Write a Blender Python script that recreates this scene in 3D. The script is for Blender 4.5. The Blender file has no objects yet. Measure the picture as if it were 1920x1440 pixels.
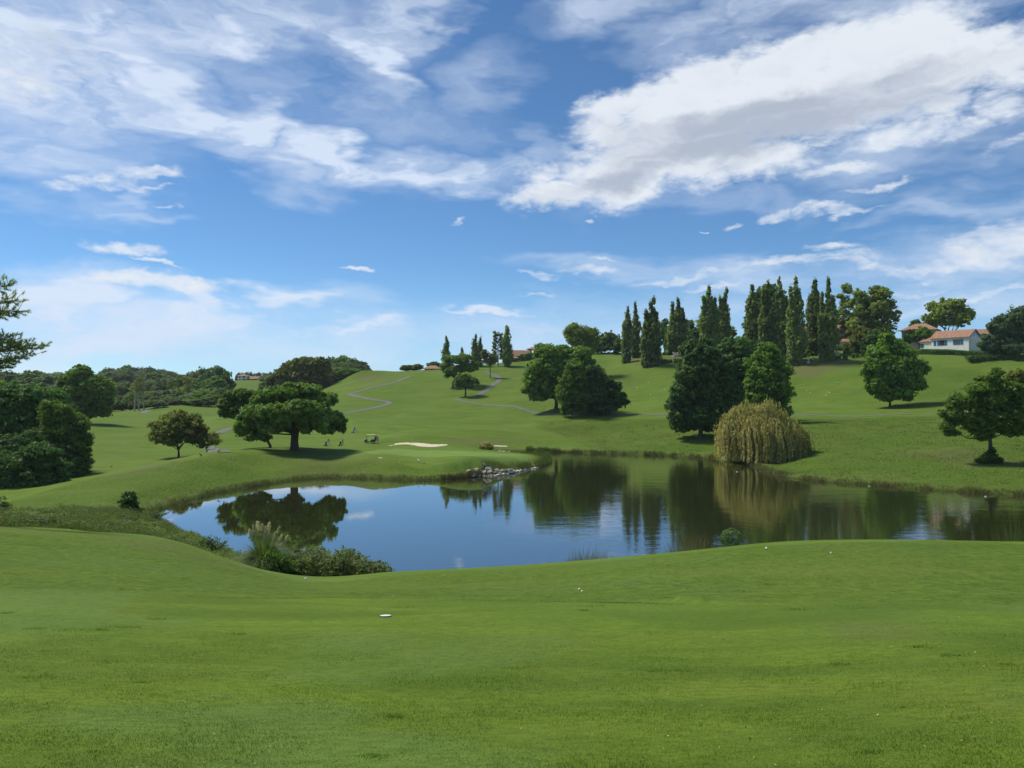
import bpy, math, random
import numpy as np
from mathutils import Vector, Matrix

scene = bpy.context.scene
R = math.radians
rng = np.random.default_rng(7)
random.seed(7)

# ------------------------------------------------------------------ camera
FPX = 1450.0            # focal length in pixels of the 1920 wide photograph
CAMZ = 13.5             # eye height over the water of the pond
PITCH = math.atan(15 / FPX)
cam_data = bpy.data.cameras.new("camera")
cam_data.sensor_width = 36.0
cam_data.lens = FPX / 1920 * 36.0
cam_data.clip_start = 0.1
cam_data.clip_end = 9000
cam = bpy.data.objects.new("camera", cam_data)
scene.collection.objects.link(cam)
cam.location = (0, 0, CAMZ)
cam.rotation_euler = (math.pi / 2 + PITCH, 0, 0)
scene.camera = cam

# ------------------------------------------------------------------ light
SUN_EL, SUN_AZ = R(56), R(-62)      # azimuth clockwise from the view direction (+Y)
SKY_STRENGTH = 0.095
sun_data = bpy.data.lights.new("sun", 'SUN')
sun_data.energy = 2.9
sun_data.angle = R(12)
sun_data.color = (1.0, 0.93, 0.80)
sun = bpy.data.objects.new("sun", sun_data)
scene.collection.objects.link(sun)
sdir = Vector((math.sin(SUN_AZ) * math.cos(SUN_EL), math.cos(SUN_AZ) * math.cos(SUN_EL), math.sin(SUN_EL)))
sun.rotation_euler = (-sdir).to_track_quat('-Z', 'Y').to_euler()
sun.location = (0, 0, 200)

scene.view_settings.view_transform = 'Standard'
scene.view_settings.look = 'None'
scene.view_settings.gamma = 1
scene.view_settings.use_curve_mapping = False
scene.view_settings.exposure = 0.56
scene.cycles.max_bounces = 6
scene.cycles.diffuse_bounces = 4
scene.cycles.glossy_bounces = 3
scene.cycles.transmission_bounces = 4
scene.cycles.transparent_max_bounces = 6
scene.cycles.sample_clamp_indirect = 6
scene.cycles.use_denoising = True

# ------------------------------------------------------------------ node helpers
class NT:
    def __init__(s, tree):
        s.t = tree; s.n = tree.nodes; s.l = tree.links
    def new(s, typ, **kw):
        nd = s.n.new(typ)
        for k, v in kw.items():
            setattr(nd, k, v)
        return nd
    def put(s, sock, val):
        if isinstance(val, bpy.types.NodeSocket):
            s.l.new(val, sock)
        elif val is not None:
            if hasattr(sock, 'default_value'):
                try:
                    sock.default_value = val
                except Exception:
                    sock.default_value = (*val, 1.0)
    def math(s, op, a, b=None, c=None, clamp=False):
        nd = s.new('ShaderNodeMath', operation=op, use_clamp=clamp)
        s.put(nd.inputs[0], a)
        if b is not None: s.put(nd.inputs[1], b)
        if c is not None: s.put(nd.inputs[2], c)
        return nd.outputs[0]
    def vmath(s, op, a, b=None, scale=None):
        nd = s.new('ShaderNodeVectorMath', operation=op)
        s.put(nd.inputs[0], a)
        if b is not None: s.put(nd.inputs[1], b)
        if scale is not None: s.put(nd.inputs['Scale'], scale)
        return nd.outputs['Value'] if op in ('LENGTH', 'DOT_PRODUCT', 'DISTANCE') else nd.outputs['Vector']
    def mapr(s, v, a, b, c=0.0, d=1.0, interp='SMOOTHSTEP'):
        nd = s.new('ShaderNodeMapRange', interpolation_type=interp)
        s.put(nd.inputs['Value'], v)
        for k, x in (('From Min', a), ('From Max', b), ('To Min', c), ('To Max', d)):
            s.put(nd.inputs[k], x)
        return nd.outputs['Result']
    def noise(s, vec, scale, detail=4, rough=0.55, dist=0.0, color=False, lac=2.0):
        nd = s.new('ShaderNodeTexNoise')
        s.put(nd.inputs['Vector'], vec)
        nd.inputs['Scale'].default_value = scale
        nd.inputs['Detail'].default_value = detail
        nd.inputs['Roughness'].default_value = rough
        nd.inputs['Lacunarity'].default_value = lac
        nd.inputs['Distortion'].default_value = dist
        return nd.outputs['Color' if color else 'Fac']
    def mix(s, f, a, b, blend='MIX'):
        nd = s.new('ShaderNodeMix', data_type='RGBA', blend_type=blend)
        s.put(nd.inputs[0], f); s.put(nd.inputs[6], a); s.put(nd.inputs[7], b)
        return nd.outputs[2]
    def mapping(s, vec, loc=(0, 0, 0), rot=(0, 0, 0), scale=(1, 1, 1), typ='POINT'):
        nd = s.new('ShaderNodeMapping', vector_type=typ)
        s.put(nd.inputs['Vector'], vec)
        nd.inputs['Location'].default_value = loc
        nd.inputs['Rotation'].default_value = rot
        nd.inputs['Scale'].default_value = scale
        return nd.outputs[0]

# ------------------------------------------------------------------ world: Nishita sky with clouds
world = bpy.data.worlds.new("World")
scene.world = world
world.use_nodes = True
W = NT(world.node_tree)
W.n.clear()
sky = W.new('ShaderNodeTexSky', sky_type='NISHITA')
sky.sun_disc = False
sky.sun_elevation = SUN_EL
sky.sun_rotation = SUN_AZ
sky.air_density = 0.72
sky.dust_density = 0.0
sky.ozone_density = 8.0
tc = W.new('ShaderNodeTexCoord')
sep = W.new('ShaderNodeSeparateXYZ'); W.put(sep.inputs[0], tc.outputs['Generated'])
dx, dy, dz = sep.outputs
az = W.math('ARCTAN2', dx, dy)
el = W.math('ARCSINE', dz)
comb = W.new('ShaderNodeCombineXYZ'); W.put(comb.inputs[0], az); W.put(comb.inputs[1], el)
Q = comb.outputs[0]
# cloud sheet coordinates: where the ray meets a flat layer overhead
zz = W.math('ADD', W.math('MAXIMUM', dz, 0.0), 0.10)
comb2 = W.new('ShaderNodeCombineXYZ')
W.put(comb2.inputs[0], W.math('DIVIDE', dx, zz)); W.put(comb2.inputs[1], W.math('DIVIDE', dy, zz))
P = comb2.outputs[0]
n_warp = W.noise(W.mapping(Q, scale=(1, 1.8, 1)), 9.0, 5, 0.6, color=True)
warp = W.vmath('SCALE', W.vmath('SUBTRACT', n_warp, (0.5, 0.5, 0.5)), scale=0.10)
warp = W.vmath('MULTIPLY', warp, (1.3, 0.7, 0))
Qw = W.vmath('ADD', Q, warp)
n_warp2 = W.noise(W.mapping(Q, rot=(0, 0, R(10)), scale=(1, 3.0, 1)), 5.0, 4, 0.6, color=True)
warp2 = W.vmath('MULTIPLY', W.vmath('SUBTRACT', n_warp2, (0.5, 0.5, 0.5)), (0.30, 0.13, 0))
Qc = W.vmath('ADD', Q, warp2)

def sky_blobs(vec, blobs, inner=0.25, grow=1.0):
    """greatest weight of a list of soft ellipses given as picture-like bearings; each ellipse is evaluated after the one
    before it (the running maximum rides along in z, which the huge z scale cancels), as the shader stack is small"""
    sx = W.new('ShaderNodeSeparateXYZ'); W.put(sx.inputs[0], vec)
    tot = None
    for (u, v, ru, rv, ang, s) in blobs:
        a = math.atan((u - 960) / FPX)
        e = math.atan((735 - v) / math.hypot(FPX, u - 960))
        cv = W.new('ShaderNodeCombineXYZ'); W.put(cv.inputs[0], sx.outputs[0]); W.put(cv.inputs[1], sx.outputs[1])
        if tot is not None: W.put(cv.inputs[2], tot)
        m = W.mapping(cv.outputs[0], loc=(a, e, 0), rot=(0, 0, R(ang)), scale=(ru * grow / FPX, rv * grow / FPX, 1e6), typ='TEXTURE')
        w = W.mapr(W.vmath('LENGTH', m), 1.25, inner, 0.0, s)
        tot = w if tot is None else W.math('MAXIMUM', tot, w)
    return tot

CUM = [(1330, 135, 140, 40, 14, 1), (1500, 120, 230, 55, 6, 1), (1560, 200, 300, 50, 4, 1), (1180, 255, 110, 40, 10, .9), (1780, 85, 170, 36, -6, .9), (1480, 175, 369, 79, 7, 1), (1655, 95, 168, 53, 8, 1), (1800, 115, 201, 53, -3, 1), (1290, 180, 212, 66, 16, 1), (1170, 200, 100, 38, 20, .9), (1290, 235, 235, 76, 4, 1), (1900, 115, 89, 51, -3, .9),
       (1250, 290, 257, 64, 6, 1), (1440, 292, 123, 43, 0, .85), (1060, 360, 134, 35, 10, 1), (1180, 345, 145, 43, 14, .9), (1020, 320, 67, 28, 25, .75),
       (1740, 200, 100, 30, 4, .74), (1690, 245, 110, 22, 8, .72), (1560, 255, 90, 16, 8, .6), (1890, 200, 70, 40, 0, .66), (1800, 240, 60, 18, 0, .66), (1900, 270, 50, 10, 20, .55),
       (1590, 318, 95, 14, 0, .66), (1510, 300, 70, 16, 0, .66), (1655, 350, 75, 10, 8, .62), (1545, 398, 95, 11, -4, .62), (1445, 400, 32, 12, 10, .6), (1620, 400, 50, 7, 12, .58), (1100, 418, 22, 10, 0, .70), (1352, 422, 22, 7, 8, .6), (1298, 432, 10, 4, 0, .58),
       (1880, 455, 110, 34, 12, .66), (1860, 490, 60, 18, 0, .6), (1860, 540, 120, 10, 10, .56), (1715, 542, 80, 7, 12, .5),
       (1110, 502, 90, 12, -2, .62), (1010, 512, 50, 7, 0, .54), (1480, 492, 160, 14, 3, .62), (1600, 496, 150, 12, -4, .62), (1740, 492, 70, 12, -4, .6), (1550, 462, 55, 13, -3, .62), (1130, 476, 38, 6, 0, .62), (1270, 518, 90, 10, 6, .58), (1350, 535, 70, 7, 0, .56), (1390, 505, 70, 10, 5, .56),
       (858, 410, 28, 5, 12, .50), (672, 502, 46, 6, -7, .75), (222, 460, 70, 17, -4, .74), (285, 488, 44, 5, -4, .7), (285, 523, 145, 17, -2, .76), (170, 520, 50, 5, 5, .5),
       (275, 314, 48, 12, 10, .62), (190, 326, 80, 12, 0, .60), (280, 336, 40, 6, 0, .56), (110, 332, 50, 9, 0, .5), (20, 150, 110, 55, 0, .62), (110, 85, 100, 40, 0, .56), (325, 383, 12, 5, 0, .56),
       (970, 584, 50, 5, 0, .45), (1000, 553, 60, 5, 0, .5)]
GREY = [(1400, 250, 340, 46, 5, .95), (1500, 225, 360, 40, 4, .9), (1300, 370, 160, 20, 8, .6), (1400, 215, 260, 34, 6, 1), (1180, 330, 170, 30, 14, .7), (1640, 165, 260, 26, 5, .55), (1230, 275, 200, 20, 4, .5), (120, 70, 240, 90, 0, .6), (215, 605, 75, 7, -4, .8), (175, 553, 60, 6, -6, .6), (30, 200, 140, 30, 0, .4), (1120, 512, 90, 8, 0, .4), (1520, 505, 220, 8, -1, .4)]
CIR = [(385, 575, 70, 40, -35, 1.2), (555, 568, 90, 20, 6, 1.25), (90, 550, 160, 36, 4, 1.15), (640, 620, 120, 14, 0, 1.1), (360, 600, 180, 22, 0, 1.0), (900, 585, 120, 10, 0, 1.0), (420, 235, 220, 34, -20, 1.25), (640, 285, 200, 30, -12, 1.25), (820, 318, 170, 24, -5, 1.15), (180, 175, 160, 40, -14, 1.0), (40, 70, 180, 80, 0, 1.0), (700, 110, 60, 70, 35, 1.05), (440, 90, 160, 40, 0, .9), (60, 120, 300, 150, 0, .95), (230, 60, 260, 100, 4, .8), (330, 80, 200, 60, 4, .75), (560, 60, 240, 70, 0, .65), (760, 40, 130, 50, 25, .75), (690, 120, 75, 80, 35, .8),
       (330, 205, 280, 48, -20, 1), (560, 262, 240, 42, -14, 1), (850, 312, 200, 34, -6, .9), (700, 200, 280, 60, -5, .38), (480, 150, 200, 60, -10, .35),
       (50, 300, 190, 60, -8, .7), (60, 215, 220, 60, 0, .6), (110, 545, 170, 50, 4, .75), (385, 570, 60, 60, -30, .8), (560, 568, 100, 26, 8, .85),
       (230, 620, 420, 70, 0, .75), (600, 640, 330, 55, 0, .62), (1000, 630, 400, 60, 0, .5), (640, 565, 90, 40, 0, .4), (1150, 15, 200, 40, 8, .55), (1400, 35, 230, 45, 5, .7), (1700, 10, 300, 40, 0, .55),
       (900, 160, 120, 60, 15, .35), (1900, 350, 160, 40, 6, .55), (1780, 380, 120, 20, 6, .4), (1300, 580, 500, 40, 0, .45), (1800, 570, 260, 40, 0, .5), (1850, 480, 180, 60, 10, .6), (1450, 500, 400, 40, 0, .5), (1100, 500, 180, 30, 0, .45),
       (230, 380, 90, 12, 0, .4), (620, 345, 60, 15, -10, .3), (1350, 90, 180, 40, 5, .5), (1000, 290, 80, 40, 0, .45), (1700, 260, 250, 70, 5, .5), (1400, 380, 300, 30, 0, .3)]
m_cum = sky_blobs(Qw, CUM, 0.15, 1.24)
m_cir = sky_blobs(Qc, CIR, 0.0, 1.1)
m_grey = sky_blobs(Qw, GREY, 0.0)
# the sky goes on outside the frame with the same kind of clouds
outside = W.math('MAXIMUM', W.mapr(W.math('ABSOLUTE', az), R(36), R(48)), W.mapr(el, R(27.5), R(36)))
gen = W.noise(P, 0.55, 5, 0.6)
gen_c = W.mapr(gen, 0.48, 0.70, 0.0, 0.85)
m_cir = W.math('MAXIMUM', m_cir, W.math('MULTIPLY', outside, gen_c))
gen2 = W.noise(W.mapping(P, loc=(4, 7, 2)), 0.35, 6, 0.55)
m_cum = W.math('MAXIMUM', m_cum, W.math('MULTIPLY', outside, W.mapr(gen2, 0.55, 0.66, 0.0, 0.95)))
# detail
fine = W.noise(W.mapping(Q, scale=(1, 2.0, 1)), 22.0, 8, 0.62, 0.4)
fine2 = W.noise(W.mapping(Q, rot=(0, 0, R(8)), scale=(1, 2.6, 1)), 60.0, 6, 0.6, 0.3)
dcum = W.math('ADD', m_cum, W.math('MULTIPLY', W.math('SUBTRACT', fine, 0.5), 0.95))
dcum = W.math('ADD', dcum, W.math('MULTIPLY', W.math('SUBTRACT', fine2, 0.5), 0.36))
a_cum = W.mapr(dcum, 0.26, 0.90, 0.0, 0.95)
a_cum = W.math('MULTIPLY', a_cum, W.mapr(m_cum, 0.0, 0.22))
streak = W.noise(W.mapping(Qc, rot=(0, 0, R(-14)), scale=(1, 2.4, 1)), 6.0, 7, 0.58, 0.25)
streak2 = W.noise(W.mapping(Qc, rot=(0, 0, R(24)), scale=(1, 2.2, 1)), 20.0, 7, 0.6, 0.2)
dcir = W.math('MULTIPLY', m_cir, W.mapr(W.math('ADD', streak, W.math('MULTIPLY', W.math('SUBTRACT', streak2, 0.5), 0.4)), 0.24, 0.60, 0.20, 1.25, 'LINEAR'))
a_cir = W.mapr(dcir, 0.03, 1.0, 0.0, 0.90, 'LINEAR')
# thin veil just over the horizon
veil = W.math('MULTIPLY', W.mapr(el, R(9.5), R(0.5)), W.mapr(W.noise(W.mapping(Q, scale=(1, 5, 1)), 5.0, 5, 0.6), 0.25, 0.7, 0.12, 0.55))
CLOUD_W = (5.9, 6.25, 6.7, 1)
CLOUD_G = (3.1, 3.5, 4.25, 1)
CIR_C = (5.2, 5.9, 7.0, 1)
VEIL_C = (3.35, 4.93, 6.88, 1)
hsv = W.new('ShaderNodeHueSaturation')
W.put(hsv.inputs['Color'], sky.outputs[0]); hsv.inputs['Saturation'].default_value = 1.02; hsv.inputs['Value'].default_value = 1.0
col = W.mix(1.0, hsv.outputs[0], (0.80, 0.92, 0.88, 1), 'MULTIPLY')
col = W.mix(veil, col, VEIL_C)
col = W.mix(a_cir, col, CIR_C)
lump = W.noise(W.mapping(Qw, rot=(0, 0, R(8)), scale=(1, 2.6, 1)), 11.0, 6, 0.6)
gfac = W.mapr(W.math('ADD', m_grey, W.math('MULTIPLY', W.math('SUBTRACT', lump, 0.45), 1.25)), 0.0, 0.95, 0.0, 0.92)
ccol = W.mix(gfac, CLOUD_W, CLOUD_G)
ccol = W.mix(W.mapr(dcum, 0.45, 0.95, 0.35, 0.0), ccol, CIR_C)
col = W.mix(a_cum, col, ccol)
bg = W.new('ShaderNodeBackground')
W.put(bg.inputs[0], col); bg.inputs[1].default_value = SKY_STRENGTH
wo = W.new('ShaderNodeOutputWorld'); W.put(wo.inputs[0], bg.outputs[0])
world.cycles.sampling_method = 'MANUAL'
world.cycles.sample_map_resolution = 512

# ------------------------------------------------------------------ geometry of the place
CP, SP = math.cos(PITCH), math.sin(PITCH)
def ray(u, v):
    a = (np.asarray(u, float) - 960) / FPX; b = (720 - np.asarray(v, float)) / FPX
    return a, CP - SP * b, SP + CP * b
def at(u, v, d):
    """world point seen at photograph pixel (u, v), d metres ahead of the camera"""
    x, y, z = ray(u, v)
    k = d / y
    return x * k, y * k, CAMZ + z * k

# control points of the relief: (u, v, depth) read off the photograph, a few hidden ones as (u, None, depth, height)
CTRL = [
 (-300,1440,5),(400,1440,5),(960,1440,5),(1500,1440,5),(2200,1440,5),
 (-200,1262,9),(400,1268,9),(960,1270,9),(1500,1268,9),(2100,1262,9),
 (-100,1140,15),(350,1152,15),(723,1155,15),(1089,1152,15),(1500,1150,15),(2000,1148,15),
 (-200,1068,22),(100,1076,22),(400,1098,21.5),(723,1108,21.5),(1089,1107,21),(1500,1092,21),(1900,1090,21),
 (0,1022,31),(200,1036,31),(400,1062,31),(560,1097,31),(723,1096,30),(960,1080,30),(1240,1052,28),(1560,1034,27),(1900,1036,27),
 (-300,988,42),(0,987,42),(200,1001,44),(340,1017,45),(419,1046,46),(512,1074,47),(560,1086,46),(640,1084,47),
 (740,1073,44),(850,1068,41),(960,1061.5,39),(1100,1050,37),(1240,1037,35),(1400,1021,34),(1560,1012,33),(1700,1012,33),(1920,1016,34),(2150,1024,35),(2500,1035,38),
 (0,None,52,4.3),(200,None,54,3.6),(340,None,54,3.0),(419,None,54,1.6),(512,None,53,.9),(-300,None,54,4.0),
 (0,972,66),(150,978,64),(-300,972,68),(0,958,77),(130,962,76),(200,966,72),(300,None,64,1.0),
 (640,None,53,.7),(740,None,50,1.5),(850,None,49,1.6),(960,None,50,1.7),(1100,None,50,2.0),(1240,None,50,2.2),(1400,None,50,2.6),(1560,None,50,2.8),(1920,None,50,3.0),(2300,None,52,3.0),
 (740,None,54,.5),(960,None,56,.4),(1240,None,58,.4),(1560,None,60,.4),(1920,None,60,.4),(2400,None,62,.4),
 (1560,None,41,5.3),(1240,None,43,4.0),(1920,None,42,5.3),(1750,None,41,5.4),(1400,None,42,4.8),
 # left spur between pond and valley
 (-400,968,86),(0,940,91),(100,914,100),(200,888,108),(300,869,115),(335,862,118),(385,853,122),(450,846,130),(553,843,141),
 (200,925,91),(380,905,106),(120,950,84),(480,880,121),(560,875,124),(640,880,123),(640,860,133),(720,880,124),
 (0,None,98,.3),(100,None,112,.4),(200,None,119,1.2),(300,None,125,2.0),(335,None,128,2.2),(335,None,150,.9),(388,None,150,1.2),(-400,None,100,.5),(400,None,135,2.9),
 (-300,None,120,.6),(0,None,125,.6),(100,None,130,.8),(175,None,124,.8),
 (200,875,135),(250,868,138),(250,830,176),(330,830,178),(400,836,165),(200,820,190),(300,800,228),(400,790,232),(450,800,206),
 (100,None,190,2.5),(0,None,200,3.5),(-400,None,200,5),
 (170,790,232),(240,778,272),(295,766,300),(347,759,335),(410,756,360),(410,772,300),(480,745,380),
 (295,None,330,7.2),(170,None,260,4.6),(347,None,370,8),(410,None,400,8.5),(240,None,310,5.6),
 (500,728,470),(450,716,520),(520,716,520),(340,None,480,12),(215,724,520),(100,None,420,12),(0,None,420,12),(-400,None,450,12),
 (215,None,640,21),(400,None,650,21),(0,None,650,20),(600,None,650,16),(480,None,640,21),(-400,None,700,22),
 # centre
 (553,838,147),(500,836,155),(600,838,165),(640,834,172),(690,831,170),(690,832,166),(620,837,160),(660,822,188),(560,812,200),(600,800,215),
 (700,848,138),(740,862,128),(850,860,128),(740,850,138),(850,850,142),(960,853,142),(900,866,122),(960,868,128),(1005,864,136),(1020,862,143),(1000,None,150,1.4),(900,845,158),(960,None,155,1.2),
 (773,838,163),(773,828,177),(830,838,163),(850,832,176),(720,838,164),(880,842,166),(915,840,172),(960,842,178),(1030,843,180),
 (700,None,130,2.8),(700,888,123),(800,890,122),(850,885,121),(850,870,124),
 (600,770,240),(650,790,218),(700,800,207),(800,800,212),(900,815,196),(1000,820,195),(960,832,186),(1060,832,188),
 (650,758,262),(700,779,236),(730,755,268),(800,765,254),(870,742,278),(900,760,258),(1000,780,234),(960,765,246),(1050,765,240),
 (650,742,300),(700,742,292),(800,738,292),(850,718,312),(910,720,305),(980,722,298),(940,705,325),(1000,695,335),
 (620,722,342),(690,704,352),(750,697,352),(800,694,352),(860,690,345),(920,684,358),(960,677,368),(1000,670,372),(1060,665,374),(1130,663,372),
 (620,None,400,17),(690,None,400,20),(750,None,400,21.5),(800,None,400,22.5),(860,None,400,24),(920,None,420,26),(1000,None,440,30),(1130,None,440,33),
 (560,None,330,10),(560,None,420,15),(560,None,280,8),
 # right
 (1100,830,192),(1120,843,178),(1200,845,172),(1200,810,200),(1300,848,166),(1340,858,160),(1340,838,172),(1410,868,146),(1300,805,194),(1200,781,222),(1100,781,226),(1300,779,214),(1450,779,205),
 (1450,860,148),(1500,890,127),(1500,860,140),(1500,820,162),(1550,781,200),(1650,778,200),(1750,776,196),(1900,775,186),(2100,775,180),
 (1600,900,119),(1600,870,130),(1600,830,154),(1700,905,114),(1700,865,128),(1700,820,152),(1800,910,110),(1855,865,125),(1900,820,146),(1920,918,107),(2150,925,104),(2150,850,128),
 (1665,765,213),(1550,750,236),(1400,750,240),(1200,745,262),(1120,740,272),(1550,728,252),(1480,720,262),(1660,730,240),(1750,740,226),(1900,735,214),
 (1200,715,290),(1100,710,302),(1300,712,280),(1400,700,280),(1550,700,268),(1700,700,258),(1850,700,250),
 (1130,690,330),(1170,676,330),(1230,681,305),(1300,684,300),(1400,685,292),(1490,680,288),(1557,675,283),(1600,678,280),(1650,664,290),(1700,664,282),(1750,661,278),(1850,668,268),(1920,674,262),(2150,680,250),
 (1200,664,360),(1300,664,340),(1400,662,330),(1500,660,315),(1580,650,315),(1640,655,305),(1750,652,300),(1900,660,290),
 (1100,None,420,34),(1300,None,420,32),(1500,None,400,30.5),(1700,None,380,30),(1900,None,380,29),(2200,None,330,26),(2200,None,400,27),
]
FAR = [(a, r, z) for r, z in ((900, 20), (1350, 16)) for a in range(-160, 181, 20)]
def _ctrl():
    A, B, Z = [], [], []
    for c in CTRL:
        if c[1] is None:
            x, y, _ = at(c[0], 735, c[2]); z = c[3]
        else:
            x, y, z = at(*c)
        A.append(math.atan2(x, y)); B.append(math.hypot(x, y)); Z.append(z)
    for a in range(-180, 181, 45):
        A.append(R(a)); B.append(1.0); Z.append(11.86)
        if abs(a) > 50:
            for r, z in ((8, 11.9), (30, 12), (90, 11), (250, 14)):
                A.append(R(a)); B.append(r); Z.append(z)
    for a, z1, z2, z3 in ((-52, 8.6, 5.5, 1.0), (52, 8.4, 3.4, 1.5)):
        for r, z in ((15, 9.2), (40, z1 - 1), (60, z2), (120, z3), (250, 6 if a < 0 else 14), (420, 12 if a < 0 else 26)):
            A.append(R(a)); B.append(r); Z.append(z)
    for a, r, z in FAR:
        A.append(R(a)); B.append(r); Z.append(z)
        if a == 180:
            A.append(R(-180)); B.append(r); Z.append(z)
    return np.array(A), np.array(B), np.array(Z)
_A, _B, _Z = _ctrl()
def _ab(a, r):
    return a * 3.2, np.log(np.maximum(r, 0.6)) * 1.7
_cx, _cy = _ab(_A, _B)
def _phi(d2):
    return np.where(d2 > 1e-12, 0.5 * d2 * np.log(np.maximum(d2, 1e-12)), 0.0)
NC = len(_cx)
K = _phi((_cx[:, None] - _cx) ** 2 + (_cy[:, None] - _cy) ** 2) + np.eye(NC) * 2e-4
Pm = np.stack([np.ones(NC), _cx, _cy], 1)
M = np.block([[K, Pm], [Pm.T, np.zeros((3, 3))]])
_w = np.linalg.solve(M, np.concatenate([_Z, np.zeros(3)]))
def tps(x, y):
    x = np.asarray(x, float).ravel(); y = np.asarray(y, float).ravel()
    a = np.arctan2(x, y); r = np.hypot(x, y)
    px, py = _ab(a, r)
    out = np.empty_like(px)
    for i in range(0, len(px), 20000):
        s = slice(i, i + 20000)
        d2 = (px[s, None] - _cx) ** 2 + (py[s, None] - _cy) ** 2
        out[s] = _phi(d2) @ _w[:NC] + _w[NC] + _w[NC + 1] * px[s] + _w[NC + 2] * py[s]
    return out

def _hash(ix, iy, seed):
    h = (ix.astype(np.int64) * 374761393 + iy.astype(np.int64) * 668265263 + seed * 1442695) & 0x7fffffff
    h = ((h ^ (h >> 13)) * 1274126177) & 0x7fffffff
    return ((h ^ (h >> 16)) & 0xffff) / 65535.0
def vnoise(x, y, seed=0):
    ix, iy = np.floor(x), np.floor(y)
    fx, fy = x - ix, y - iy
    fx = fx * fx * (3 - 2 * fx); fy = fy * fy * (3 - 2 * fy)
    ix, iy = ix.astype(np.int64), iy.astype(np.int64)
    a = _hash(ix, iy, seed); b = _hash(ix + 1, iy, seed); c = _hash(ix, iy + 1, seed); d = _hash(ix + 1, iy + 1, seed)
    return (a * (1 - fx) + b * fx) * (1 - fy) + (c * (1 - fx) + d * fx) * fy
def fbm(x, y, seed=0, oct=4):
    t, amp, s = 0, 0.5, 0
    for k in range(oct):
        t = t + vnoise(x * 2 ** k, y * 2 ** k, seed + k) * amp; s += amp; amp *= 0.5
    return t / s

# pond outline: pixels of its waterline where seen, hidden near shore as (u, None, depth)
POND_PX = [(287,966),(300,957),(340,944),(380,933),(416,924),(455,917),(491,911),(530,904),(560,900),(600,897),(640,896),(690,898),(741,900),(797,902),(850,899),(885,896),
 (905,893),(930,893),(955,889),(985,882),(1008,878),(1030,870),(1036,864),(1026,857),(1000,853.5),(960,851),(925,849.5),(913,847.5),(940,846.5),(985,846.5),(1030,848),(1100,850),(1200,853),(1290,856.5),(1345,862),(1385,868),(1412,873),
 (1425,882),(1450,891),(1500,900),(1560,905),(1620,909),(1700,916),(1800,923),(1920,930),(2060,938),(2300,948),
 (2500,None,80),(2480,None,64),(2300,None,62),(1920,None,61.5),(1560,None,61),(1400,None,60),(1240,None,58.5),(1100,None,57.5),(960,None,56.5),(850,None,55.5),(740,None,55),(700,None,55.5),(640,None,57),(540,None,58),(470,None,60),(419,None,64),(370,None,70),(330,None,76),(300,None,82)]
POND = []
for c in POND_PX:
    if c[1] is None:
        x, y, _ = at(c[0], 735, c[2])
    else:
        a_, b_, c_ = ray(c[0], c[1]); k = CAMZ / -c_; x, y = a_ * k, b_ * k
    POND.append((float(x), float(y)))
def chaikin(p, it=2):
    p = np.array(p, float)
    for _ in range(it):
        q = np.roll(p, -1, 0)
        p = np.stack([p * .75 + q * .25, p * .25 + q * .75], 1).reshape(-1, 2)
    return p
POND = chaikin(POND, 2)
def poly_sd(x, y, poly):
    """signed distance, negative inside"""
    poly = np.asarray(poly, float)
    d2 = np.full(x.shape, 1e18); ins = np.zeros(x.shape, bool)
    q = np.roll(poly, -1, 0)
    for (ax, ay), (bx, by) in zip(poly, q):
        ex, ey = bx - ax, by - ay
        t = np.clip(((x - ax) * ex + (y - ay) * ey) / (ex * ex + ey * ey + 1e-12), 0, 1)
        d2 = np.minimum(d2, (x - ax - t * ex) ** 2 + (y - ay - t * ey) ** 2)
        c = (ay > y) != (by > y)
        ins ^= c & (x < (bx - ax) * (y - ay) / (by - ay + 1e-18) + ax)
    d = np.sqrt(d2)
    return np.where(ins, -d, d)
def sstep(a, b, t):
    t = np.clip((t - a) / (b - a), 0, 1)
    return t * t * (3 - 2 * t)
PMIN, PMAX = POND.min(0) - 14, POND.max(0) + 14
def pond_sd(x, y):
    sd = np.full(x.shape, 50.0)
    m = (x > PMIN[0]) & (x < PMAX[0]) & (y > PMIN[1]) & (y < PMAX[1])
    if m.any():
        sd[m] = poly_sd(x[m], y[m], POND)
        sd[m] += (fbm(x[m] * .6, y[m] * .6, 5, 3) - .5) * .9
    return sd
BUMPS = []      # (x, y, radius along x, radius along y, height) local swells
def height(x, y, detail=True):
    x = np.asarray(x, float); y = np.asarray(y, float); shp = x.shape
    x = x.ravel(); y = y.ravel()
    z = tps(x, y)
    r = np.hypot(x, y)
    far = sstep(90, 220, r)
    z = z + (fbm(x / 34, y / 34, 11, 2) - .5) * 1.5 * far
    z = z + (fbm(x / 9, y / 9, 12, 2) - .5) * .55 * sstep(30, 120, r)
    z = z + (fbm(x / 4, y / 4, 13, 2) - .5) * .07 * sstep(4, 14, r)
    for bx, by, ra, rb, h in BUMPS:
        z = z + h * np.exp(-((x - bx) / ra) ** 2 - ((y - by) / rb) ** 2)
    sd = pond_sd(x, y)
    bank = .38 * sstep(0, .7, sd) + .05 * np.clip(sd, 0, 6)
    inside = -np.minimum(1.6, .12 + .45 * -sd)
    w = sstep(.8, 5.5, sd)
    zo = bank * (1 - w) + np.maximum(z, .3) * w
    z = np.where(sd < 0, inside, zo)
    return z.reshape(shp)
def hz(x, y):
    return float(height(np.array([x]), np.array([y]))[0])

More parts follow.
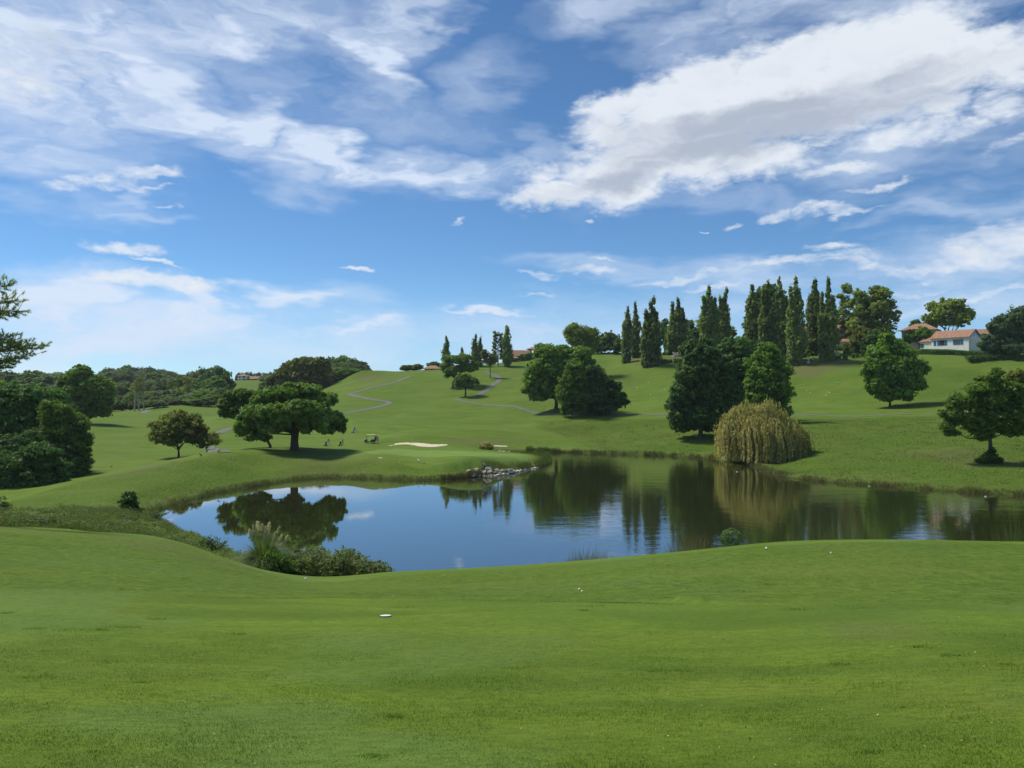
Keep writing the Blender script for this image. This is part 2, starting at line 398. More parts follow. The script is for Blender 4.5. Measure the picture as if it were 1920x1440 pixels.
# march rays from the camera to the ground, to lay things out where they stand
_ds = np.concatenate([np.arange(3, 45, .25), np.arange(45, 200, .4), np.arange(200, 700, 1.0)])
def ground(pts, dmin=2.0, dmax=1e9):
    out = []
    for (u, v) in pts:
        a, b, c = ray(u, v)
        D = _ds[(_ds > dmin) & (_ds < dmax)]
        k = D / b
        X, Y, Zr = a * k, b * k, CAMZ + c * k
        H = height(X, Y)
        s = np.nonzero(Zr < H)[0]
        i = int(s[0]) if len(s) else int(np.argmin(Zr - H))
        if 0 < i and len(s):
            g0, g1 = Zr[i - 1] - H[i - 1], Zr[i] - H[i]
            t = g0 / (g0 - g1 + 1e-9)
            out.append((X[i - 1] * (1 - t) + X[i] * t, Y[i - 1] * (1 - t) + Y[i] * t))
        else:
            out.append((X[i], Y[i]))
    return np.array(out)
# mound on the far ridge, swell behind the long bunker
for (u, d, ra, rb, h) in ((690, 348, 11, 6, 2.2), (672, 345, 5, 4, 1.0), (790, 184, 12, 5, .9), (560, 128, 14, 6, .3), (930, 200, 10, 6, .5)):
    x_, y_, _ = at(u, 735, d); BUMPS.append((x_, y_, ra, rb, h))

# ------------------------------------------------------------------ object helpers
COL = scene.collection
def tag(o, label=None, cat=None, group=None, kind=None):
    if label: o['label'] = label
    if cat: o['category'] = cat
    if group: o['group'] = group
    if kind: o['kind'] = kind
    return o
def mesh_np(name, V, F, mat=None, parent=None, smooth=False, attrs=None, loc=None):
    """V (n,3) array, F list or (m,k) array of faces"""
    me = bpy.data.meshes.new(name)
    V = np.asarray(V, np.float32)
    if isinstance(F, np.ndarray):
        m, k = F.shape
        me.vertices.add(len(V)); me.vertices.foreach_set('co', V.ravel())
        me.loops.add(m * k); me.loops.foreach_set('vertex_index', F.astype(np.int32).ravel())
        me.polygons.add(m)
        me.polygons.foreach_set('loop_start', np.arange(0, m * k, k, dtype=np.int32))
        me.polygons.foreach_set('loop_total', np.full(m, k, np.int32))
        me.update(calc_edges=True)
    else:
        me.from_pydata([tuple(map(float, p)) for p in V], [], F)
    if smooth:
        me.polygons.foreach_set('use_smooth', np.ones(len(me.polygons), bool))
    for an, (dom, data) in (attrs or {}).items():
        at_ = me.attributes.new(an, 'FLOAT', dom); at_.data.foreach_set('value', np.asarray(data, np.float32))
    if mat: me.materials.append(mat)
    o = bpy.data.objects.new(name, me)
    COL.objects.link(o)
    if parent: o.parent = parent
    if loc is not None: o.location = loc
    return o
def empty(name, loc, rz=0.0):
    o = bpy.data.objects.new(name, None); COL.objects.link(o)
    o.location = loc; o.rotation_euler = (0, 0, rz); o.empty_display_size = .3
    return o

# ------------------------------------------------------------------ materials
def material(name):
    m = bpy.data.materials.new(name); m.use_nodes = True
    t = NT(m.node_tree); t.n.clear()
    out = t.new('ShaderNodeOutputMaterial')
    return m, t, out
def simple_mat(name, col, rough=.7, metal=0.0, var=.18, scale=6.0, bump=0.0, spec=.4):
    m, t, out = material(name)
    p = t.new('ShaderNodeBsdfPrincipled')
    tcn = t.new('ShaderNodeTexCoord')
    nz = t.noise(tcn.outputs['Object'], scale, 5, .6)
    lo = tuple(c * (1 - var) for c in col) + (1,); hi = tuple(min(1, c * (1 + var)) for c in col) + (1,)
    t.put(p.inputs['Base Color'], t.mix(t.mapr(nz, .3, .7), lo, hi))
    p.inputs['Roughness'].default_value = rough; p.inputs['Metallic'].default_value = metal
    p.inputs['Specular IOR Level'].default_value = spec
    if bump:
        b = t.new('ShaderNodeBump'); b.inputs['Strength'].default_value = bump; b.inputs['Distance'].default_value = .02
        t.put(b.inputs['Height'], nz); t.put(p.inputs['Normal'], b.outputs[0])
    t.put(out.inputs[0], p.outputs[0])
    return m

def ground_color(t, pos):
    """grass colour as a function of world position and of the mown zones (attributes)"""
    rough = t.new('ShaderNodeAttribute', attribute_name='rough').outputs['Fac']
    green = t.new('ShaderNodeAttribute', attribute_name='putting').outputs['Fac']
    dry = t.new('ShaderNodeAttribute', attribute_name='dry').outputs['Fac']  # dry grass; also carries the shade painted below the umbrella pine
    mud = t.new('ShaderNodeAttribute', attribute_name='mud').outputs['Fac']
    flat = t.mapping(pos, scale=(1, 1, 0))
    big = t.noise(flat, .045, 4, .6)  # broad tone patches, also painting in sunlit and cloud-shaded stretches of hill
    mid = t.noise(t.mapping(flat, rot=(0, 0, .3), scale=(.55, 1.4, 1)), .35, 6, .62, .5)
    sm = t.noise(flat, 2.3, 5, .65, .3)
    vs = t.noise(t.mapping(flat, rot=(0, 0, -.2), scale=(.5, 1.1, 1)), 9.0, 5, .7, .4)
    a = t.mix(t.mapr(mid, .36, .66), (0.090, 0.146, 0.017, 1), (0.178, 0.258, 0.028, 1))
    a = t.mix(t.mapr(big, .42, .60, 0, .6), a, (0.130, 0.222, 0.038, 1))
    dryp = t.noise(t.mapping(flat, rot=(0, 0, .15), scale=(.5, 1.3, 1)), .13, 6, .65, .4)
    a = t.mix(t.mapr(dryp, .50, .66, 0, .6), a, (0.210, 0.234, 0.040, 1))
    blue = t.noise(t.mapping(flat, loc=(31, 12, 0)), .16, 5, .6, .6)
    a = t.mix(t.mapr(blue, .50, .62, 0, .55), a, (0.150, 0.241, 0.072, 1))
    a = t.mix(t.mapr(vs, .38, .60, .48, 0), a, (0.056, 0.104, 0.012, 1))
    r = t.mix(t.mapr(sm, .40, .62), (0.044, 0.082, 0.010, 1), (0.132, 0.212, 0.027, 1))
    r = t.mix(t.mapr(big, .42, .62, 0, .55), r, (0.123, 0.160, 0.028, 1))
    c = t.mix(rough, a, r)
    wear = t.noise(t.mapping(flat, loc=(5, 9, 0), rot=(0, 0, .1), scale=(.45, 1.2, 1)), .075, 7, .66, .5)
    c = t.mix(t.mapr(wear, .50, .64, 0, .5), c, (.170, .205, .048, 1))
    c = t.mix(t.mapr(wear, .46, .36, 0, .45), c, (.060, .112, .020, 1))
    c = t.mix(green, c, t.mix(t.mapr(mid, .4, .6), (0.162, 0.259, 0.061, 1), (0.200, 0.301, 0.075, 1)))
    d = t.mix(t.mapr(sm, .3, .7), (.105, .095, .042, 1), (.175, .155, .078, 1))
    c = t.mix(t.math('MULTIPLY', dry, t.mapr(sm, .2, .6, .5, 1)), c, d)
    c = t.mix(mud, c, (.035, .030, .018, 1))
    return c, sm, vs, rough, mid
def grass_material():
    m, t, out = material("mown grass")
    p = t.new('ShaderNodeBsdfPrincipled')
    geo = t.new('ShaderNodeNewGeometry')
    pos = geo.outputs['Position']
    c, sm, vs, rough, mid = ground_color(t, pos)
    cell = t.noise(t.mapping(pos, scale=(1, .6, 1)), 70.0, 3, .7)
    c = t.mix(t.mapr(cell, .25, .75, .0, .75), t.mix(.4, c, (.045, .095, .014, 1)), t.mix(.25, c, (.24, .34, .06, 1)))
    t.put(p.inputs['Base Color'], c)
    p.inputs['Roughness'].default_value = .85
    p.inputs['Specular IOR Level'].default_value = .04
    b = t.new('ShaderNodeBump'); b.inputs['Distance'].default_value = .35
    t.put(b.inputs['Strength'], t.math('MULTIPLY_ADD', rough, .75, .18))
    t.put(b.inputs['Height'], sm)
    b2 = t.new('ShaderNodeBump'); b2.inputs['Distance'].default_value = .03; b2.inputs['Strength'].default_value = .6
    t.put(b2.inputs['Height'], t.math('ADD', vs, cell)); t.put(b2.inputs['Normal'], b.outputs[0])
    t.put(p.inputs['Normal'], b2.outputs[0])
    t.put(out.inputs[0], p.outputs[0])
    return m
MAT_GRASS = grass_material()

# ------------------------------------------------------------------ terrain mesh (polar grid round the viewer's hill)
def terrain():
    rr = [0.0, .6]
    while rr[-1] < 1300:
        r = rr[-1]
        s = r * .022 if r < 30 else (max(.56, r * .0054) if r < 400 else r * .03)
        rr.append(r + max(s, .02))
    rr = np.array(rr)
    fine = np.arange(-38, 38.01, .21)
    azs = np.concatenate([np.arange(-180, -38, 2.84), fine, np.arange(38 + 2.84, 180, 2.84)])
    azs = np.radians(azs)
    nr, na = len(rr), len(azs)
    X = rr[1:, None] * np.sin(azs); Y = rr[1:, None] * np.cos(azs)
    x, y = X.ravel(), Y.ravel()
    z = height(x, y)
    sd = pond_sd(x, y)
    def zone(px, soft, dmin=2, dmax=1e9):
        g = ground(px, dmin, dmax)
        lo, hi = g.min(0) - soft * 2, g.max(0) + soft * 2
        o = np.zeros_like(x)
        m = (x > lo[0]) & (x < hi[0]) & (y > lo[1]) & (y < hi[1])
        o[m] = 1 - sstep(-soft, soft, poly_sd(x[m], y[m], g) + (fbm(x[m] / 3, y[m] / 3, 3, 2) - .5) * soft * 1.5)
        return o
    rough = zone([(1000,791),(1007,804),(1044,816),(1098,826),(1126,834),(1122,842),(1120,846),(1300,853),(1410,868),(1500,893),(1700,908),(1920,920),(2200,930),(2200,782),(1920,780),(1750,780),(1550,784),(1350,782),(1150,785),(1080,788)], .6, 80)
    rough = np.maximum(rough, zone([(1640,745),(1622,722),(1640,705),(1700,693),(1800,690),(2000,700),(2200,705),(2200,765),(1900,762),(1750,760),(1690,756)], 1.2, 150))
    rough = np.maximum(rough, .6 * zone([(960,690),(1130,672),(1180,690),(1300,690),(1250,715),(1100,725),(960,715)], 6, 150))
    rough = np.maximum(rough, .5 * zone([(650,742),(760,700),(900,735),(880,765),(760,765)], 6, 150))
    rough = np.maximum(rough, .55 * zone([(640,1119),(0,1112),(-400,1112),(-400,992),(0,990),(340,1020),(560,1090),(740,1078),(960,1066),(1240,1042),(1560,1018),(1920,1020),(2400,1036),(2400,1146),(1920,1137),(1300,1130)], .15, 2, 60))
    rough = np.maximum(rough, .75 * zone([(0,943),(200,892),(335,866),(470,850),(560,850),(640,862),(760,872),(860,870),(880,890),(740,896),(600,894),(480,908),(380,928),(285,962),(200,965),(0,962)], 1.0, 70))
    rough = np.maximum(rough, sstep(5, .5, sd))
    rough = np.maximum(rough, sstep(330, 380, np.hypot(x, y)) * .7)
    putting = zone([(656,849),(700,852),(745,853),(829,856),(907,861),(950,865),(990,864),(1003,859),(985,853),(960,850),(893,847.5),(829,845),(742,841.5),(716,842.5),(690,846)], .5, 90)
    fair = zone([(520,805),(600,790),(692,788),(755,771),(780,772),(745,787),(742,795),(797,802),(806,807),(795,815),(755,825),(640,832),(560,834)], 1.5, 120)
    fair = np.maximum(fair, zone([(1120,760),(1150,745),(1240,742),(1250,765),(1200,772),(1130,772)], 3, 150))
    fair = np.maximum(fair, zone([(1480,765),(1500,742),(1540,746),(1548,756),(1620,762),(1610,772),(1500,776)], 1.5, 150))
    fair = np.maximum(fair, zone([(190,842),(300,825),(330,800),(400,775),(440,772),(420,800),(330,845),(200,850)], 4, 130))
    rough = np.maximum(rough, .38 * sstep(140, 190, np.hypot(x, y)))
    rough = np.minimum(rough, 1 - fair)
    dry = zone([(1470,705),(1475,672),(1560,676),(1590,672),(1600,682),(1555,697),(1520,708)], 2.5, 200)
    dry = np.maximum(dry, .8 * zone([(1160,678),(1310,672),(1320,686),(1200,686)], 2, 200))
    dry = np.maximum(dry, .45 * zone([(520,862),(600,850),(690,866),(680,880),(560,885)], 5, 90))  # brownish shade below the umbrella pine, painted into the ground colour
    dry = np.maximum(dry, .6 * zone([(1700,850),(1780,838),(1900,862),(1915,876),(1800,874)], 3, 90))
    dry = np.maximum(dry, .7 * zone([(835,826),(900,820),(980,822),(960,832),(880,834)], 3, 120))
    dry = np.maximum(dry, .5 * zone([(1550,1168),(1700,1170),(1730,1196),(1600,1198)], .5, 5, 40))
    dry = np.maximum(dry, .9 * zone([(660,712),(690,700),(735,703),(725,709),(690,716)], 2, 250, 420))
    dry = np.maximum(dry, .42 * zone([(200,885),(300,866),(345,858),(340,868),(260,890),(190,905)], 2, 80))
    dry = np.maximum(dry, .35 * zone([(180,1010),(340,1020),(420,1052),(560,1088),(400,1060),(260,1030)], .8, 20, 60))
    dry = np.maximum(dry, .3 * zone([(1200,1010),(960,690),(1100,690),(1180,720),(1000,740)], 8, 150))
    dry = np.maximum(dry, .55 * sstep(3.2, 1.2, sd) * sstep(.3, 1.0, sd))
    mud = np.maximum(sstep(.75, .1, sd), sstep(.1, -.3, sd))
    # tufts of the unmown slope are real relief
    tuft = fbm(x * .55, y * .55, 21, 3) - .5
    rr_ = np.hypot(x, y)
    z = z + np.where(sd > 1, tuft * .34 * rough * sstep(60, 100, rr_), 0)
    # shallow ruts left by the mower across the lawn
    g = ground([(0,1118),(640,1121),(1000,1128),(1300,1134),(1920,1138)], 2, 60)
    for k in range(len(g) - 1):
        a0, b0 = g[k], g[k + 1]; e = b0 - a0
        tt = ((x - a0[0]) * e[0] + (y - a0[1]) * e[1]) / (e @ e)
        dd = np.abs((x - a0[0]) * e[1] - (y - a0[1]) * e[0]) / math.sqrt(e @ e)
        m = (tt > -.05) & (tt < 1.05) & (dd < 1.2)
        z[m] += .055 * sstep(.0, .7, ((x - a0[0]) * -e[1] + (y - a0[1]) * e[0])[m] / math.sqrt(e @ e)) * sstep(1.2, .8, dd[m])
    V = np.concatenate([[[0, 0, 11.86]], np.stack([x, y, z], 1)])
    idx = np.arange((nr - 1) * na).reshape(nr - 1, na) + 1
    a = idx[:-1]; b = idx[1:]
    F = np.stack([a, np.roll(a, -1, 1), np.roll(b, -1, 1), b], -1).reshape(-1, 4)[:, ::-1]
    tri = np.stack([np.zeros(na, int), idx[0], np.roll(idx[0], -1), np.roll(idx[0], -1)], 1)
    pad = lambda q: ('POINT', np.concatenate([[q[0]], q]))
    o = mesh_np("ground", V, F, MAT_GRASS, smooth=True, attrs={'rough': pad(rough), 'putting': pad(putting), 'dry': pad(dry), 'mud': pad(mud)})
    me = o.data
    cap = [(0, int(idx[0][(i + 1) % na]), int(idx[0][i])) for i in range(na)]
    o2 = mesh_np("ground_cap", np.concatenate([[[0, 0, 11.86]], V[idx[0]]]), [(0, (i + 1) % na + 1, i + 1) for i in range(na)], MAT_GRASS, smooth=True)
    o2.name = "lawn_underfoot"; tag(o2, kind='structure')
    tag(o, "rolling mown green slopes of the golf course round the pond", kind='structure')
    return o
terrain()

# ------------------------------------------------------------------ water
def water():
    m, t, out = material("pond water")
    p = t.new('ShaderNodeBsdfPrincipled')
    geo = t.new('ShaderNodeNewGeometry'); pos = geo.outputs['Position']
    p.inputs['Base Color'].default_value = (.028, .033, .010, 1)
    p.inputs['Roughness'].default_value = .012
    p.inputs['IOR'].default_value = 2.4
    p.inputs['Coat Weight'].default_value = .6; p.inputs['Coat Roughness'].default_value = .012; p.inputs['Coat IOR'].default_value = 1.6
    sx = t.new('ShaderNodeSeparateXYZ'); t.put(sx.inputs[0], pos)
    big = t.noise(t.mapping(pos, scale=(.5, 1, 0)), .045, 3, .5)
    reg = t.math('MULTIPLY', t.mapr(sx.outputs[0], -14, 22), t.mapr(big, .3, .65, .35, 1.0))
    n1 = t.noise(t.mapping(pos, scale=(.28, 1, 0)), 2.6, 3, .5)
    n2 = t.noise(t.mapping(pos, rot=(0, 0, .5), scale=(.5, 1, 0)), .5, 2, .5)
    hgt = t.math('ADD', t.math('MULTIPLY', n1, .010), t.math('MULTIPLY', n2, .02))
    hgt = t.math('MULTIPLY', hgt, t.math('MULTIPLY_ADD', reg, 1.0, .10))
    b = t.new('ShaderNodeBump'); b.inputs['Strength'].default_value = 1.0; b.inputs['Distance'].default_value = 1.0
    t.put(b.inputs['Height'], hgt); t.put(p.inputs['Normal'], b.outputs[0]); t.put(p.inputs['Coat Normal'], b.outputs[0])
    t.put(out.inputs[0], p.outputs[0])
    lo, hi = POND.min(0) - 4, POND.max(0) + 4
    # a sheet a little larger than the basin; the banks rise through it
    c = POND.mean(0)
    ring = []
    for i in range(len(POND)):
        a, b_ = POND[i - 1], POND[(i + 1) % len(POND)]
        e = (b_ - a) / (np.linalg.norm(b_ - a) + 1e-9)
        ring.append((POND[i][0] , POND[i][1]))
    import bmesh
    bm = bmesh.new()
    # sheet clipped to a band round the pond: grid cells whose centre is near or inside
    gx = np.arange(lo[0], hi[0], 1.5); gy = np.arange(lo[1], hi[1], 1.5)
    GX, GY = np.meshgrid(gx, gy)
    sd = poly_sd((GX + .75).ravel(), (GY + .75).ravel(), POND)
    keep = sd < 1.9
    x0, y0 = GX.ravel()[keep], GY.ravel()[keep]
    bm.free()
    ix = np.round((x0 - lo[0]) / 1.5).astype(int); iy = np.round((y0 - lo[1]) / 1.5).astype(int)
    W_ = len(gx) + 2
    ids = np.stack([iy * W_ + ix, iy * W_ + ix + 1, (iy + 1) * W_ + ix + 1, (iy + 1) * W_ + ix], 1)
    uq, inv = np.unique(ids.ravel(), return_inverse=True)
    V = np.stack([lo[0] + (uq % W_) * 1.5, lo[1] + (uq // W_) * 1.5, np.zeros(len(uq))], 1)
    o = mesh_np("water", V, inv.reshape(-1, 4), m, smooth=True)
    tag(o, "still dark pond mirroring sky and trees", kind='structure')
water()

# ------------------------------------------------------------------ air
def haze():
    m = bpy.data.materials.new("haze"); m.use_nodes = True; t = NT(m.node_tree); t.n.clear(); out = t.new('ShaderNodeOutputMaterial')
    v = t.new('ShaderNodeVolumePrincipled'); v.inputs['Color'].default_value = (.80, .88, 1, 1); v.inputs['Density'].default_value = HAZE
    v.inputs['Anisotropy'].default_value = .3; t.put(out.inputs['Volume'], v.outputs[0])
    s_, z0, z1 = 1420, -3.5, 90
    V = [(x, y, z) for z in (z0, z1) for x, y in ((-s_, -s_), (s_, -s_), (s_, s_), (-s_, s_))]
    o = mesh_np("haze", np.array(V, float), [(0, 3, 2, 1), (4, 5, 6, 7), (0, 1, 5, 4), (1, 2, 6, 5), (2, 3, 7, 6), (3, 0, 4, 7)], m)
    tag(o, "thin pale air over the far trees", kind='stuff')
HAZE = 0.00009
haze()

# ------------------------------------------------------------------ foliage
def leaf_mat(name, c1, c2, c3=None, trans=.35, rough=.6):
    m, t, out = material(name)
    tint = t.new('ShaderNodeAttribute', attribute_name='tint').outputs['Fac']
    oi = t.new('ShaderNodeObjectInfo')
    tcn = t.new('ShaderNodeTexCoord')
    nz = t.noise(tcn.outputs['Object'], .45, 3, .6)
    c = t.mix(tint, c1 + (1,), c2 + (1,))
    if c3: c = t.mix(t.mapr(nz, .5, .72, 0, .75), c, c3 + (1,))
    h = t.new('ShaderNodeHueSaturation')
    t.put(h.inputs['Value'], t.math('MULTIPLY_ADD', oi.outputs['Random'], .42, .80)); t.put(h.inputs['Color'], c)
    p = t.new('ShaderNodeBsdfPrincipled'); p.inputs['Roughness'].default_value = rough
    p.inputs['Specular IOR Level'].default_value = .25
    t.put(p.inputs['Base Color'], h.outputs[0])
    tr = t.new('ShaderNodeBsdfTranslucent')
    t.put(tr.inputs[0], t.mix(1.0, h.outputs[0], (1.15, 1.3, .55, 1), 'MULTIPLY'))
    mx = t.new('ShaderNodeMixShader'); mx.inputs[0].default_value = trans
    t.put(mx.inputs[1], p.outputs[0]); t.put(mx.inputs[2], tr.outputs[0])
    t.put(out.inputs[0], mx.outputs[0])
    return m
LM = {
 'pine':   leaf_mat("pine needles", (0.076, 0.150, 0.025), (0.216, 0.332, 0.055), (0.262, 0.347, 0.064), 0.37),
 'oak':    leaf_mat("oak leaves", (0.069, 0.138, 0.025), (0.205, 0.325, 0.051), (0.246, 0.332, 0.053), 0.47),
 'dark':   leaf_mat("dark leaves", (0.050, 0.112, 0.028), (0.139, 0.257, 0.060), (0.119, 0.219, 0.060), 0.42),
 'green':  leaf_mat("green leaves", (0.075, 0.150, 0.023), (0.205, 0.333, 0.048), (0.230, 0.313, 0.051), 0.48),
 'poplar': leaf_mat("poplar leaves", (0.130, 0.190, 0.059), (0.333, 0.414, 0.147), (0.288, 0.332, 0.127), 0.57),
 'plane':  leaf_mat("yellowing leaves", (0.124, 0.183, 0.040), (0.335, 0.407, 0.090), (0.367, 0.354, 0.085), 0.55),
 'brown':  leaf_mat("turning leaves", (.105, .135, .034), (.26, .285, .062), (.28, .23, .062), .52),
 'willow': leaf_mat("willow leaves", (.22, .205, .070), (.52, .46, .17), (.40, .35, .13), .42),
 'far':    leaf_mat("wood leaves", (0.076, 0.124, 0.051), (0.189, 0.256, 0.087), (0.213, 0.241, 0.091), 0.47),
 'blue':   leaf_mat("bluish leaves", (0.072, 0.130, 0.056), (0.184, 0.274, 0.115), None, 0.42),
 'weed':   leaf_mat("weeds", (.078, .112, .036), (.175, .225, .080), (.155, .125, .062), .42),
 'ivy':    leaf_mat("ivy leaves", (0.044, 0.100, 0.020), (0.137, 0.244, 0.041), None, 0.42),
 'lime':   leaf_mat("lime leaves", (0.170, 0.268, 0.027), (0.394, 0.512, 0.056), None, 0.58),
 'bramble': leaf_mat("bramble leaves", (0.128, 0.180, 0.060), (0.315, 0.390, 0.135), (0.240, 0.240, 0.105), .4),
}
def bark_mat(name, c):
    m, t, out = material(name)
    p = t.new('ShaderNodeBsdfPrincipled'); p.inputs['Roughness'].default_value = .9
    tcn = t.new('ShaderNodeTexCoord')
    v = t.noise(t.mapping(tcn.outputs['Object'], scale=(3, 3, .6)), 3.0, 6, .7)
    t.put(p.inputs['Base Color'], t.mix(t.mapr(v, .3, .7), tuple(x * .55 for x in c) + (1,), tuple(min(1, x * 1.4) for x in c) + (1,)))
    b = t.new('ShaderNodeBump'); b.inputs['Strength'].default_value = .8; b.inputs['Distance'].default_value = .08
    t.put(b.inputs['Height'], v); t.put(p.inputs['Normal'], b.outputs[0]); t.put(out.inputs[0], p.outputs[0])
    return m
BARK = bark_mat("bark", (.085, .068, .052)); BARK_PALE = bark_mat("pale bark", (.30, .27, .22)); BARK_PINE = bark_mat("pine bark", (.11, .065, .042))

def leaf_quads(P, N, size, g, stretch=1.5, up=None):
    """rhombic leaves at points P facing N"""
    n = len(P)
    N = N / (np.linalg.norm(N, axis=1, keepdims=True) + 1e-9)
    T = g.normal(size=(n, 3)) if up is None else up + g.normal(size=(n, 3)) * .35
    T = T - N * (T * N).sum(1, keepdims=True); T /= (np.linalg.norm(T, axis=1, keepdims=True) + 1e-9)
    B = np.cross(N, T)
    s = (size * g.uniform(.65, 1.35, n))[:, None] if np.isscalar(size) else (size * g.uniform(.65, 1.35, n))[:, None]
    a = T * s * stretch * .5; b = B * s * .5
    bend = N * s * g.uniform(-.15, .25, (n, 1))
    V = np.stack([P - a, P + b + bend, P + a, P - b + bend], 1).reshape(-1, 3)
    F = np.arange(4 * n).reshape(n, 4)
    return V, F

def crown_pts(lobes, spacing, per, crad, g, flat=.6, skin=(.72, 1.05), prune=.62, noise_amp=.16):
    """clumps over the outside of a set of ellipsoidal lobes, leaves inside each clump -> points, outward normals, tints"""
    lobes = np.asarray(lobes, float)
    C, R_ = lobes[:, :3], lobes[:, 3:6]
    P, N, T = [], [], []
    for i in range(len(lobes)):
        rx, ry, rz = R_[i]
        area = 4 * math.pi * (((rx * ry) ** 1.6 + (rx * rz) ** 1.6 + (ry * rz) ** 1.6) / 3) ** (1 / 1.6)
        k = max(6, int(area / spacing ** 2))
        d = g.normal(size=(k, 3)); d /= np.linalg.norm(d, axis=1, keepdims=True)
        rad = g.uniform(skin[0], skin[1], (k, 1)) * (1 + g.normal(size=(k, 1)) * noise_amp * .5)
        rad = rad * np.where(g.uniform(size=(k, 1)) < .12, g.uniform(1.04, 1.22, (k, 1)), 1)
        p = C[i] + d * R_[i] * rad
        q = np.min([np.where(j == i, 9.0, np.linalg.norm((p - C[j]) / R_[j], axis=1)) for j in range(len(lobes))], axis=0)
        keep = q > prune
        p, d = p[keep], d[keep]
        if not len(p): continue
        m = g.poisson(per, len(p)) + 2
        cc = np.repeat(p, m, 0); dd = np.repeat(d, m, 0)
        cs = np.repeat(g.uniform(.45, 1.35, len(p)), m)[:, None] * crad
        off = g.normal(size=(len(cc), 3)); off /= np.linalg.norm(off, axis=1, keepdims=True)
        off *= g.uniform(.25, 1, (len(cc), 1)) ** .5
        off[:, 2] *= flat
        P.append(cc + off * cs)
        N.append(dd * .45 + off * .9 + g.normal(size=off.shape) * .55 + np.array([0, 0, .35]))
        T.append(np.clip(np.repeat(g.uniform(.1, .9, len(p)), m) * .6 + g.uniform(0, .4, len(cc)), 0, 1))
    return np.concatenate(P), np.concatenate(N), np.concatenate(T)

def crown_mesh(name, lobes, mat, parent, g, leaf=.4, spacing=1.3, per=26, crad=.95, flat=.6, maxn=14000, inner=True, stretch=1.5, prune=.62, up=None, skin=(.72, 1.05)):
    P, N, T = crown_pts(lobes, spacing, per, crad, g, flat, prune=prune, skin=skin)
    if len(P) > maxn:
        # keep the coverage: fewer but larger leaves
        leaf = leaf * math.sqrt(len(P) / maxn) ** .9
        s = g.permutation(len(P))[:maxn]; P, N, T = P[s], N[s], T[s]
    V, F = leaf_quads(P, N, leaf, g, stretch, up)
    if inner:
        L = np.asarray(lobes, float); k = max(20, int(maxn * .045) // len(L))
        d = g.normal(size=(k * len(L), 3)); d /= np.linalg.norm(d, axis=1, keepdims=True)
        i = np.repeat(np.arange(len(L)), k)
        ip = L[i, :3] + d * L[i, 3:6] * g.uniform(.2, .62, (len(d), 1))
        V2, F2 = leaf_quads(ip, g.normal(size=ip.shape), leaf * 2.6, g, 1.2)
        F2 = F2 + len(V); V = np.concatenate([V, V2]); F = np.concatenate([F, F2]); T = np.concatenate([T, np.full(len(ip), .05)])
    return mesh_np(name, V, F, mat, parent, attrs={'tint': ('FACE', T)})

def tubes(paths, sides=8):
    """tapered tubes; every path is a list of (x, y, z, radius)"""
    V, F, o = [], [], 0
    for path in paths:
        p = np.array([q[:3] for q in path], float); r = [q[3] for q in path]
        n = len(p)
        for i in range(n):
            t = p[min(i + 1, n - 1)] - p[max(i - 1, 0)]; t /= np.linalg.norm(t) + 1e-9
            a = np.cross(t, (0, 1, .01)) if abs(t[1]) < .9 else np.cross(t, (1, 0, 0))
            a /= np.linalg.norm(a); b = np.cross(t, a)
            for k in range(sides):
                th = 2 * math.pi * k / sides
                w = r[i] * (1 + .10 * math.sin(3 * th + i * 1.7))
                V.append(p[i] + (a * math.cos(th) + b * math.sin(th)) * w)
        for i in range(n - 1):
            for k in range(sides):
                F.append((o + i * sides + k, o + i * sides + (k + 1) % sides, o + (i + 1) * sides + (k + 1) % sides, o + (i + 1) * sides + k))
        F.append(tuple(o + k for k in range(sides))[::-1]); F.append(tuple(o + (n - 1) * sides + k for k in range(sides)))
        o += n * sides
    return np.array(V), F
def trunk_mesh(parent, H, r0, crown_base, lobes, g, mat=BARK, lean=(0, 0), nlimb=6, sink=.5, fork=None):
    fork = fork if fork is not None else crown_base * .9
    pts = []
    k = 6
    for i in range(k + 1):
        t = i / k
        z = -sink + t * (fork + sink)
        fl = 1 + .55 * max(0, 1 - (z + sink) / (H * .09 + .3)) ** 2
        pts.append((lean[0] * t + math.sin(t * 3) * r0 * .25, lean[1] * t, z, r0 * (1 - .35 * t) * fl))
    paths = [pts]
    L = np.asarray(lobes, float)
    sel = g.permutation(len(L))[:nlimb]
    top = np.array(pts[-1][:3])
    for j, i in enumerate(sel):
        e = L[i, :3] + g.normal(size=3) * L[i, 3:6] * .25
        st = np.array([*pts[-1 if j < 3 else -2][:3]])
        mid = st * .5 + e * .5 + np.array([0, 0, -abs(e - st)[:2].sum() * .10]) + g.normal(size=3) * .2
        r = r0 * (.58 if j < 3 else .42)
        paths.append([(*st, r), (*(st * .6 + mid * .4), r * .8), (*mid, r * .6), (*e, r * .22)])
    V, F = tubes(paths, 8)
    return mesh_np("trunk", V, F, mat, parent, smooth=True)

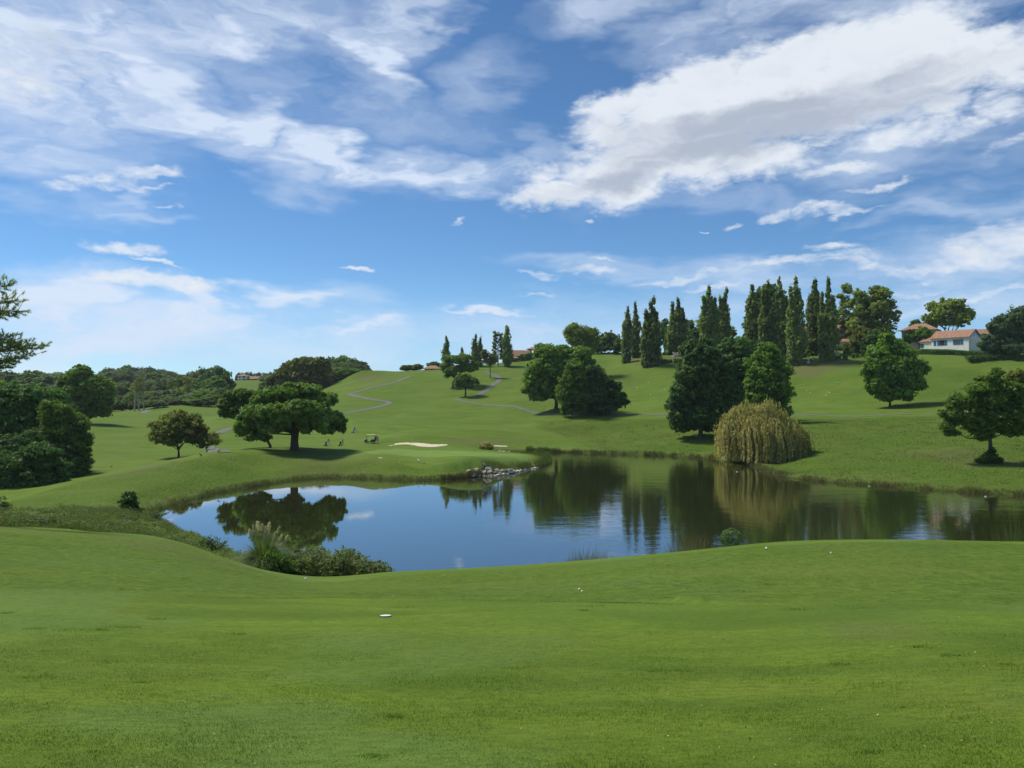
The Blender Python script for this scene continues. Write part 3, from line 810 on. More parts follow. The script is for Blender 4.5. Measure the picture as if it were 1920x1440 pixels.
def place(u, d):
    x, y, _ = at(u, 735, d)
    return float(x), float(y), hz(x, y)
def tree_dims(u, d, vtop, wpx):
    x, y, zg = place(u, d)
    ztop = at(u, vtop, d)[2]
    return x, y, zg, float(ztop - zg), wpx / FPX * d
def broad_lobes(Wd, H, base, g, n=16, shape='round', spread=.34):
    """lobes filling an egg of width Wd from height base to H"""
    L = []
    ch = H - base; cz = base + ch * .5
    for i in range(n):
        if i == 0:
            L.append((0, 0, cz, Wd * .30, Wd * .30, ch * .36)); continue
        u_ = (i + .5) / n
        zt = -1 + 2 * u_                                   # from bottom to top
        prof = {'round': math.sqrt(max(.05, 1 - (abs(zt) ** 2.2))), 'pear': math.sqrt(max(.04, 1 - max(0, zt * .5 + .5) ** 1.7)) * (1 if zt > -.8 else .8),
                'tall': math.sqrt(max(.05, 1 - abs(zt) ** 3)), 'dome': math.sqrt(max(.05, 1 - max(0, zt) ** 2)) * (.9 if zt < -.7 else 1), 'skirt': (1 - max(0, (zt + 1) / 2) ** 1.25) * .95 + .08}[shape]
        th = i * 2.399963 + g.uniform(-.3, .3)
        rad = Wd * .5 * prof
        lr = max(Wd * .13, min(Wd, ch) * g.uniform(.15, .23))
        rr_ = max(0, rad - lr * .85)
        zc = cz + zt * (ch * .5 - lr * .7)
        L.append((rr_ * math.cos(th), rr_ * math.sin(th), zc, lr * 1.12, lr * 1.12, lr * g.uniform(.75, .95)))
    return L
def poplar_lobes(Wd, H, base, g, leaders=1):
    L = []; pw, tp, lx = g.uniform(.34, .72), g.uniform(.5, .74), g.normal() * .02
    for q in range(leaders):
        if q == 0: ox, oy, hh, ww = 0, 0, H, Wd
        else:
            s = (-1) ** q
            ox, oy, hh, ww = s * Wd * .27 * (1 + .2 * q / 2), g.uniform(-.1, .1) * Wd, H * g.uniform(.78, .92), Wd * .5
        k = max(7, int(hh / 2.0))
        for i in range(k):
            t = (i + .5) / k
            prof = math.sin(math.pi * min(1, (t * .86 + .14)) ** .85) ** pw * (1 if t < tp else max(.20, 1 - (t - tp) / (1.04 - tp)) ** .75) * g.uniform(.80, 1.15)
            if leaders > 1 and q == 0: prof *= (.85 if t < .6 else .75)
            r = max(.28, ww * .5 * prof * g.uniform(.82, 1.08))
            z = base + t * (hh - base) - (0 if t < .9 else .2)
            L.append((ox + lx * z + g.normal() * ww * .05, oy + g.normal() * ww * .05, z, r, r, (hh - base) / k * .95))
            if t < .75 and i % 2 == 0:
                th = g.uniform(0, 6.28)
                L.append((ox + math.cos(th) * r * .6, oy + math.sin(th) * r * .6, z + .6, r * .5, r * .5, (hh - base) / k * 1.25))
    return L
def broad_tree(name, u, d, vtop, wpx, vbase_crown, mat, label, seed, group=None, shape='round', n=16, leaf=.40, maxn=12000, bark=BARK, r0=None, xoff=0.0, lobes=None, spacing=1.2, per=26, nlimb=7, crad=.9, cat='tree', prune=.62, lean=(0, 0), sparse=None):
    g = np.random.default_rng(seed)
    x, y, zg, H, Wd = tree_dims(u, d, vtop, wpx)
    root = empty(name, (x, y, zg))
    tag(root, label, cat, group)
    cb = max(.1, float(at(u, vbase_crown, d)[2] - zg)) if vbase_crown is not None else H * .12
    L = lobes(Wd, H, cb, g) if lobes else broad_lobes(Wd, H, cb, g, n, shape)
    L = [(l[0] + xoff, *l[1:]) for l in L]
    crown_mesh("crown", L, LM[mat], root, g, leaf=leaf, spacing=spacing, per=per, maxn=maxn, crad=crad, prune=prune)
    trunk_mesh(root, H, r0 or max(.16, H * .022), cb, L, g, bark, nlimb=nlimb, lean=lean)
    return root
def px_lobes(u0, d, zg, rows, depth=.8):
    """lobes from (u, v, half width px, half height px[, forward offset m])"""
    L = []
    for r in rows:
        x, y, z = at(r[0], r[1], d); x0, _, _ = at(u0, 735, d)
        w = r[2] / FPX * d; h = r[3] / FPX * d
        fo = r[4] if len(r) > 4 else 0
        L.append((float(x - x0), fo, float(z - zg), w, max(w * depth, min(w, h)), h))
    return L

# ---- the big umbrella pine on the spur
def big_pine():
    g = np.random.default_rng(31)
    d = 141; x, y, zg = place(553, d)
    root = empty("stone_pine", (x, y, zg))
    tag(root, "large dark umbrella pine with thick black trunk, the widest tree beside the pond", 'tree', 'umbrella pines')
    rows = [(556,740,44,19),(520,748,38,22,-2),(598,752,34,24,1),(500,772,38,24,-1),(478,800,30,22,-2),(465,810,19,14,0),(530,775,44,28,-5),(575,772,42,28,-6),(612,780,28,24,-1),
            (628,800,17,15,1),(600,798,28,20,-5),(560,786,38,15,-5),(512,798,32,18,-5),(490,820,20,8,-2),(545,760,56,24,6),(590,790,40,22,6),(505,795,42,26,6),(635,790,12,10,0),(575,730,25,12,0),(455,790,14,12,0),(540,729,25,11,-1),
            (618,808,12,6,-2)]
    L = [(l[0], l[1], l[2], l[3] * 1.08, l[4] * 1.08, l[5] * 1.1) for l in px_lobes(553, d, zg, rows, .95)]
    # split the lobes into rounded needle pads
    pads = []
    for l in L:
        for k in range(7):
            dd = g.normal(size=3); dd /= np.linalg.norm(dd); dd[2] = abs(dd[2]) * .9 - .25
            pads.append((l[0] + dd[0] * l[3] * .68, l[1] + dd[1] * l[4] * .68, l[2] + dd[2] * l[5] * .75, l[3] * .40, l[4] * .40, l[5] * .42))
    crown_mesh("crown", pads, LM['pine'], root, g, leaf=.27, spacing=.62, per=14, crad=.42, flat=.8, maxn=48000, prune=.7, stretch=1.9, inner=True)
    z_ = lambda v: float(at(553, v, d)[2] - zg); x_ = lambda u: float(at(u, 735, d)[0] - x)
    tr = [(x_(553), 0, -.6, 1.05), (x_(553), 0, .25, .82), (x_(552), 0, z_(830), .70), (x_(553), 0, z_(815), .66), (x_(556), 0, z_(800), .62), (x_(556), 0, z_(780), .45)]
    paths = [tr]
    for (uu, vv, yy, r, sv) in ((500,800,-1,.34,812),(470,800,0,.22,812),(530,775,3,.36,800),(580,770,-2,.40,800),(610,785,1,.30,805),(630,800,0,.18,803),(600,760,3,.25,795),(540,750,-2,.3,790),(485,815,-2,.16,815)):
        s = (x_(553), 0, z_(sv)); e = (x_(uu), yy, z_(vv)); m_ = ((s[0] + e[0]) / 2, yy / 2, (s[2] + e[2]) / 2 + .25)
        paths.append([(*s, r), (*m_, r * .7), (*e, r * .3)])
    V, F = tubes(paths, 10)
    mesh_np("trunk", V, F, BARK_PINE, root, smooth=True)
big_pine()
def pine(u, d, rows, label, seed, trunk_to, maxn=22000, group='umbrella pines', r0=.32, tu=None):
    g = np.random.default_rng(seed)
    tu = u if tu is None else tu
    x, y, zg = place(tu, d)
    root = empty("stone_pine", (x, y, zg)); tag(root, label, 'tree', group)
    L = px_lobes(tu, d, zg, rows, .95)
    pads = []
    for l in L:
        for k in range(6):
            dd = g.normal(size=3); dd /= np.linalg.norm(dd); dd[2] = abs(dd[2]) * .9 - .25
            pads.append((l[0] + dd[0] * l[3] * .66, l[1] + dd[1] * l[4] * .66, l[2] + dd[2] * l[5] * .72, l[3] * .42, l[4] * .42, l[5] * .44))
    crown_mesh("crown", pads, LM['pine'], root, g, leaf=.36, spacing=.8, per=12, crad=.55, flat=.8, maxn=maxn, prune=.7, stretch=1.8)
    e = (float(at(trunk_to[0], 735, d)[0] - x), 0, float(at(trunk_to[0], trunk_to[1], d)[2] - zg))
    paths = [[(0, 0, -.5, r0 * 1.4), (0, 0, .4, r0), (e[0] * .4, 0, e[2] * .45, r0 * .8), (*e, r0 * .5)]]
    for i in g.permutation(len(L))[:5]:
        l = L[i]; s = (e[0] * .5, 0, e[2] * .6)
        paths.append([(*s, r0 * .5), ((s[0] + l[0]) / 2, l[1] / 2, (s[2] + l[2]) / 2 - .2, r0 * .4), (l[0], l[1], l[2], r0 * .2)])
    V, F = tubes(paths, 8); mesh_np("trunk", V, F, BARK_PINE, root, smooth=True)
pine(507, 152, [(455,742,34,16),(430,758,24,18),(480,760,32,22),(425,778,18,13),(455,770,34,20),(490,780,26,16),(500,752,24,18)],
     "dark umbrella pine whose crown shows behind the left of the largest pine", 41, (480, 790), tu=507, r0=.26)
pine(849, 298, [(858,676,34,13),(838,690,16,12),(876,690,22,14),(855,694,24,10),(846,704,12,6),(890,684,9,10),(868,670,22,8)],
     "umbrella pine on the hillside with a poplar tip behind, the upper of two", 42, (858, 690), r0=.42)
pine(873, 276, [(872,712,22,13),(858,718,10,9),(888,716,10,9),(872,722,18,9)],
     "small round umbrella pine standing below the larger hillside one", 43, (873, 718), maxn=9000, r0=.32)

# ---- single trees and groups of the course
broad_tree("round_tree", 335, 150, 770, 96, 838, 'brown', "small brownish broadleaf tree on the grassy crest left of the pond", 51, n=20, leaf=.28, maxn=15000, spacing=.85, per=20, crad=.62, r0=.24, shape='dome', nlimb=9)
broad_tree("young_tree", 388, 150, 808, 54, 843, 'brown', "low sparse russet tree bent beside the grey path and the brownish tree", 52, n=10, leaf=.2, maxn=4500, spacing=.75, per=12, crad=.5, r0=.09, nlimb=6)
def oak_rows(rows): return lambda Wd, H, cb, g: None
def px_tree(name, u, d, rows, mat, label, seed, group=None, leaf=.4, maxn=16000, bark=BARK, r0=.4, fork_v=None, spacing=1.15, per=24, crad=.85, nlimb=8, depth=.85, cat='tree', prune=.6, flat=.6, split=4, sink=.6, stretch=1.5, skin=(.72, 1.05)):
    g = np.random.default_rng(seed)
    x, y, zg = place(u, d)
    root = empty(name, (x, y, zg)); tag(root, label, cat, group)
    L0 = px_lobes(u, d, zg, rows, depth)
    L = []
    for l in L0:
        L.append((l[0], l[1], l[2], l[3] * .80, l[4] * .80, l[5] * .80))
        for k in range(split):
            dd = g.normal(size=3); dd /= np.linalg.norm(dd)
            f = g.uniform(.34, .5)
            L.append((l[0] + dd[0] * l[3] * .68, l[1] + dd[1] * l[4] * .68, l[2] + dd[2] * l[5] * .68, l[3] * f, l[4] * f, l[5] * f))
    crown_mesh("crown", L, LM[mat], root, g, leaf=leaf, spacing=spacing, per=per, maxn=maxn, crad=crad, prune=prune, flat=flat, stretch=stretch, skin=skin)
    fz = float(at(u, fork_v, d)[2] - zg) if fork_v else 2.5
    H = max(l[2] + l[5] for l in L0)
    if r0: trunk_mesh(root, H, r0, fz, L0, g, bark, nlimb=nlimb, fork=max(.5, fz), sink=sink)
    return root
# oak in the middle of the hill
px_tree("oak_tree", 1042, 238, [(1040,668,38,22),(1010,690,30,22),(1075,668,30,22),(1085,690,34,24),(1045,695,40,26),(1000,712,22,18),(995,728,18,14),(1030,725,34,22),(1068,722,34,24),(1100,712,20,22),(1020,655,18,12),(1010,745,20,9),(1060,745,26,12)],
        'oak', "broad dark oak in the middle of the hillside with its trunk beside the path", 61, fork_v=742, r0=.62, maxn=24000)
px_tree("leafy_tree", 1095, 305, [(1092,622,22,13),(1075,615,14,10),(1108,628,16,13),(1085,640,24,14),(1112,640,12,12),(1065,628,10,9),(1100,655,22,14)],
        'plane', "yellow-green tree rising behind the crown of the broad hillside oak", 62, fork_v=665, r0=.5, maxn=12000, split=5, leaf=.36)
px_tree("oak_tree", 1073, 226, [(1076,690,20,20),(1070,712,24,20),(1068,735,25,20),(1066,755,22,14),(1085,742,20,22),(1088,715,18,20),(1062,768,12,9),(1090,765,14,9)],
        'oak', "narrow dull green tree left of its rounder neighbour on the slope", 63, fork_v=765, r0=.22, maxn=13000, group='twin trees on the slope')
px_tree("oak_tree", 1119, 228, [(1115,695,18,14),(1125,712,26,18),(1140,730,28,18),(1110,725,26,22),(1150,748,25,14),(1120,750,34,18),(1095,745,18,20),(1165,755,12,8),(1130,765,30,9),(1100,762,14,9)],
        'dark', "round dark tree with low spreading boughs right of its narrower neighbour", 64, fork_v=764, r0=.30, maxn=16000, group='twin trees on the slope')
# dark group by the willow
px_tree("dense_tree", 1312, 182, [(1312,665,36,26),(1300,700,42,30),(1345,690,36,34),(1335,735,44,34),(1290,742,36,28),(1265,758,20,16),(1310,775,44,26),(1350,770,40,28),(1285,770,28,18),(1340,800,32,9),(1300,790,46,18,2),(1342,796,38,14),(1272,782,22,16),(1300,650,18,14),(1325,640,12,8),(1375,740,22,30),(1365,790,24,16)],
        'dark', "huge dark green tree reaching the ground left of the yellow willow", 65, fork_v=790, r0=.6, maxn=34000, spacing=1.0, leaf=.34, group='dark trees behind the willow')
px_tree("dense_tree", 1385, 200, [(1380,650,34,22),(1360,665,28,24),(1405,668,26,26),(1385,695,36,30),(1385,735,36,34),(1400,765,30,20)],
        'dark', "dark tree squeezed between the huge dark one and the brighter right one", 66, fork_v=770, r0=.45, maxn=14000, group='dark trees behind the willow')
px_tree("dense_tree", 1443, 188, [(1440,665,26,22),(1425,690,28,24),(1462,690,24,24),(1440,715,42,28),(1425,745,28,26),(1465,735,22,28),(1450,765,34,16),(1415,725,20,24),(1435,648,12,8)],
        'green', "bright green rounded tree behind the right shoulder of the willow", 67, fork_v=768, r0=.36, maxn=22000, leaf=.36, group='dark trees behind the willow')
px_tree("maple_tree", 1668, 214, [(1672,648,22,18),(1662,632,12,9),(1650,665,28,20),(1695,665,28,20),(1640,690,26,22),(1712,690,27,22),(1675,690,46,30),(1650,715,34,20),(1700,718,34,20),(1675,735,38,14),(1640,728,14,10),(1722,720,14,14),(1660,745,20,7),(1702,742,12,9),(1733,695,9,10),(1624,700,8,9)],
        'green', "round bright green tree alone on the right lawn with a pool of shade", 68, fork_v=752, r0=.4, maxn=26000, leaf=.36, spacing=1.0)
# far right trees
px_tree("cork_oak", 1855, 125, [(1858,715,26,14),(1835,732,30,18),(1880,730,32,20),(1800,755,28,18),(1845,760,40,24),(1790,780,26,18),(1775,800,15,10),(1830,790,34,22),(1870,780,40,26),(1905,765,28,30),(1895,800,30,20),(1840,812,24,12),(1786,812,14,7),(1872,698,10,8),(1920,740,24,24)],
        'oak', "spreading oak with a forked bare trunk and ivy foot near the right bank", 69, fork_v=812, r0=.36, maxn=30000, leaf=.22, spacing=.72, per=20, crad=.5, split=5, skin=(.6, 1.1))
px_tree("cork_oak", 1955, 132, [(1905,712,22,20),(1935,720,34,26),(1925,760,40,34),(1975,760,50,40),(1940,800,50,24),(1900,740,14,20)],
        'brown', "brown-green tree cut by the right edge behind the spreading oak", 70, fork_v=815, r0=.4, maxn=16000, leaf=.25, spacing=.8, per=20, crad=.55)
def ivy():
    g = np.random.default_rng(71); x, y, zg = place(1855, 124.6)
    L = [(0, 0, .7, 1.4, 1.2, 1.0), (.9, 0, .5, 1.1, 1, .6), (-1.2, 0, .4, 1.2, 1, .4), (.3, 0, 1.6, .7, .6, 1.0)]
    o = crown_mesh("ivy_bush", L, LM['ivy'], None, g, leaf=.16, spacing=.35, per=10, maxn=4500, crad=.25)
    o.location = (x, y, zg); tag(o, "dark ivy bush wrapped round the foot of the spreading oak", 'bush')
ivy()
# willow
def willow():
    g = np.random.default_rng(81); d = 148; x, y, zg = place(1428, d)
    root = empty("weeping_willow", (x, y, zg)); tag(root, "yellowing weeping willow hanging to the water at the pond's inlet", 'tree')
    H = float(at(1428, 752, d)[2] - zg)
    P, N, T, U = [], [], [], []
    nst = 2900
    heads = [(0, 0, .8, .92), (0, 0, .9, .86), (-4.4, -.5, .52, .93), (-2.6, 1, .5, 1.0), (.8, -1.5, .5, 1.03), (3.4, .5, .55, .90), (5.3, -.6, .42, .70), (-5.6, .4, .34, .74), (1.5, -4, .5, .75), (-2, -4, .5, .8), (6.4, 0, .28, .5), (4, -3, .4, .62)]
    for i in range(nst):
        hd = heads[g.integers(len(heads))]
        th = g.uniform(0, 6.283); q = g.uniform(0, 1) ** .5
        # envelope: irregular dome
        wob = 1 + .14 * math.sin(th * 3 + 1) + .10 * math.sin(th * 5 + 2)
        rx = 8.0 * q * wob * hd[2]; x0 = math.cos(th) * rx; y0 = math.sin(th) * rx * .8
        top = H * hd[3] * (1 - .50 * hd[2] ** .5 * (q ** 2.2)) * (1 + .05 * math.sin(th * 4 + 3 * q)) - g.uniform(0, .9)
        x0 += hd[0]; y0 += hd[1]
        if x0 > 2: top *= 1 - .022 * (x0 - 2)
        ln = g.uniform(.8, 2.6) if q < .7 else g.uniform(1.4, 5.5)
        bot = max(.1 + (g.uniform(0, .7)), top - ln) if (q < .62 or g.uniform() < .68) else .1 + g.uniform(0, .5)
        k = int((top - bot) / .17) + 2
        t = np.linspace(0, 1, k)
        out = (t ** 1.4) * g.uniform(.1, .9)
        px = x0 + math.cos(th) * out + g.normal() * .2 + np.sin(t * 5 + th) * .22 + g.normal(size=k) * .07; py = y0 + math.sin(th) * out + np.cos(t * 4 + th) * .15 + g.normal(size=k) * .07
        pz = top - t * (top - bot)
        P.append(np.stack([px, py, pz], 1)); N.append(np.stack([np.full(k, math.cos(th)), np.full(k, math.sin(th)), np.full(k, .3)], 1) + g.normal(size=(k, 3)) * .6)
        T.append(np.clip(np.full(k, g.uniform(.15, .95)) + g.normal(size=k) * .12, 0, 1))
    P = np.concatenate(P); N = np.concatenate(N); T = np.concatenate(T)
    V, F = leaf_quads(P, N, .19, g, 2.4, up=np.array([0, 0, -1.0]))
    mesh_np("crown", V, F, LM['willow'], root, attrs={'tint': ('FACE', T)})
    L = [(0, 0, H * .6, 4, 4, 2), (3, 1, H * .5, 2, 2, 1), (-3, -1, H * .5, 2, 2, 1), (0, -3, H * .55, 2, 2, 1), (0, 3, H * .55, 2, 2, 1), (5, 0, H * .4, 1, 1, 1), (-5, 0, H * .45, 1, 1, 1)]
    V, F = tubes([[(0, 0, -.5, .6), (0, 0, 1, .45), (.1, 0, 2.6, .4), (0, 0, H * .75, .15)]] + [[(0, 0, 2.2, .25), (l[0] * .5, l[1] * .5, l[2] * .85, .16), (l[0], l[1], l[2], .05)] for l in L[1:]], 8)
    mesh_np("trunk", V, F, BARK, root, smooth=True)
willow()

# ---- poplars
def poplar(u, d, vtop, wpx, label, seed, leaders=1, base_v=None, mat='poplar', maxn=5200, group='poplars along the hilltop', name='poplar_tree', leaf=.42):
    g = np.random.default_rng(seed)
    x, y, zg, H, Wd = tree_dims(u, d, vtop, wpx * 1.12)
    root = empty(name, (x, y, zg)); tag(root, label, 'tree', group)
    L = poplar_lobes(Wd, H, .3 if base_v is None else max(.2, float(at(u, base_v, d)[2] - zg)), g, leaders)
    crown_mesh("crown", L, LM[mat], root, g, leaf=leaf, spacing=.85, per=9, crad=.55, flat=1.5, maxn=maxn, prune=.6, stretch=1.7, up=np.array([0, 0, 1.0]), skin=(.8, 1.12))
    V, F = tubes([[(0, 0, -.5, .38), (0, 0, H * .3, .26), (0, 0, H * .85, .08)]], 6)
    mesh_np("trunk", V, F, BARK, root, smooth=True)
    return root
poplar(837, 352, 632, 15, "lone poplar tip standing behind the hillside umbrella pine", 101)
poplar(866, 380, 652, 6, "tiny dark spire tip just above the hillside umbrella pine", 111, maxn=700)
poplar(890, 350, 628, 11, "slim poplar, left one of the pair right of the hillside pine", 102, maxn=3500)
poplar(900, 352, 633, 8, "thinner poplar, right one of the pair right of the hillside pine", 103, maxn=3000)
poplar(951, 348, 610, 16, "tall full poplar left of the balconied house", 104)
poplar(1174, 322, 577, 17, "leftmost poplar of the hilltop row, at the low hedge's end", 105)
poplar(1191, 330, 568, 18, "second poplar of the hilltop row, bare of side tips", 106)
poplar(1222, 303, 559, 28, "three-headed poplar standing in front of the low hedges", 107, leaders=4, maxn=8000)
poplar(1268, 325, 559, 30, "wide greyish poplar with a thin leading tip above dark trees", 108, leaders=3, maxn=8000)
poplar(1330, 318, 537, 30, "poplar with stepped tips above the huge dark tree", 109, leaders=3, maxn=8000)
poplar(1357, 322, 541, 24, "single full poplar right of the stepped one", 110, leaders=2, maxn=6500)
poplar(1412, 300, 535, 24, "poplar on the left flank of the big dark hilltop tree", 112, leaders=2, maxn=6500)
poplar(1440, 296, 530, 26, "poplar in front of the big dark hilltop tree", 113, leaders=2, maxn=7000)
poplar(1467, 294, 524, 26, "poplar merged with the right flank of the big dark hilltop tree", 114, leaders=3, maxn=7000)
poplar(1495, 286, 523, 32, "broad poplar left of the gap before the villa", 115, leaders=2, maxn=9000)
poplar(1526, 297, 523, 24, "slim pale poplar alone in the gap before the villa", 116, maxn=5500)
poplar(1557, 284, 521, 32, "tallest poplar, full to the ground beside the stone crosses", 117, leaders=2, maxn=9000)
def feather_tree():
    g = np.random.default_rng(121); u, d = 934, 350
    x, y, zg, H, Wd = tree_dims(u, d, 624, 21)
    root = empty("feathery_tree", (x, y, zg)); tag(root, "feathery tree with upswept separate boughs left of the tall full poplar", 'tree')
    L = []
    paths = [[(0, 0, -.5, .3), (0, 0, H * .5, .2), (0, 0, H * .95, .05)]]
    for i in range(14):
        t = .2 + .75 * i / 14; s = (-1) ** i; r = Wd * .5 * (1 - t * .35)
        th = g.uniform(-.6, .6)
        e = (s * r * math.cos(th), r * math.sin(th), H * t + 1.8)
        paths.append([(0, 0, H * t - .5, .1), (*e, .03)])
        for k in (.5, .75, 1): L.append((e[0] * k, e[1] * k, H * t - .5 + k * 2.3, .6, .6, .55))
    L.append((0, 0, H - .6, .5, .5, 1))
    crown_mesh("crown", L, LM['poplar'], root, g, leaf=.4, spacing=.6, per=6, crad=.4, maxn=2600, inner=False)
    V, F = tubes(paths, 5); mesh_np("trunk", V, F, BARK, root)
feather_tree()
px_tree("russet_tree", 919, 318, [(913,668,9,9),(926,672,11,8),(917,678,14,7),(908,662,5,7)], 'brown', "low russet tree under the poplars at the top of the grey path", 122, fork_v=684, r0=.2, maxn=4500, leaf=.34)

# ---- trees behind the hilltop
def cluster(specs, mat, group, seed, n=12, maxn=5000, leaf=.5):
    for i, (u, d, vt, w, vb, label, m_) in enumerate(specs):
        broad_tree("leafy_tree", u, d, vt, w, vb, m_ or mat, label, seed + i, group=group, n=n, leaf=leaf, maxn=maxn, spacing=1.35, per=18, crad=.95, shape='dome', nlimb=5)
cluster([
 (1142, 372, 622, 46, 664, "dark tree beyond the hilltop lawn, left of the leftmost poplar", 'dark'),
 (1120, 368, 640, 26, 664, "low dark tree just right of the yellow-green crown on the hilltop", 'dark'),
 (1160, 365, 636, 24, 664, "shrubby dark tree touching the leftmost poplar", 'dark'),
 (1205, 338, 636, 42, 662, "low lime green tree between the second and three-headed poplars", 'lime'),
 (1212, 365, 604, 24, 655, "dark crown seen between the second and three-headed poplars", 'dark'),
 (1246, 362, 596, 26, 655, "open dark crown just right of the three-headed poplar", 'dark'),
 (1292, 360, 598, 36, 660, "dark crown right of the wide greyish poplar", 'dark'),
 (1300, 342, 616, 34, 664, "dark bushy tree below and right of the greyish poplar", 'dark'),
 (1318, 362, 588, 26, 650, "pale yellowish crown behind the stepped poplar", 'plane'),
 (1372, 362, 612, 22, 660, "small pale crown at the foot of the single full poplar", 'plane'),
 (1284, 330, 645, 26, 668, "low brownish tree over the grey stone rubble", 'brown'),
 (1441, 318, 533, 84, 640, "big dark domed tree behind the poplars left of the villa", 'dark'),
 (1416, 316, 560, 44, 640, "left shoulder of dark foliage beside the poplars, a lower dark tree", 'dark'),
 (1586, 318, 528, 34, 655, "tall pale plane tree touching the tallest poplar", 'plane'),
 (1612, 312, 540, 46, 655, "pale plane tree in the middle of the villa's front", 'plane'),
 (1647, 310, 533, 68, 650, "widest pale plane tree, at the villa's right end", 'plane'),
 (1600, 300, 640, 34, 664, "dark low tree in front of the villa", 'brown'),
 (1641, 290, 618, 46, 663, "dark cedar-like tree right of the clipped hedges", 'dark'),
 (1616, 296, 612, 36, 660, "dull green tree left of the cedar-like one", 'brown'),
 (1777, 335, 557, 84, 622, "big round plane tree behind the long white house", 'plane'),
 (1724, 300, 614, 52, 645, "pruned round tree left of the long white house", 'green'),
 (1718, 330, 600, 20, 618, "dark fir top behind the hip-roofed house", 'dark'),
], 'dark', None, 200, maxn=5200)
poplar(1250, 344, 618, 9, "narrow black-green cypress between the three-headed and greyish poplars", 141, mat='dark', maxn=2500, group=None, name='cypress_tree')
poplar(1510, 306, 632, 11, "small brown cone-shaped cypress before the villa wall", 142, mat='brown', maxn=1500, group=None, name='cypress_tree')
px_tree("acacia_tree", 1893, 264, [(1890,598,26,14),(1915,590,22,16),(1875,615,22,12),(1905,625,30,18),(1880,640,28,14),(1860,610,9,6),(1925,610,24,30),(1895,655,40,10),(1845,648,12,8),(1850,632,8,7),(1858,655,14,6)],
        'blue', "loose bluish tree hiding the white house at the right edge", 143, fork_v=655, r0=.3, maxn=16000, split=5, leaf=.34, skin=(.5, 1.15))

# ---- left wood and far woods
px_tree("dense_tree", 165, 224, [(150,702,22,18),(165,725,38,28),(135,735,24,26),(190,740,26,28),(160,755,40,24),(200,760,14,18),(130,762,18,16),(150,692,10,8),(180,775,24,8),(120,715,12,12)],
        'green', "big deep green tree at the left edge of the fairway, before the wood", 151, fork_v=778, r0=.5, maxn=20000, leaf=.42)
px_tree("tall_tree", 563, 345, [(570,682,34,14),(545,692,26,16),(600,690,24,20),(570,705,44,22),(530,710,24,18),(605,715,20,22),(560,730,50,22),(515,725,18,18),(585,745,40,20)],
        'brown', "wide olive-brown tree behind the largest umbrella pine", 152, fork_v=738, r0=.6, maxn=18000, leaf=.5)
protos = []
def wood_proto(seed, mat, shape, Wd=12, H=13, maxn=7000):
    g = np.random.default_rng(seed)
    root = empty("wood_tree", (0, 0, 0))
    L = broad_lobes(Wd, H, H * .06, g, 18, shape)
    crown_mesh("crown", L, LM[mat], root, g, leaf=.55, spacing=1.3, per=16, crad=.9, maxn=maxn, flat=.8)
    trunk_mesh(root, H, .3, H * .2, L, g, BARK, nlimb=3)
    return root, Wd, H
for i, (mt, shp) in enumerate((('far', 'dome'), ('far', 'round'), ('oak', 'dome'), ('brown', 'dome'), ('dark', 'tall'), ('green', 'round'))):
    protos.append(wood_proto(300 + i, mt, shp))
used = set()
def put_wood(pi, u, d, vtop, wpx, label, group, rot=None):
    root, Wd0, H0 = protos[pi]
    x, y, zg, H, Wd = tree_dims(u, d, vtop, wpx)
    H = max(H, 3)
    if pi in used:
        o = root.copy(); COL.objects.link(o)
        for ch in list(root.children):
            c = ch.copy(); COL.objects.link(c); c.parent = o
    else:
        used.add(pi); o = root
    o.location = (x, y, zg); o.scale = (Wd / Wd0, Wd / Wd0, H / H0)
    o.rotation_euler = (0, 0, (rot if rot is not None else random.uniform(0, 6.28)))
    tag(o, label, 'tree', group)
    return o
def wood(line, dl, dh, wlo, whi, step, label, group, pis, rows=2, seed=0, drop=8):
    """trees filling a strip under the skyline polyline line = [(u, vtop)...]"""
    r = random.Random(seed)
    us = [p[0] for p in line]; vs = [p[1] for p in line]
    for k in range(rows):
        u = us[0] + r.uniform(0, step)
        while u < us[-1]:
            f = k / max(1, rows - 1) if rows > 1 else 0
            d = dh + (dl - dh) * f + r.uniform(-6, 6)
            v = float(np.interp(u, us, vs)) + k * drop + r.uniform(-1.5, 4)
            put_wood(r.choice(pis), u, d, v, r.uniform(wlo, whi), label, group)
            u += step * r.uniform(.75, 1.25)
wood([(-260,676),(0,692),(60,697),(100,696),(180,690)], 300, 430, 50, 84, 38, "dark tree of the wood behind the left shrubs, among many alike", "trees of the left wood", [0,1,2,0,4], rows=3, seed=1, drop=22)
wood([(185,694),(240,686),(300,692),(340,702),(372,703)], 560, 690, 26, 42, 19, "hazy tree on the distant ridge behind the left fairway, among many alike", "trees of the distant ridge", [0,1,0,2], rows=2, seed=2, drop=6)
wood([(230,716),(300,712),(345,708),(400,712)], 345, 430, 34, 58, 24, "tree of the wood along the far end of the left fairway, among many alike", "trees along the far fairway", [0,2,1,0,1,5], rows=3, seed=3, drop=19)
wood([(335,706),(375,693),(405,686),(420,689)], 375, 420, 40, 62, 22, "dark tree of the domed wood left of the distant white house, among many alike", "trees of the domed wood", [0,2,4,1], rows=3, seed=4, drop=20)
wood([(205,738),(260,738),(330,742),(400,730)], 318, 345, 26, 44, 24, "bushy tree at the wood's near edge by the fairway, among many alike", "edge trees by the far fairway", [0,2,5,3], rows=2, seed=5, drop=10)
wood([(606,672),(640,668),(672,674),(688,684)], 370, 420, 30, 46, 16, "dark tree of the copse on the ridge right of the olive-brown tree, among many alike", "trees of the ridge copse", [0,4,1,2], rows=3, seed=6, drop=10)
wood([(500,700),(540,706),(600,712)], 420, 520, 30, 44, 22, "tree hidden behind the olive-brown tree, among many alike", "trees behind the pines", [0,1], rows=2, seed=7, drop=10)
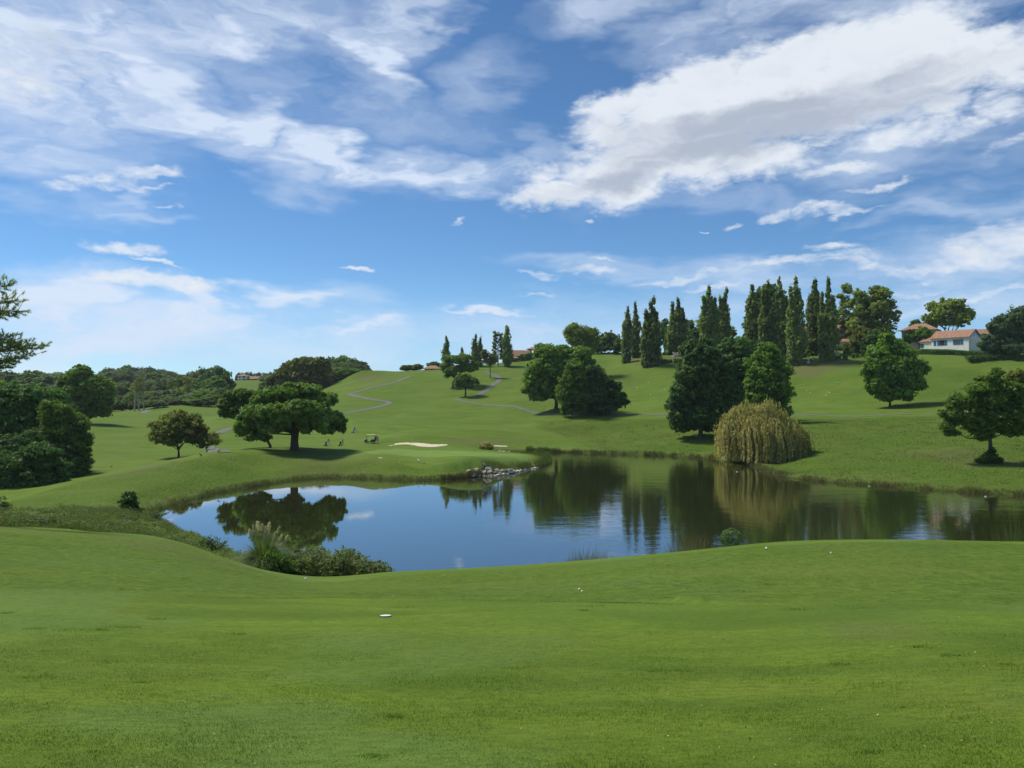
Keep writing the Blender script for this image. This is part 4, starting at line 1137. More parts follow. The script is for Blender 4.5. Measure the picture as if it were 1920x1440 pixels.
wood([(446,700),(500,697),(545,700)], 640, 700, 12, 18, 8, "distant dark tree above the roof of the far white house, among many alike", "trees above the far house", [0,1], rows=1, seed=8)
wood([(755,688),(790,689)], 352, 365, 16, 22, 9, "low shrub on the skyline left of the small tiled hut, among many alike", "skyline shrubs by the hut", [3,0], rows=1, seed=9)
wood([(1690,640),(2100,640)], 350, 380, 30, 44, 34, "dark tree glimpsed behind the right houses, among many alike", "trees behind the right houses", [0,1], rows=1, seed=10)
put_wood(4, 814, 372, 678, 26, "dark shrub standing over the small tiled hut", None)
put_wood(0, 295, 300, 750, 34, "low dark tree alone on the far fairway before the wood", None)
put_wood(1, 484, 240, 740, 60, "dull green tree between the two umbrella pines' crowns", None)

# bare pale trunks before the far wood
def bare_tree(u, d, vtop, label, seed, stems, wpx=26):
    g = np.random.default_rng(seed)
    x, y, zg, H, Wd = tree_dims(u, d, vtop, wpx)
    root = empty("bare_tree", (x, y, zg)); tag(root, label, 'tree', 'pale trunks before the wood')
    paths = []
    for s in range(stems):
        ox = (s - (stems - 1) / 2) * 1.8
        p = [(ox, 0, -.5, .34), (ox + g.normal() * .2, 0, H * .35, .26), (ox + g.normal() * .5, 0, H * .7, .15), (ox + g.normal() * .8, 0, H * .98, .04)]
        paths.append(p)
        for k in range(22):
            t = g.uniform(.4, .95); b = np.array(p[1][:3]) * (1 - t) + np.array(p[3][:3]) * t
            e = b + np.array([g.normal() * Wd * .22, g.normal() * Wd * .22, g.uniform(1, 3.2)])
            paths.append([(*b, .08), (*((b + e) / 2 + g.normal(size=3) * .2), .05), (*e, .02)])
    V, F = tubes(paths, 4); mesh_np("trunk", V, F, BARK_PALE, root)
    L = [(g.normal() * Wd * .2, g.normal() * Wd * .2, H * g.uniform(.55, .95), 1.2, 1.2, 1.2) for _ in range(9)]
    crown_mesh("twigs", L, LM['brown'], root, g, leaf=.34, spacing=1.0, per=5, maxn=900, inner=False)
bare_tree(261, 296, 698, "dead-looking tree with three tall pale stems before the far wood", 161, 3, 30)
bare_tree(351, 335, 708, "pale slender trunk further right before the far wood", 162, 1, 18)

# big shrubs at the left edge
for (u, d, rows, mt, lab, sd_) in (
 (60, 119, [(30,850,50,40),(62,835,40,30),(100,858,42,32),(138,878,28,24),(20,895,50,26)], 'dark', "dense dark middle bush filling the left thicket behind the rounded bluish one", 176),
 (40, 128, [(30,745,50,30),(80,752,46,28),(-20,745,50,40),(40,785,60,34),(90,790,44,36),(0,800,50,40),(60,830,50,30)], 'dark', "tall dark shrub mass at the left edge with dense lower boughs", 171),
 (120, 122, [(105,775,34,26),(135,790,30,24),(120,815,44,28),(150,830,24,28),(125,850,44,26),(158,862,16,22),(100,835,34,28),(145,885,24,14),(150,800,18,16)], 'oak', "broad dull green shrub leaning out over the shaded fairway", 172),
 (70, 110, [(75,850,36,24),(60,875,44,24),(95,880,32,24),(75,905,52,18),(110,900,20,16),(50,905,36,20)], 'dark', "rounded bluish dark bush at the crest, lowest of the left shrubs", 173),
 (-15, 108, [(0,875,40,26),(-40,860,50,40),(10,905,36,26),(-20,920,60,18),(30,925,20,12)], 'dark', "dark bush cut by the left edge beside the rounded bush", 174),
 (-60, 135, [(-60,730,50,36),(-110,740,50,46),(-80,790,80,50),(-10,730,30,20)], 'oak', "tall tree mass beyond the left edge of the frame", 175)):
    px_tree("shrub", u, d, rows, mt, lab, sd_, group='shrubs at the left edge', r0=.25, fork_v=rows[0][1] + 60, maxn=20000, leaf=.26, spacing=.8, per=20, crad=.6, cat='shrub')

# near pine boughs reaching in from the left
def near_pine():
    g = np.random.default_rng(181); d = 46
    x0, y0, _ = at(-190, 735, d); zg = hz(x0, y0)
    root = empty("maritime_pine", (x0, y0, zg)); tag(root, "pine whose needle tufts reach in at the left edge", 'tree')
    X = lambda u: float(at(u, 735, d)[0] - x0); Z = lambda v: float(at(0, v, d)[2] - zg)
    Ht = Z(430)
    paths = [[(0, 0, -.5, .42), (0, 0, 2, .33), (.1, 0, Ht * .6, .24), (0, 0, Ht, .06)]]
    tips = []
    def bough(sv, eu, ev, ey, r=.09):
        s = np.array([0, 0, Z(sv)]); e = np.array([X(eu), ey, Z(ev)])
        m = s * .45 + e * .55 + np.array([0, 0, -.35])
        paths.append([(*s, r), (*m, r * .6), (*e, .015)])
        for t in np.linspace(.2, 1, 26):
            c = s * (1 - t) ** 2 + 2 * m * t * (1 - t) + e * t * t
            for k in range(5):
                tw = c + np.array([g.normal() * .25 + .2, g.normal() * .35, g.normal() * .22 + .12])
                paths.append([(*c, .018), (*tw, .008)]); tips.append((tw, (tw - c) + np.array([.1, 0, .1])))
    for b in ((560,14,535,0),(575,10,560,.8),(590,12,590,-.6),(600,12,580,1),(660,55,648,0),(655,62,650,.9),(660,30,635,-.9),(690,40,668,.5),(700,22,680,-.4),(640,20,640,.3),(680,5,690,.2)):
        bough(b[0], b[1], b[2], b[3])
    for b in ((480,-60,500,0),(520,-80,560,1),(600,-340,600,0),(540,-330,520,0),(660,-340,680,1),(720,-60,720,1),(470,-260,450,0)):
        bough(b[0], b[1], b[2], b[3])
    V, F = tubes(paths, 5); mesh_np("trunk", V, F, BARK_PINE, root)
    P, U = [], []
    for c, dr in tips:
        dr = dr / np.linalg.norm(dr); k = 42
        base = c - dr * g.uniform(0, .26, (k, 1))
        dd = dr * .8 + g.normal(size=(k, 3)) * .55; dd /= np.linalg.norm(dd, axis=1, keepdims=True)
        P.append(base + dd * .085); U.append(dd)
    P = np.concatenate(P); U = np.concatenate(U)
    N = g.normal(size=P.shape); s = .03
    N = N - U * (N * U).sum(1, keepdims=True); N /= np.linalg.norm(N, axis=1, keepdims=True)
    V = np.stack([P - U * .085 - N * s * .4, P - U * .085 + N * s * .4, P + U * .1], 1).reshape(-1, 3)
    F = np.arange(len(V)).reshape(-1, 3)
    mesh_np("needles", V, F, LM['poplar'], root, attrs={'tint': ('FACE', g.uniform(.3, 1, len(F)))})
near_pine()

# ------------------------------------------------------------------ paths and bunkers
from mathutils.geometry import delaunay_2d_cdt
M_PATH = simple_mat("path asphalt", (.13, .135, .115), .9, var=.25, scale=2.0)
M_SAND = simple_mat("bunker sand", (.60, .52, .38), .95, var=.12, scale=1.5, bump=.4)
def strip(name, px, width, mat, label, dmin=70, dmax=1e9, lift=.05, kind='structure'):
    g = ground(px, dmin, dmax)
    for _ in range(3):                                  # round the corners, keep the ends
        q = [g[0]]
        for a, b in zip(g[:-1], g[1:]): q += [a * .75 + b * .25, a * .25 + b * .75]
        q.append(g[-1]); g = np.array(q)
    # resample
    s = np.concatenate([[0], np.cumsum(np.linalg.norm(np.diff(g, axis=0), axis=1))])
    t = np.arange(0, s[-1], .6)
    g = np.stack([np.interp(t, s, g[:, 0]), np.interp(t, s, g[:, 1])], 1)
    for _ in range(6): g[1:-1] = g[:-2] * .25 + g[1:-1] * .5 + g[2:] * .25
    T = np.gradient(g, axis=0); T /= np.linalg.norm(T, axis=1, keepdims=True) + 1e-9
    Nn = np.stack([-T[:, 1], T[:, 0]], 1)
    ww = width * (1 + .12 * (fbm(g[:, 0] / 5, g[:, 1] / 5, 9, 2) - .5))
    cols = []
    offs = np.linspace(-.5, .5, 6)
    for o_ in offs:
        p = g + Nn * (o_ * ww)[:, None]
        z = height(p[:, 0], p[:, 1]) + lift + (.03 if abs(o_) < .45 else -.03)
        cols.append(np.stack([p[:, 0], p[:, 1], z], 1))
    V = np.stack(cols, 1).reshape(-1, 3); n = len(g); m = len(offs)
    I = np.arange(n * m).reshape(n, m)
    F = np.stack([I[:-1, :-1], I[1:, :-1], I[1:, 1:], I[:-1, 1:]], -1).reshape(-1, 4)
    o = mesh_np(name, V, F, mat, smooth=True); tag(o, label, kind=kind)
    return o
strip("path", [(409,812.5),(418,808),(426,804.5),(436,802),(447,800.5),(470,799)], 2.6, M_PATH, "grey buggy path curving behind the smaller umbrella pine")
strip("path", [(386,838),(394,841.5),(404,844.5),(415,847.5),(424,849.5)], 2.4, M_PATH, "short grey stretch of path beside the russet tree")
strip("path", [(625,777.5),(637,776),(658,772.5),(680,769),(702,765),(720,761),(730,757),(731,753.5),(715,751.5),(690,748.5),(665,742),(648,739.5),(675,734),(692,727),(712,723.5),(730,720),(755,711),(770,705)], 2.1, M_PATH, "grey path zigzagging up the left hillside", lift=.07)
strip("path", [(855,749),(868,752.5),(880,755),(917,759.5),(962,761.5),(980,767),(1000,773.5),(1025,776.5),(1055,777),(1100,775),(1130,774),(1161,775.5),(1190,777),(1252,778),(1320,777.5),(1400,776),(1492,776.5),(1535,779),(1572,780.5),(1640,779),(1710,776),(1752,774.5),(1900,773),(2050,772)], 1.7, M_PATH, "long grey path crossing the hillside under the oaks", lift=.07)
strip("path", [(884,747),(902,739),(917,727),(928,720),(936,714),(938,708),(927,703),(917,699),(907,695.5)], 2.2, M_PATH, "grey path climbing to the russet tree on the skyline", lift=.07)
strip("path", [(278,769),(272,772),(265,775.5)], 3, M_PATH, "worn grey patch at the wood's edge")
def sheet(name, px, mat, label, dmin=70, lift=.05, cell=.6, kind='structure', sink=0.0, edge=.35):
    g = ground(px, dmin)
    for _ in range(2):
        g = chaikin(g, 1)
    lo, hi = g.min(0), g.max(0)
    GX, GY = np.meshgrid(np.arange(lo[0], hi[0], cell), np.arange(lo[1], hi[1], cell))
    gx, gy = GX.ravel(), GY.ravel()
    sd = poly_sd(gx, gy, g); k = sd < -cell * .4
    pts = [Vector(p) for p in g] + [Vector((a, b)) for a, b in zip(gx[k], gy[k])]
    v, e, f, *_ = delaunay_2d_cdt(pts, [], [list(range(len(g)))], 1, 1e-4)
    P = np.array([(p.x, p.y) for p in v]); sdd = poly_sd(P[:, 0], P[:, 1], g)
    z = height(P[:, 0], P[:, 1]) + lift * sstep(-.02, -edge, sdd) - .02 + (fbm(P[:, 0] / 1.2, P[:, 1] / 1.2, 33, 3) - .5) * .10 * sstep(-.2, -1, sdd)
    o = mesh_np(name, np.stack([P[:, 0], P[:, 1], z], 1), [tuple(q) for q in f], mat, smooth=True)
    # raised turf lip behind the sand
    tag(o, label, kind=kind)
    return o
sheet("bunker_sand", [(735.6,830.3),(745,831.5),(756,829.8),(770,830.2),(787,830.5),(798,831.5),(809,833),(822,833.5),(845,832.5),(833,836),(811,838),(787,837),(771,834.2),(756,832.8),(745,833.5),(731,837),(724,836.2),(738,834),(742,832.5)], M_SAND, "long pale sand bunker behind the putting green", lift=.12)
sheet("bunker_sand", [(677,855),(688.5,857.5),(702.5,858.2),(716,857.6),(732,857.4),(716,859.6),(702,860.4),(688,859)], M_SAND, "thin sliver of sand in front of the putting green", lift=.10, cell=.4)
sheet("bunker_sand", [(916,834.6),(935,834.8),(961,836),(945,838.2),(925,837.4)], M_SAND, "small sand bunker right of the yellow bush", lift=.12)

# ------------------------------------------------------------------ grass, reeds, weeds (stuff)
def blades(P, hgt, wid, g, lean=.35, seg=1, tintr=(0, 1), dirs=None):
    """tapered blades standing at P (n,3)"""
    n = len(P); th = g.uniform(0, 6.283, n)
    S = np.stack([np.cos(th), np.sin(th), np.zeros(n)], 1) * (wid * g.uniform(.6, 1.3, n))[:, None]
    ph = g.uniform(0, 6.283, n) if dirs is None else dirs
    L = np.stack([np.cos(ph), np.sin(ph), np.zeros(n)], 1) * (hgt * lean * g.uniform(.1, 1, n))[:, None]
    h = hgt * g.uniform(.55, 1.15, n)
    Z = np.stack([np.zeros(n), np.zeros(n), h], 1)
    if seg == 1:
        V = np.stack([P - S * .5, P + S * .5, P + L + Z], 1).reshape(-1, 3)
        F = np.arange(3 * n).reshape(n, 3)
        return V, F
    m = P + L * .35 + Z * .6
    V = np.stack([P - S * .5, P + S * .5, m + S * .38, m - S * .38, P + L * 1.1 + Z], 1).reshape(-1, 3)
    b = np.arange(n)[:, None] * 5
    F = [tuple(q) for q in (b + np.array([0, 1, 2, 3])).tolist()] + [tuple(q) for q in (b + np.array([3, 2, 4])).tolist()]
    return V, F
def lawn_blade_mat():
    m, t, out = material("lawn blades")
    geo = t.new('ShaderNodeNewGeometry')
    c, *_ = ground_color(t, geo.outputs['Position'])
    tint = t.new('ShaderNodeAttribute', attribute_name='tint').outputs['Fac']
    c = t.mix(tint, t.mix(1.0, c, (1.0, 1.0, .85, 1), 'MULTIPLY'), t.mix(1.0, c, (2.0, 1.85, 1.9, 1), 'MULTIPLY'))
    d = t.new('ShaderNodeBsdfDiffuse'); t.put(d.inputs[0], c)
    tr = t.new('ShaderNodeBsdfTranslucent'); t.put(tr.inputs[0], c)
    mx = t.new('ShaderNodeMixShader'); mx.inputs[0].default_value = .35
    t.put(mx.inputs[1], d.outputs[0]); t.put(mx.inputs[2], tr.outputs[0]); t.put(out.inputs[0], mx.outputs[0])
    return m
def lawn():
    g = np.random.default_rng(401)
    n = 300000
    d = 3.2 * (15.5 / 3.2) ** g.uniform(0, 1, n)
    kf = g.uniform(size=n) < 1 - sstep(8.5, 15.2, d) * .97
    d = d[kf]; n = len(d)
    x = d * g.uniform(-.80, .80, n)
    patch = fbm(x * 1.6, d * 1.6, 77, 3)
    z = height(x, d)
    hgt = np.clip(.012 + .012 * (patch - .35) * 2 , .006, .026)
    P = np.stack([x, d, z - .002], 1)
    V, F = blades(P, hgt, .0026 + d * .00042, g, lean=.7)
    T = np.clip(g.beta(1.1, 2.0, n) + (g.uniform(0, 1, n) > .988) * .6, 0, 1.15)
    o = mesh_np("grass", V, F, lawn_blade_mat(), attrs={'tint': ('FACE', T)})
    tag(o, "short mown grass of the near lawn", kind='stuff')
lawn()
def litter():
    g = np.random.default_rng(403); n = 650
    d = 3.4 * (26 / 3.4) ** g.uniform(0, 1, n); x = d * g.uniform(-.8, .8, n); P = np.stack([x, d, height(x, d) + .012], 1)
    V, F = leaf_quads(P, g.normal(size=P.shape) * .5 + np.array([0, 0, 1]), .011 + d * .0003, g, 1.6)
    o = mesh_np("leaf_litter", V, F, simple_mat("dry leaves", (.30, .24, .10), .8, var=.5, scale=3), attrs={'tint': ('FACE', g.uniform(0, 1, n))}); tag(o, "dry leaf scraps lying in the near lawn", kind='stuff')
    # coarser dark tufts
    V, F = [], []; o_ = 0; T = []
    for k in range(60):
        dd = 3.6 * (24 / 3.6) ** g.uniform(); xx = dd * g.uniform(-.75, .75); m = 130; r = g.uniform(.04, .16)
        px_ = xx + g.normal(size=m) * r * 1.5; py_ = dd + g.normal(size=m) * r
        v, f = blades(np.stack([px_, py_, height(px_, py_)], 1), g.uniform(.018, .032), .004 + dd * .0004, g, lean=1.2); V.append(v); F.append(f + o_); o_ += len(v); T.append(g.uniform(0, .9, m))
    o = mesh_np("coarse_grass", np.concatenate(V), np.concatenate(F), LM['green'], attrs={'tint': ('FACE', np.concatenate(T))}); tag(o, "coarser darker grass tufts in the near lawn", kind='stuff')
litter()
def seam():
    """line of longer grass the mower left between the near lawn and the slope"""
    g = np.random.default_rng(402); p = ground([(-60,1116),(200,1117),(640,1120.5),(1000,1127.5),(1300,1133),(1600,1136),(2000,1138)], 2, 60)
    s = np.concatenate([[0], np.cumsum(np.linalg.norm(np.diff(p, axis=0), axis=1))]); n = 15000; t = g.uniform(0, s[-1], n)
    x = np.interp(t, s, p[:, 0]); y = np.interp(t, s, p[:, 1]) + g.normal(size=n) * .09 + (fbm(t / 3, t * 0, 8, 2) - .5) * .5
    k = g.uniform(size=n) < np.clip((fbm(t / 2.5, t * 0 + 3, 9, 3) - .25) * 2.2, .05, .9)
    x, y = x[k], y[k]; V, F = blades(np.stack([x, y, height(x, y) - .005], 1), .032, .011, g, lean=.7)
    o = mesh_np("grass_seam", V, F, LM['weed'], attrs={'tint': ('FACE', g.uniform(0, .8, len(F)))}); tag(o, "thin dark line of longer grass across the near lawn", kind='stuff')
seam()
def shore_points(spacing, u0, u1, vsel=None, side=None):
    """points along the waterline whose bearing lies between u0 and u1"""
    P = np.concatenate([POND, POND[:1]]); s = np.concatenate([[0], np.cumsum(np.linalg.norm(np.diff(P, axis=0), axis=1))])
    t = np.arange(0, s[-1], spacing)
    x = np.interp(t, s, P[:, 0]); y = np.interp(t, s, P[:, 1])
    k = np.clip(np.searchsorted(s, t) - 1, 0, len(P) - 2)
    e = P[k + 1] - P[k]; e /= np.linalg.norm(e, axis=1, keepdims=True)
    nrm = np.stack([-e[:, 1], e[:, 0]], 1)          # outline runs clockwise seen from above: left is outside
    u = 960 + FPX * x / y
    m = (u > u0) & (u < u1)
    if side == 'far': m &= (y > 66 + 0 * x)
    if side == 'near': m &= (y <= 80)
    return x[m], y[m], nrm[m]
area = sum(POND[i][0] * POND[(i + 1) % len(POND)][1] - POND[(i + 1) % len(POND)][0] * POND[i][1] for i in range(len(POND)))
OUT = -1 if area > 0 else 1
REED = leaf_mat("bank reeds", (.09, .085, .03), (.21, .20, .07), (.14, .10, .045), .25)
REEDG = leaf_mat("green reeds", (.06, .09, .02), (.15, .19, .05), (.19, .18, .07), .3)
def reeds(name, label, u0, u1, side, per, wide, hh, ww, mat, seed, off=0.0, spacing=.1):
    g = np.random.default_rng(seed)
    x, y, nr = shore_points(spacing, u0, u1, side=side)
    X = np.repeat(x, per); Y = np.repeat(y, per); NR = np.repeat(nr, per, 0) * OUT
    o_ = g.gamma(1.6, wide / 2.2, len(X)) + off - .15
    al = g.normal(size=len(X)) * spacing
    X = X + NR[:, 0] * o_ + NR[:, 1] * al; Y = Y + NR[:, 1] * o_ - NR[:, 0] * al
    z = height(X, Y)
    cl = fbm(X / 1.3, Y / 1.3, seed, 3)
    keep = (g.uniform(size=len(X)) < np.clip((cl - .28) * 3.2, .12, 1)) & (z > -.25)
    X, Y, z, cl, o_ = X[keep], Y[keep], z[keep], cl[keep], o_[keep]
    hgt = hh * (.35 + 1.15 * np.clip((cl - .3) * 2, 0, 1)) * np.clip(1.15 - o_ / (wide * 3.2), .25, 1)
    V, F = blades(np.stack([X, Y, z - .03], 1), hgt, ww, g, lean=.45)
    T = np.clip(g.uniform(0, 1, len(X)) * .6 + cl * .4, 0, 1)
    o = mesh_np(name, V, F, mat, attrs={'tint': ('FACE', T)}); tag(o, label, kind='stuff')
reeds("bank_grass", "dry brownish grass fringe along the far right bank", 1395, 2300, 'far', 9, .8, .55, .07, REED, 411)
reeds("bank_grass", "tall rough grass fringe along the middle bank below the oaks", 1035, 1345, 'far', 12, .8, .85, .08, REED, 412)
reeds("bank_grass", "tan grass fringe along the bank below the largest umbrella pine", 280, 890, 'far', 8, 1.0, .50, .055, REED, 413)
reeds("green_reeds", "green reeds crowding the tip of the green's promontory", 985, 1042, 'far', 26, 1.3, .9, .07, REEDG, 414)
reeds("green_reeds", "greener grass mixed into the far right bank", 1395, 2300, 'far', 6, 1.6, .38, .07, REEDG, 416)
reeds("green_reeds", "greener grass mixed into the bank below the umbrella pine", 280, 890, 'far', 6, 1.9, .36, .06, REEDG, 417)
reeds("bank_grass", "dark tussocks at the rocks beside the promontory", 830, 905, 'far', 22, .7, .8, .07, REED, 418)

def field(name, label, px, dmin, dmax, n, hgt, wid, mat, seed, leafy=0.0, lsize=.1, zs=(.1, 1.0), edge=.8, kind='stuff'):
    """weeds over a patch of ground: blades plus small leaves"""
    g = np.random.default_rng(seed)
    poly = ground(px, dmin, dmax) if px and len(px[0]) == 2 else np.array([at(u, 735, d)[:2] for u, _, d in px])
    lo, hi = poly.min(0), poly.max(0)
    X = g.uniform(lo[0], hi[0], n * 3); Y = g.uniform(lo[1], hi[1], n * 3)
    sd = poly_sd(X, Y, poly)
    k = np.nonzero(sd < g.normal(size=len(X)) * edge * .4)[0][:n]
    X, Y, sd = X[k], Y[k], sd[k]
    cl = fbm(X / 2.2, Y / 2.2, seed, 4)
    z = height(X, Y)
    k2 = (z > -.1)
    X, Y, sd, cl, z = X[k2], Y[k2], sd[k2], cl[k2], z[k2]
    H = hgt * (.3 + 1.4 * np.clip((cl - .3) * 2.2, 0, 1)) * (.45 + .55 * sstep(.3, -1.6, sd))
    nb = int(len(X) * (1 - leafy))
    V, F = blades(np.stack([X, Y, z - .03], 1)[:nb], H[:nb], wid, g, lean=.5)
    T = np.clip(cl[:nb] * .7 + g.uniform(0, .5, nb), 0, 1)
    objs = mesh_np(name, V, F, mat, attrs={'tint': ('FACE', T)}); tag(objs, label, kind=kind)
    if leafy:
        P = np.stack([X[nb:], Y[nb:], z[nb:] + H[nb:] * g.uniform(zs[0], zs[1], len(X) - nb)], 1)
        P = np.repeat(P, 2, 0) + g.normal(size=(len(P) * 2, 3)) * .09
        V, F = leaf_quads(P, g.normal(size=P.shape) + np.array([0, 0, .8]), lsize, g, 1.7)
        o = mesh_np(name.replace('grass', 'weeds') if 'grass' in name else name, V, F, mat, attrs={'tint': ('FACE', np.clip(g.uniform(0, 1, len(P)), 0, 1))})
        tag(o, label + ', leafy growth', kind=kind)
field("rough_grass", "rank weeds and grass between the near lawn and the left bank", [(-60,0,54),(0,0,55),(150,0,57),(280,0,56),(345,0,57),(400,0,60),(345,0,72),(305,0,80),(270,0,79),(200,0,78),(90,0,77),(0,0,70),(-80,0,68)], 0, 0, 70000, .62, .04, LM['weed'], 421, leafy=.35, lsize=.07)
field("rough_grass", "tangled bank growth between the dark shrub and the plumed grass", [(330,0,58),(400,0,54),(470,0,53.5),(520,0,53),(600,0,53.5),(600,0,57.5),(520,0,58),(470,0,60),(420,0,64),(370,0,70),(330,0,74)], 0, 0, 36000, .70, .035, LM['bramble'], 422, leafy=.45, lsize=.085)
field("rough_grass", "reedy sprigs poking over the right part of the near crest", [(1400,0,55),(1560,0,52),(1640,0,52),(1640,0,60),(1420,0,60)], 0, 0, 700, 3.0, .04, REEDG, 423, edge=.3)
field("rough_grass", "tan seed heads poking over the middle of the near crest", [(1055,0,52),(1150,0,51),(1150,0,57),(1055,0,57)], 0, 0, 1300, 1.3, .03, REED, 424, edge=.3)
field("rough_grass", "reedy sprigs at the right end of the near crest", [(1850,0,54),(2000,0,54),(2000,0,60),(1850,0,60)], 0, 0, 900, 2.7, .05, REEDG, 425, edge=.3)
field("rough_grass", "thin brown stalks left of the small round shrub on the crest", [(1240,0,52),(1345,0,53),(1345,0,58),(1240,0,58)], 0, 0, 1700, 1.8, .03, REED, 426, edge=.3)
field("rough_grass", "tussocks scattered over the unmown right slope", [(1000,791),(1044,816),(1120,842),(1300,851),(1420,872),(1500,888),(1700,905),(1920,918),(2100,924),(2100,785),(1920,783),(1750,783),(1550,788),(1350,785),(1150,788)], 70, 1e9, 46000, .16, .13, REEDG, 427, edge=.1)

# ------------------------------------------------------------------ shrubs at the near shore
def bush(name, u, d, lobes, mat, label, seed, leaf=.09, maxn=9000, spacing=.4, per=14, crad=.3, cat='shrub', group=None, dz=0, stretch=1.6, skin=(.7, 1.1), inner=True):
    g = np.random.default_rng(seed); x, y, zg = place(u, d)
    o = crown_mesh(name, lobes, LM[mat] if isinstance(mat, str) else mat, None, g, leaf=leaf, maxn=maxn, spacing=spacing, per=per, crad=crad, stretch=stretch, skin=skin, inner=inner)
    o.location = (x, y, zg + dz); tag(o, label, cat, group); return o
g_ = np.random.default_rng(77)
bl = []
for i in range(26):
    t = i / 25
    u_ = 528 + 185 * t
    x_, y_, _ = at(u_, 735, 53.2 + g_.uniform(-1.3, 1.6)); X0, Y0, Z0 = place(620, 53)
    topv = np.interp(u_, [528, 560, 600, 640, 680, 712], [1036, 1032, 1030, 1031, 1036, 1050])
    zt = at(u_, topv + g_.uniform(0, 16), 53)[2]
    zb = hz(x_, y_); h = max(.6, zt - zb)
    bl.append((x_ - X0, y_ - Y0, zb - Z0 + h * .5, .75, .75, h * .52))
bush("bramble_thicket", 620, 53, bl, 'bramble', "long low bramble thicket at the near water's edge, right of the plumed grass", 431, leaf=.085, maxn=34000, spacing=.3, per=14, crad=.26, skin=(.75, 1.12))
bush("bramble_bush", 512, 51.5, [(0, 0, .8, .9, .7, .75), (.6, .1, .6, .8, .6, .6), (-.6, 0, .5, .7, .6, .5), (.1, 0, 1.3, .6, .5, .4)], 'green', "leafy bramble in front of the plumed grass", 432, leaf=.08, maxn=9000, spacing=.26, crad=.22)
bush("dark_shrub", 243, 79, [(0, 0, .8, .95, .8, .8), (-.35, 0, 1.5, .6, .6, .7), (.35, 0, 1.8, .45, .45, .7), (-.1, 0, 2.0, .3, .3, .5), (.8, 0, .5, .6, .6, .5), (-.9, 0, .4, .5, .5, .4)], 'ivy', "upright dark evergreen shrub at the pond's left tip", 433, leaf=.15, maxn=5000, spacing=.4, crad=.28)
bush("grass_tuft", 7, 73, [(0, 0, .7, .5, .45, .8), (.2, 0, .5, .5, .5, .5), (.1, 0, .3, .5, .4, .4)], 'weed', "pale feathery tuft at the left edge of the frame", 434, leaf=.1, maxn=1800, cat='plant')
bush("yellow_bush", 912, 167, [(0, 0, .75, 1.25, 1.1, .9), (.8, 0, .6, .8, .8, .65), (-.7, 0, .6, .8, .8, .6)], 'willow', "round yellow bush behind the putting green beside the small bunker", 435, leaf=.16, maxn=5000, spacing=.4)
bush("round_shrub", 1370, 55, [(0, 0, 2.1, .62, .5, .45), (.25, 0, 1.8, .5, .4, .5), (-.3, 0, 1.9, .45, .4, .45), (0, 0, 1.0, .7, .5, 1.0)], 'blue', "small round grey-green shrub showing over the near crest", 436, leaf=.07, maxn=6000, spacing=.22, per=8, crad=.2, inner=False)
def twiggy(u, d, label, seed, W_, H_, n):
    g = np.random.default_rng(seed); x, y, zg = place(u, d); root = empty("thin_shrub", (x, y, zg)); tag(root, label, 'shrub')
    paths, P = [], []
    for i in range(n):
        a = g.uniform(-1, 1); e = np.array([a * W_, g.normal() * W_ * .3, H_ * g.uniform(.55, 1) * (1 - .2 * abs(a))])
        m = e * .5 + np.array([-a * W_ * .15, 0, .1]); paths.append([(0, 0, -.1, .02), (*m, .012), (*e, .005)])
        for t in np.linspace(.35, 1, 12):
            c = 2 * m * t * (1 - t) + e * t * t
            for k in range(4): P.append(c + g.normal(size=3) * .09)
    V, F = tubes(paths, 4); mesh_np("stems", V, F, BARK, root)
    P = np.array(P); V, F = leaf_quads(P, g.normal(size=P.shape), .09, g, 1.7); mesh_np("leaves", V, F, LM['blue'], root, attrs={'tint': ('FACE', g.uniform(0, 1, len(F)))})
twiggy(397, 60, "thin open shrub with bluish leaves against the water, left of the plumed grass", 441, 1.3, 1.9, 34)
twiggy(292, 79, "thin sprawling shrub right of the dark evergreen one", 442, 1.2, 1.1, 20)

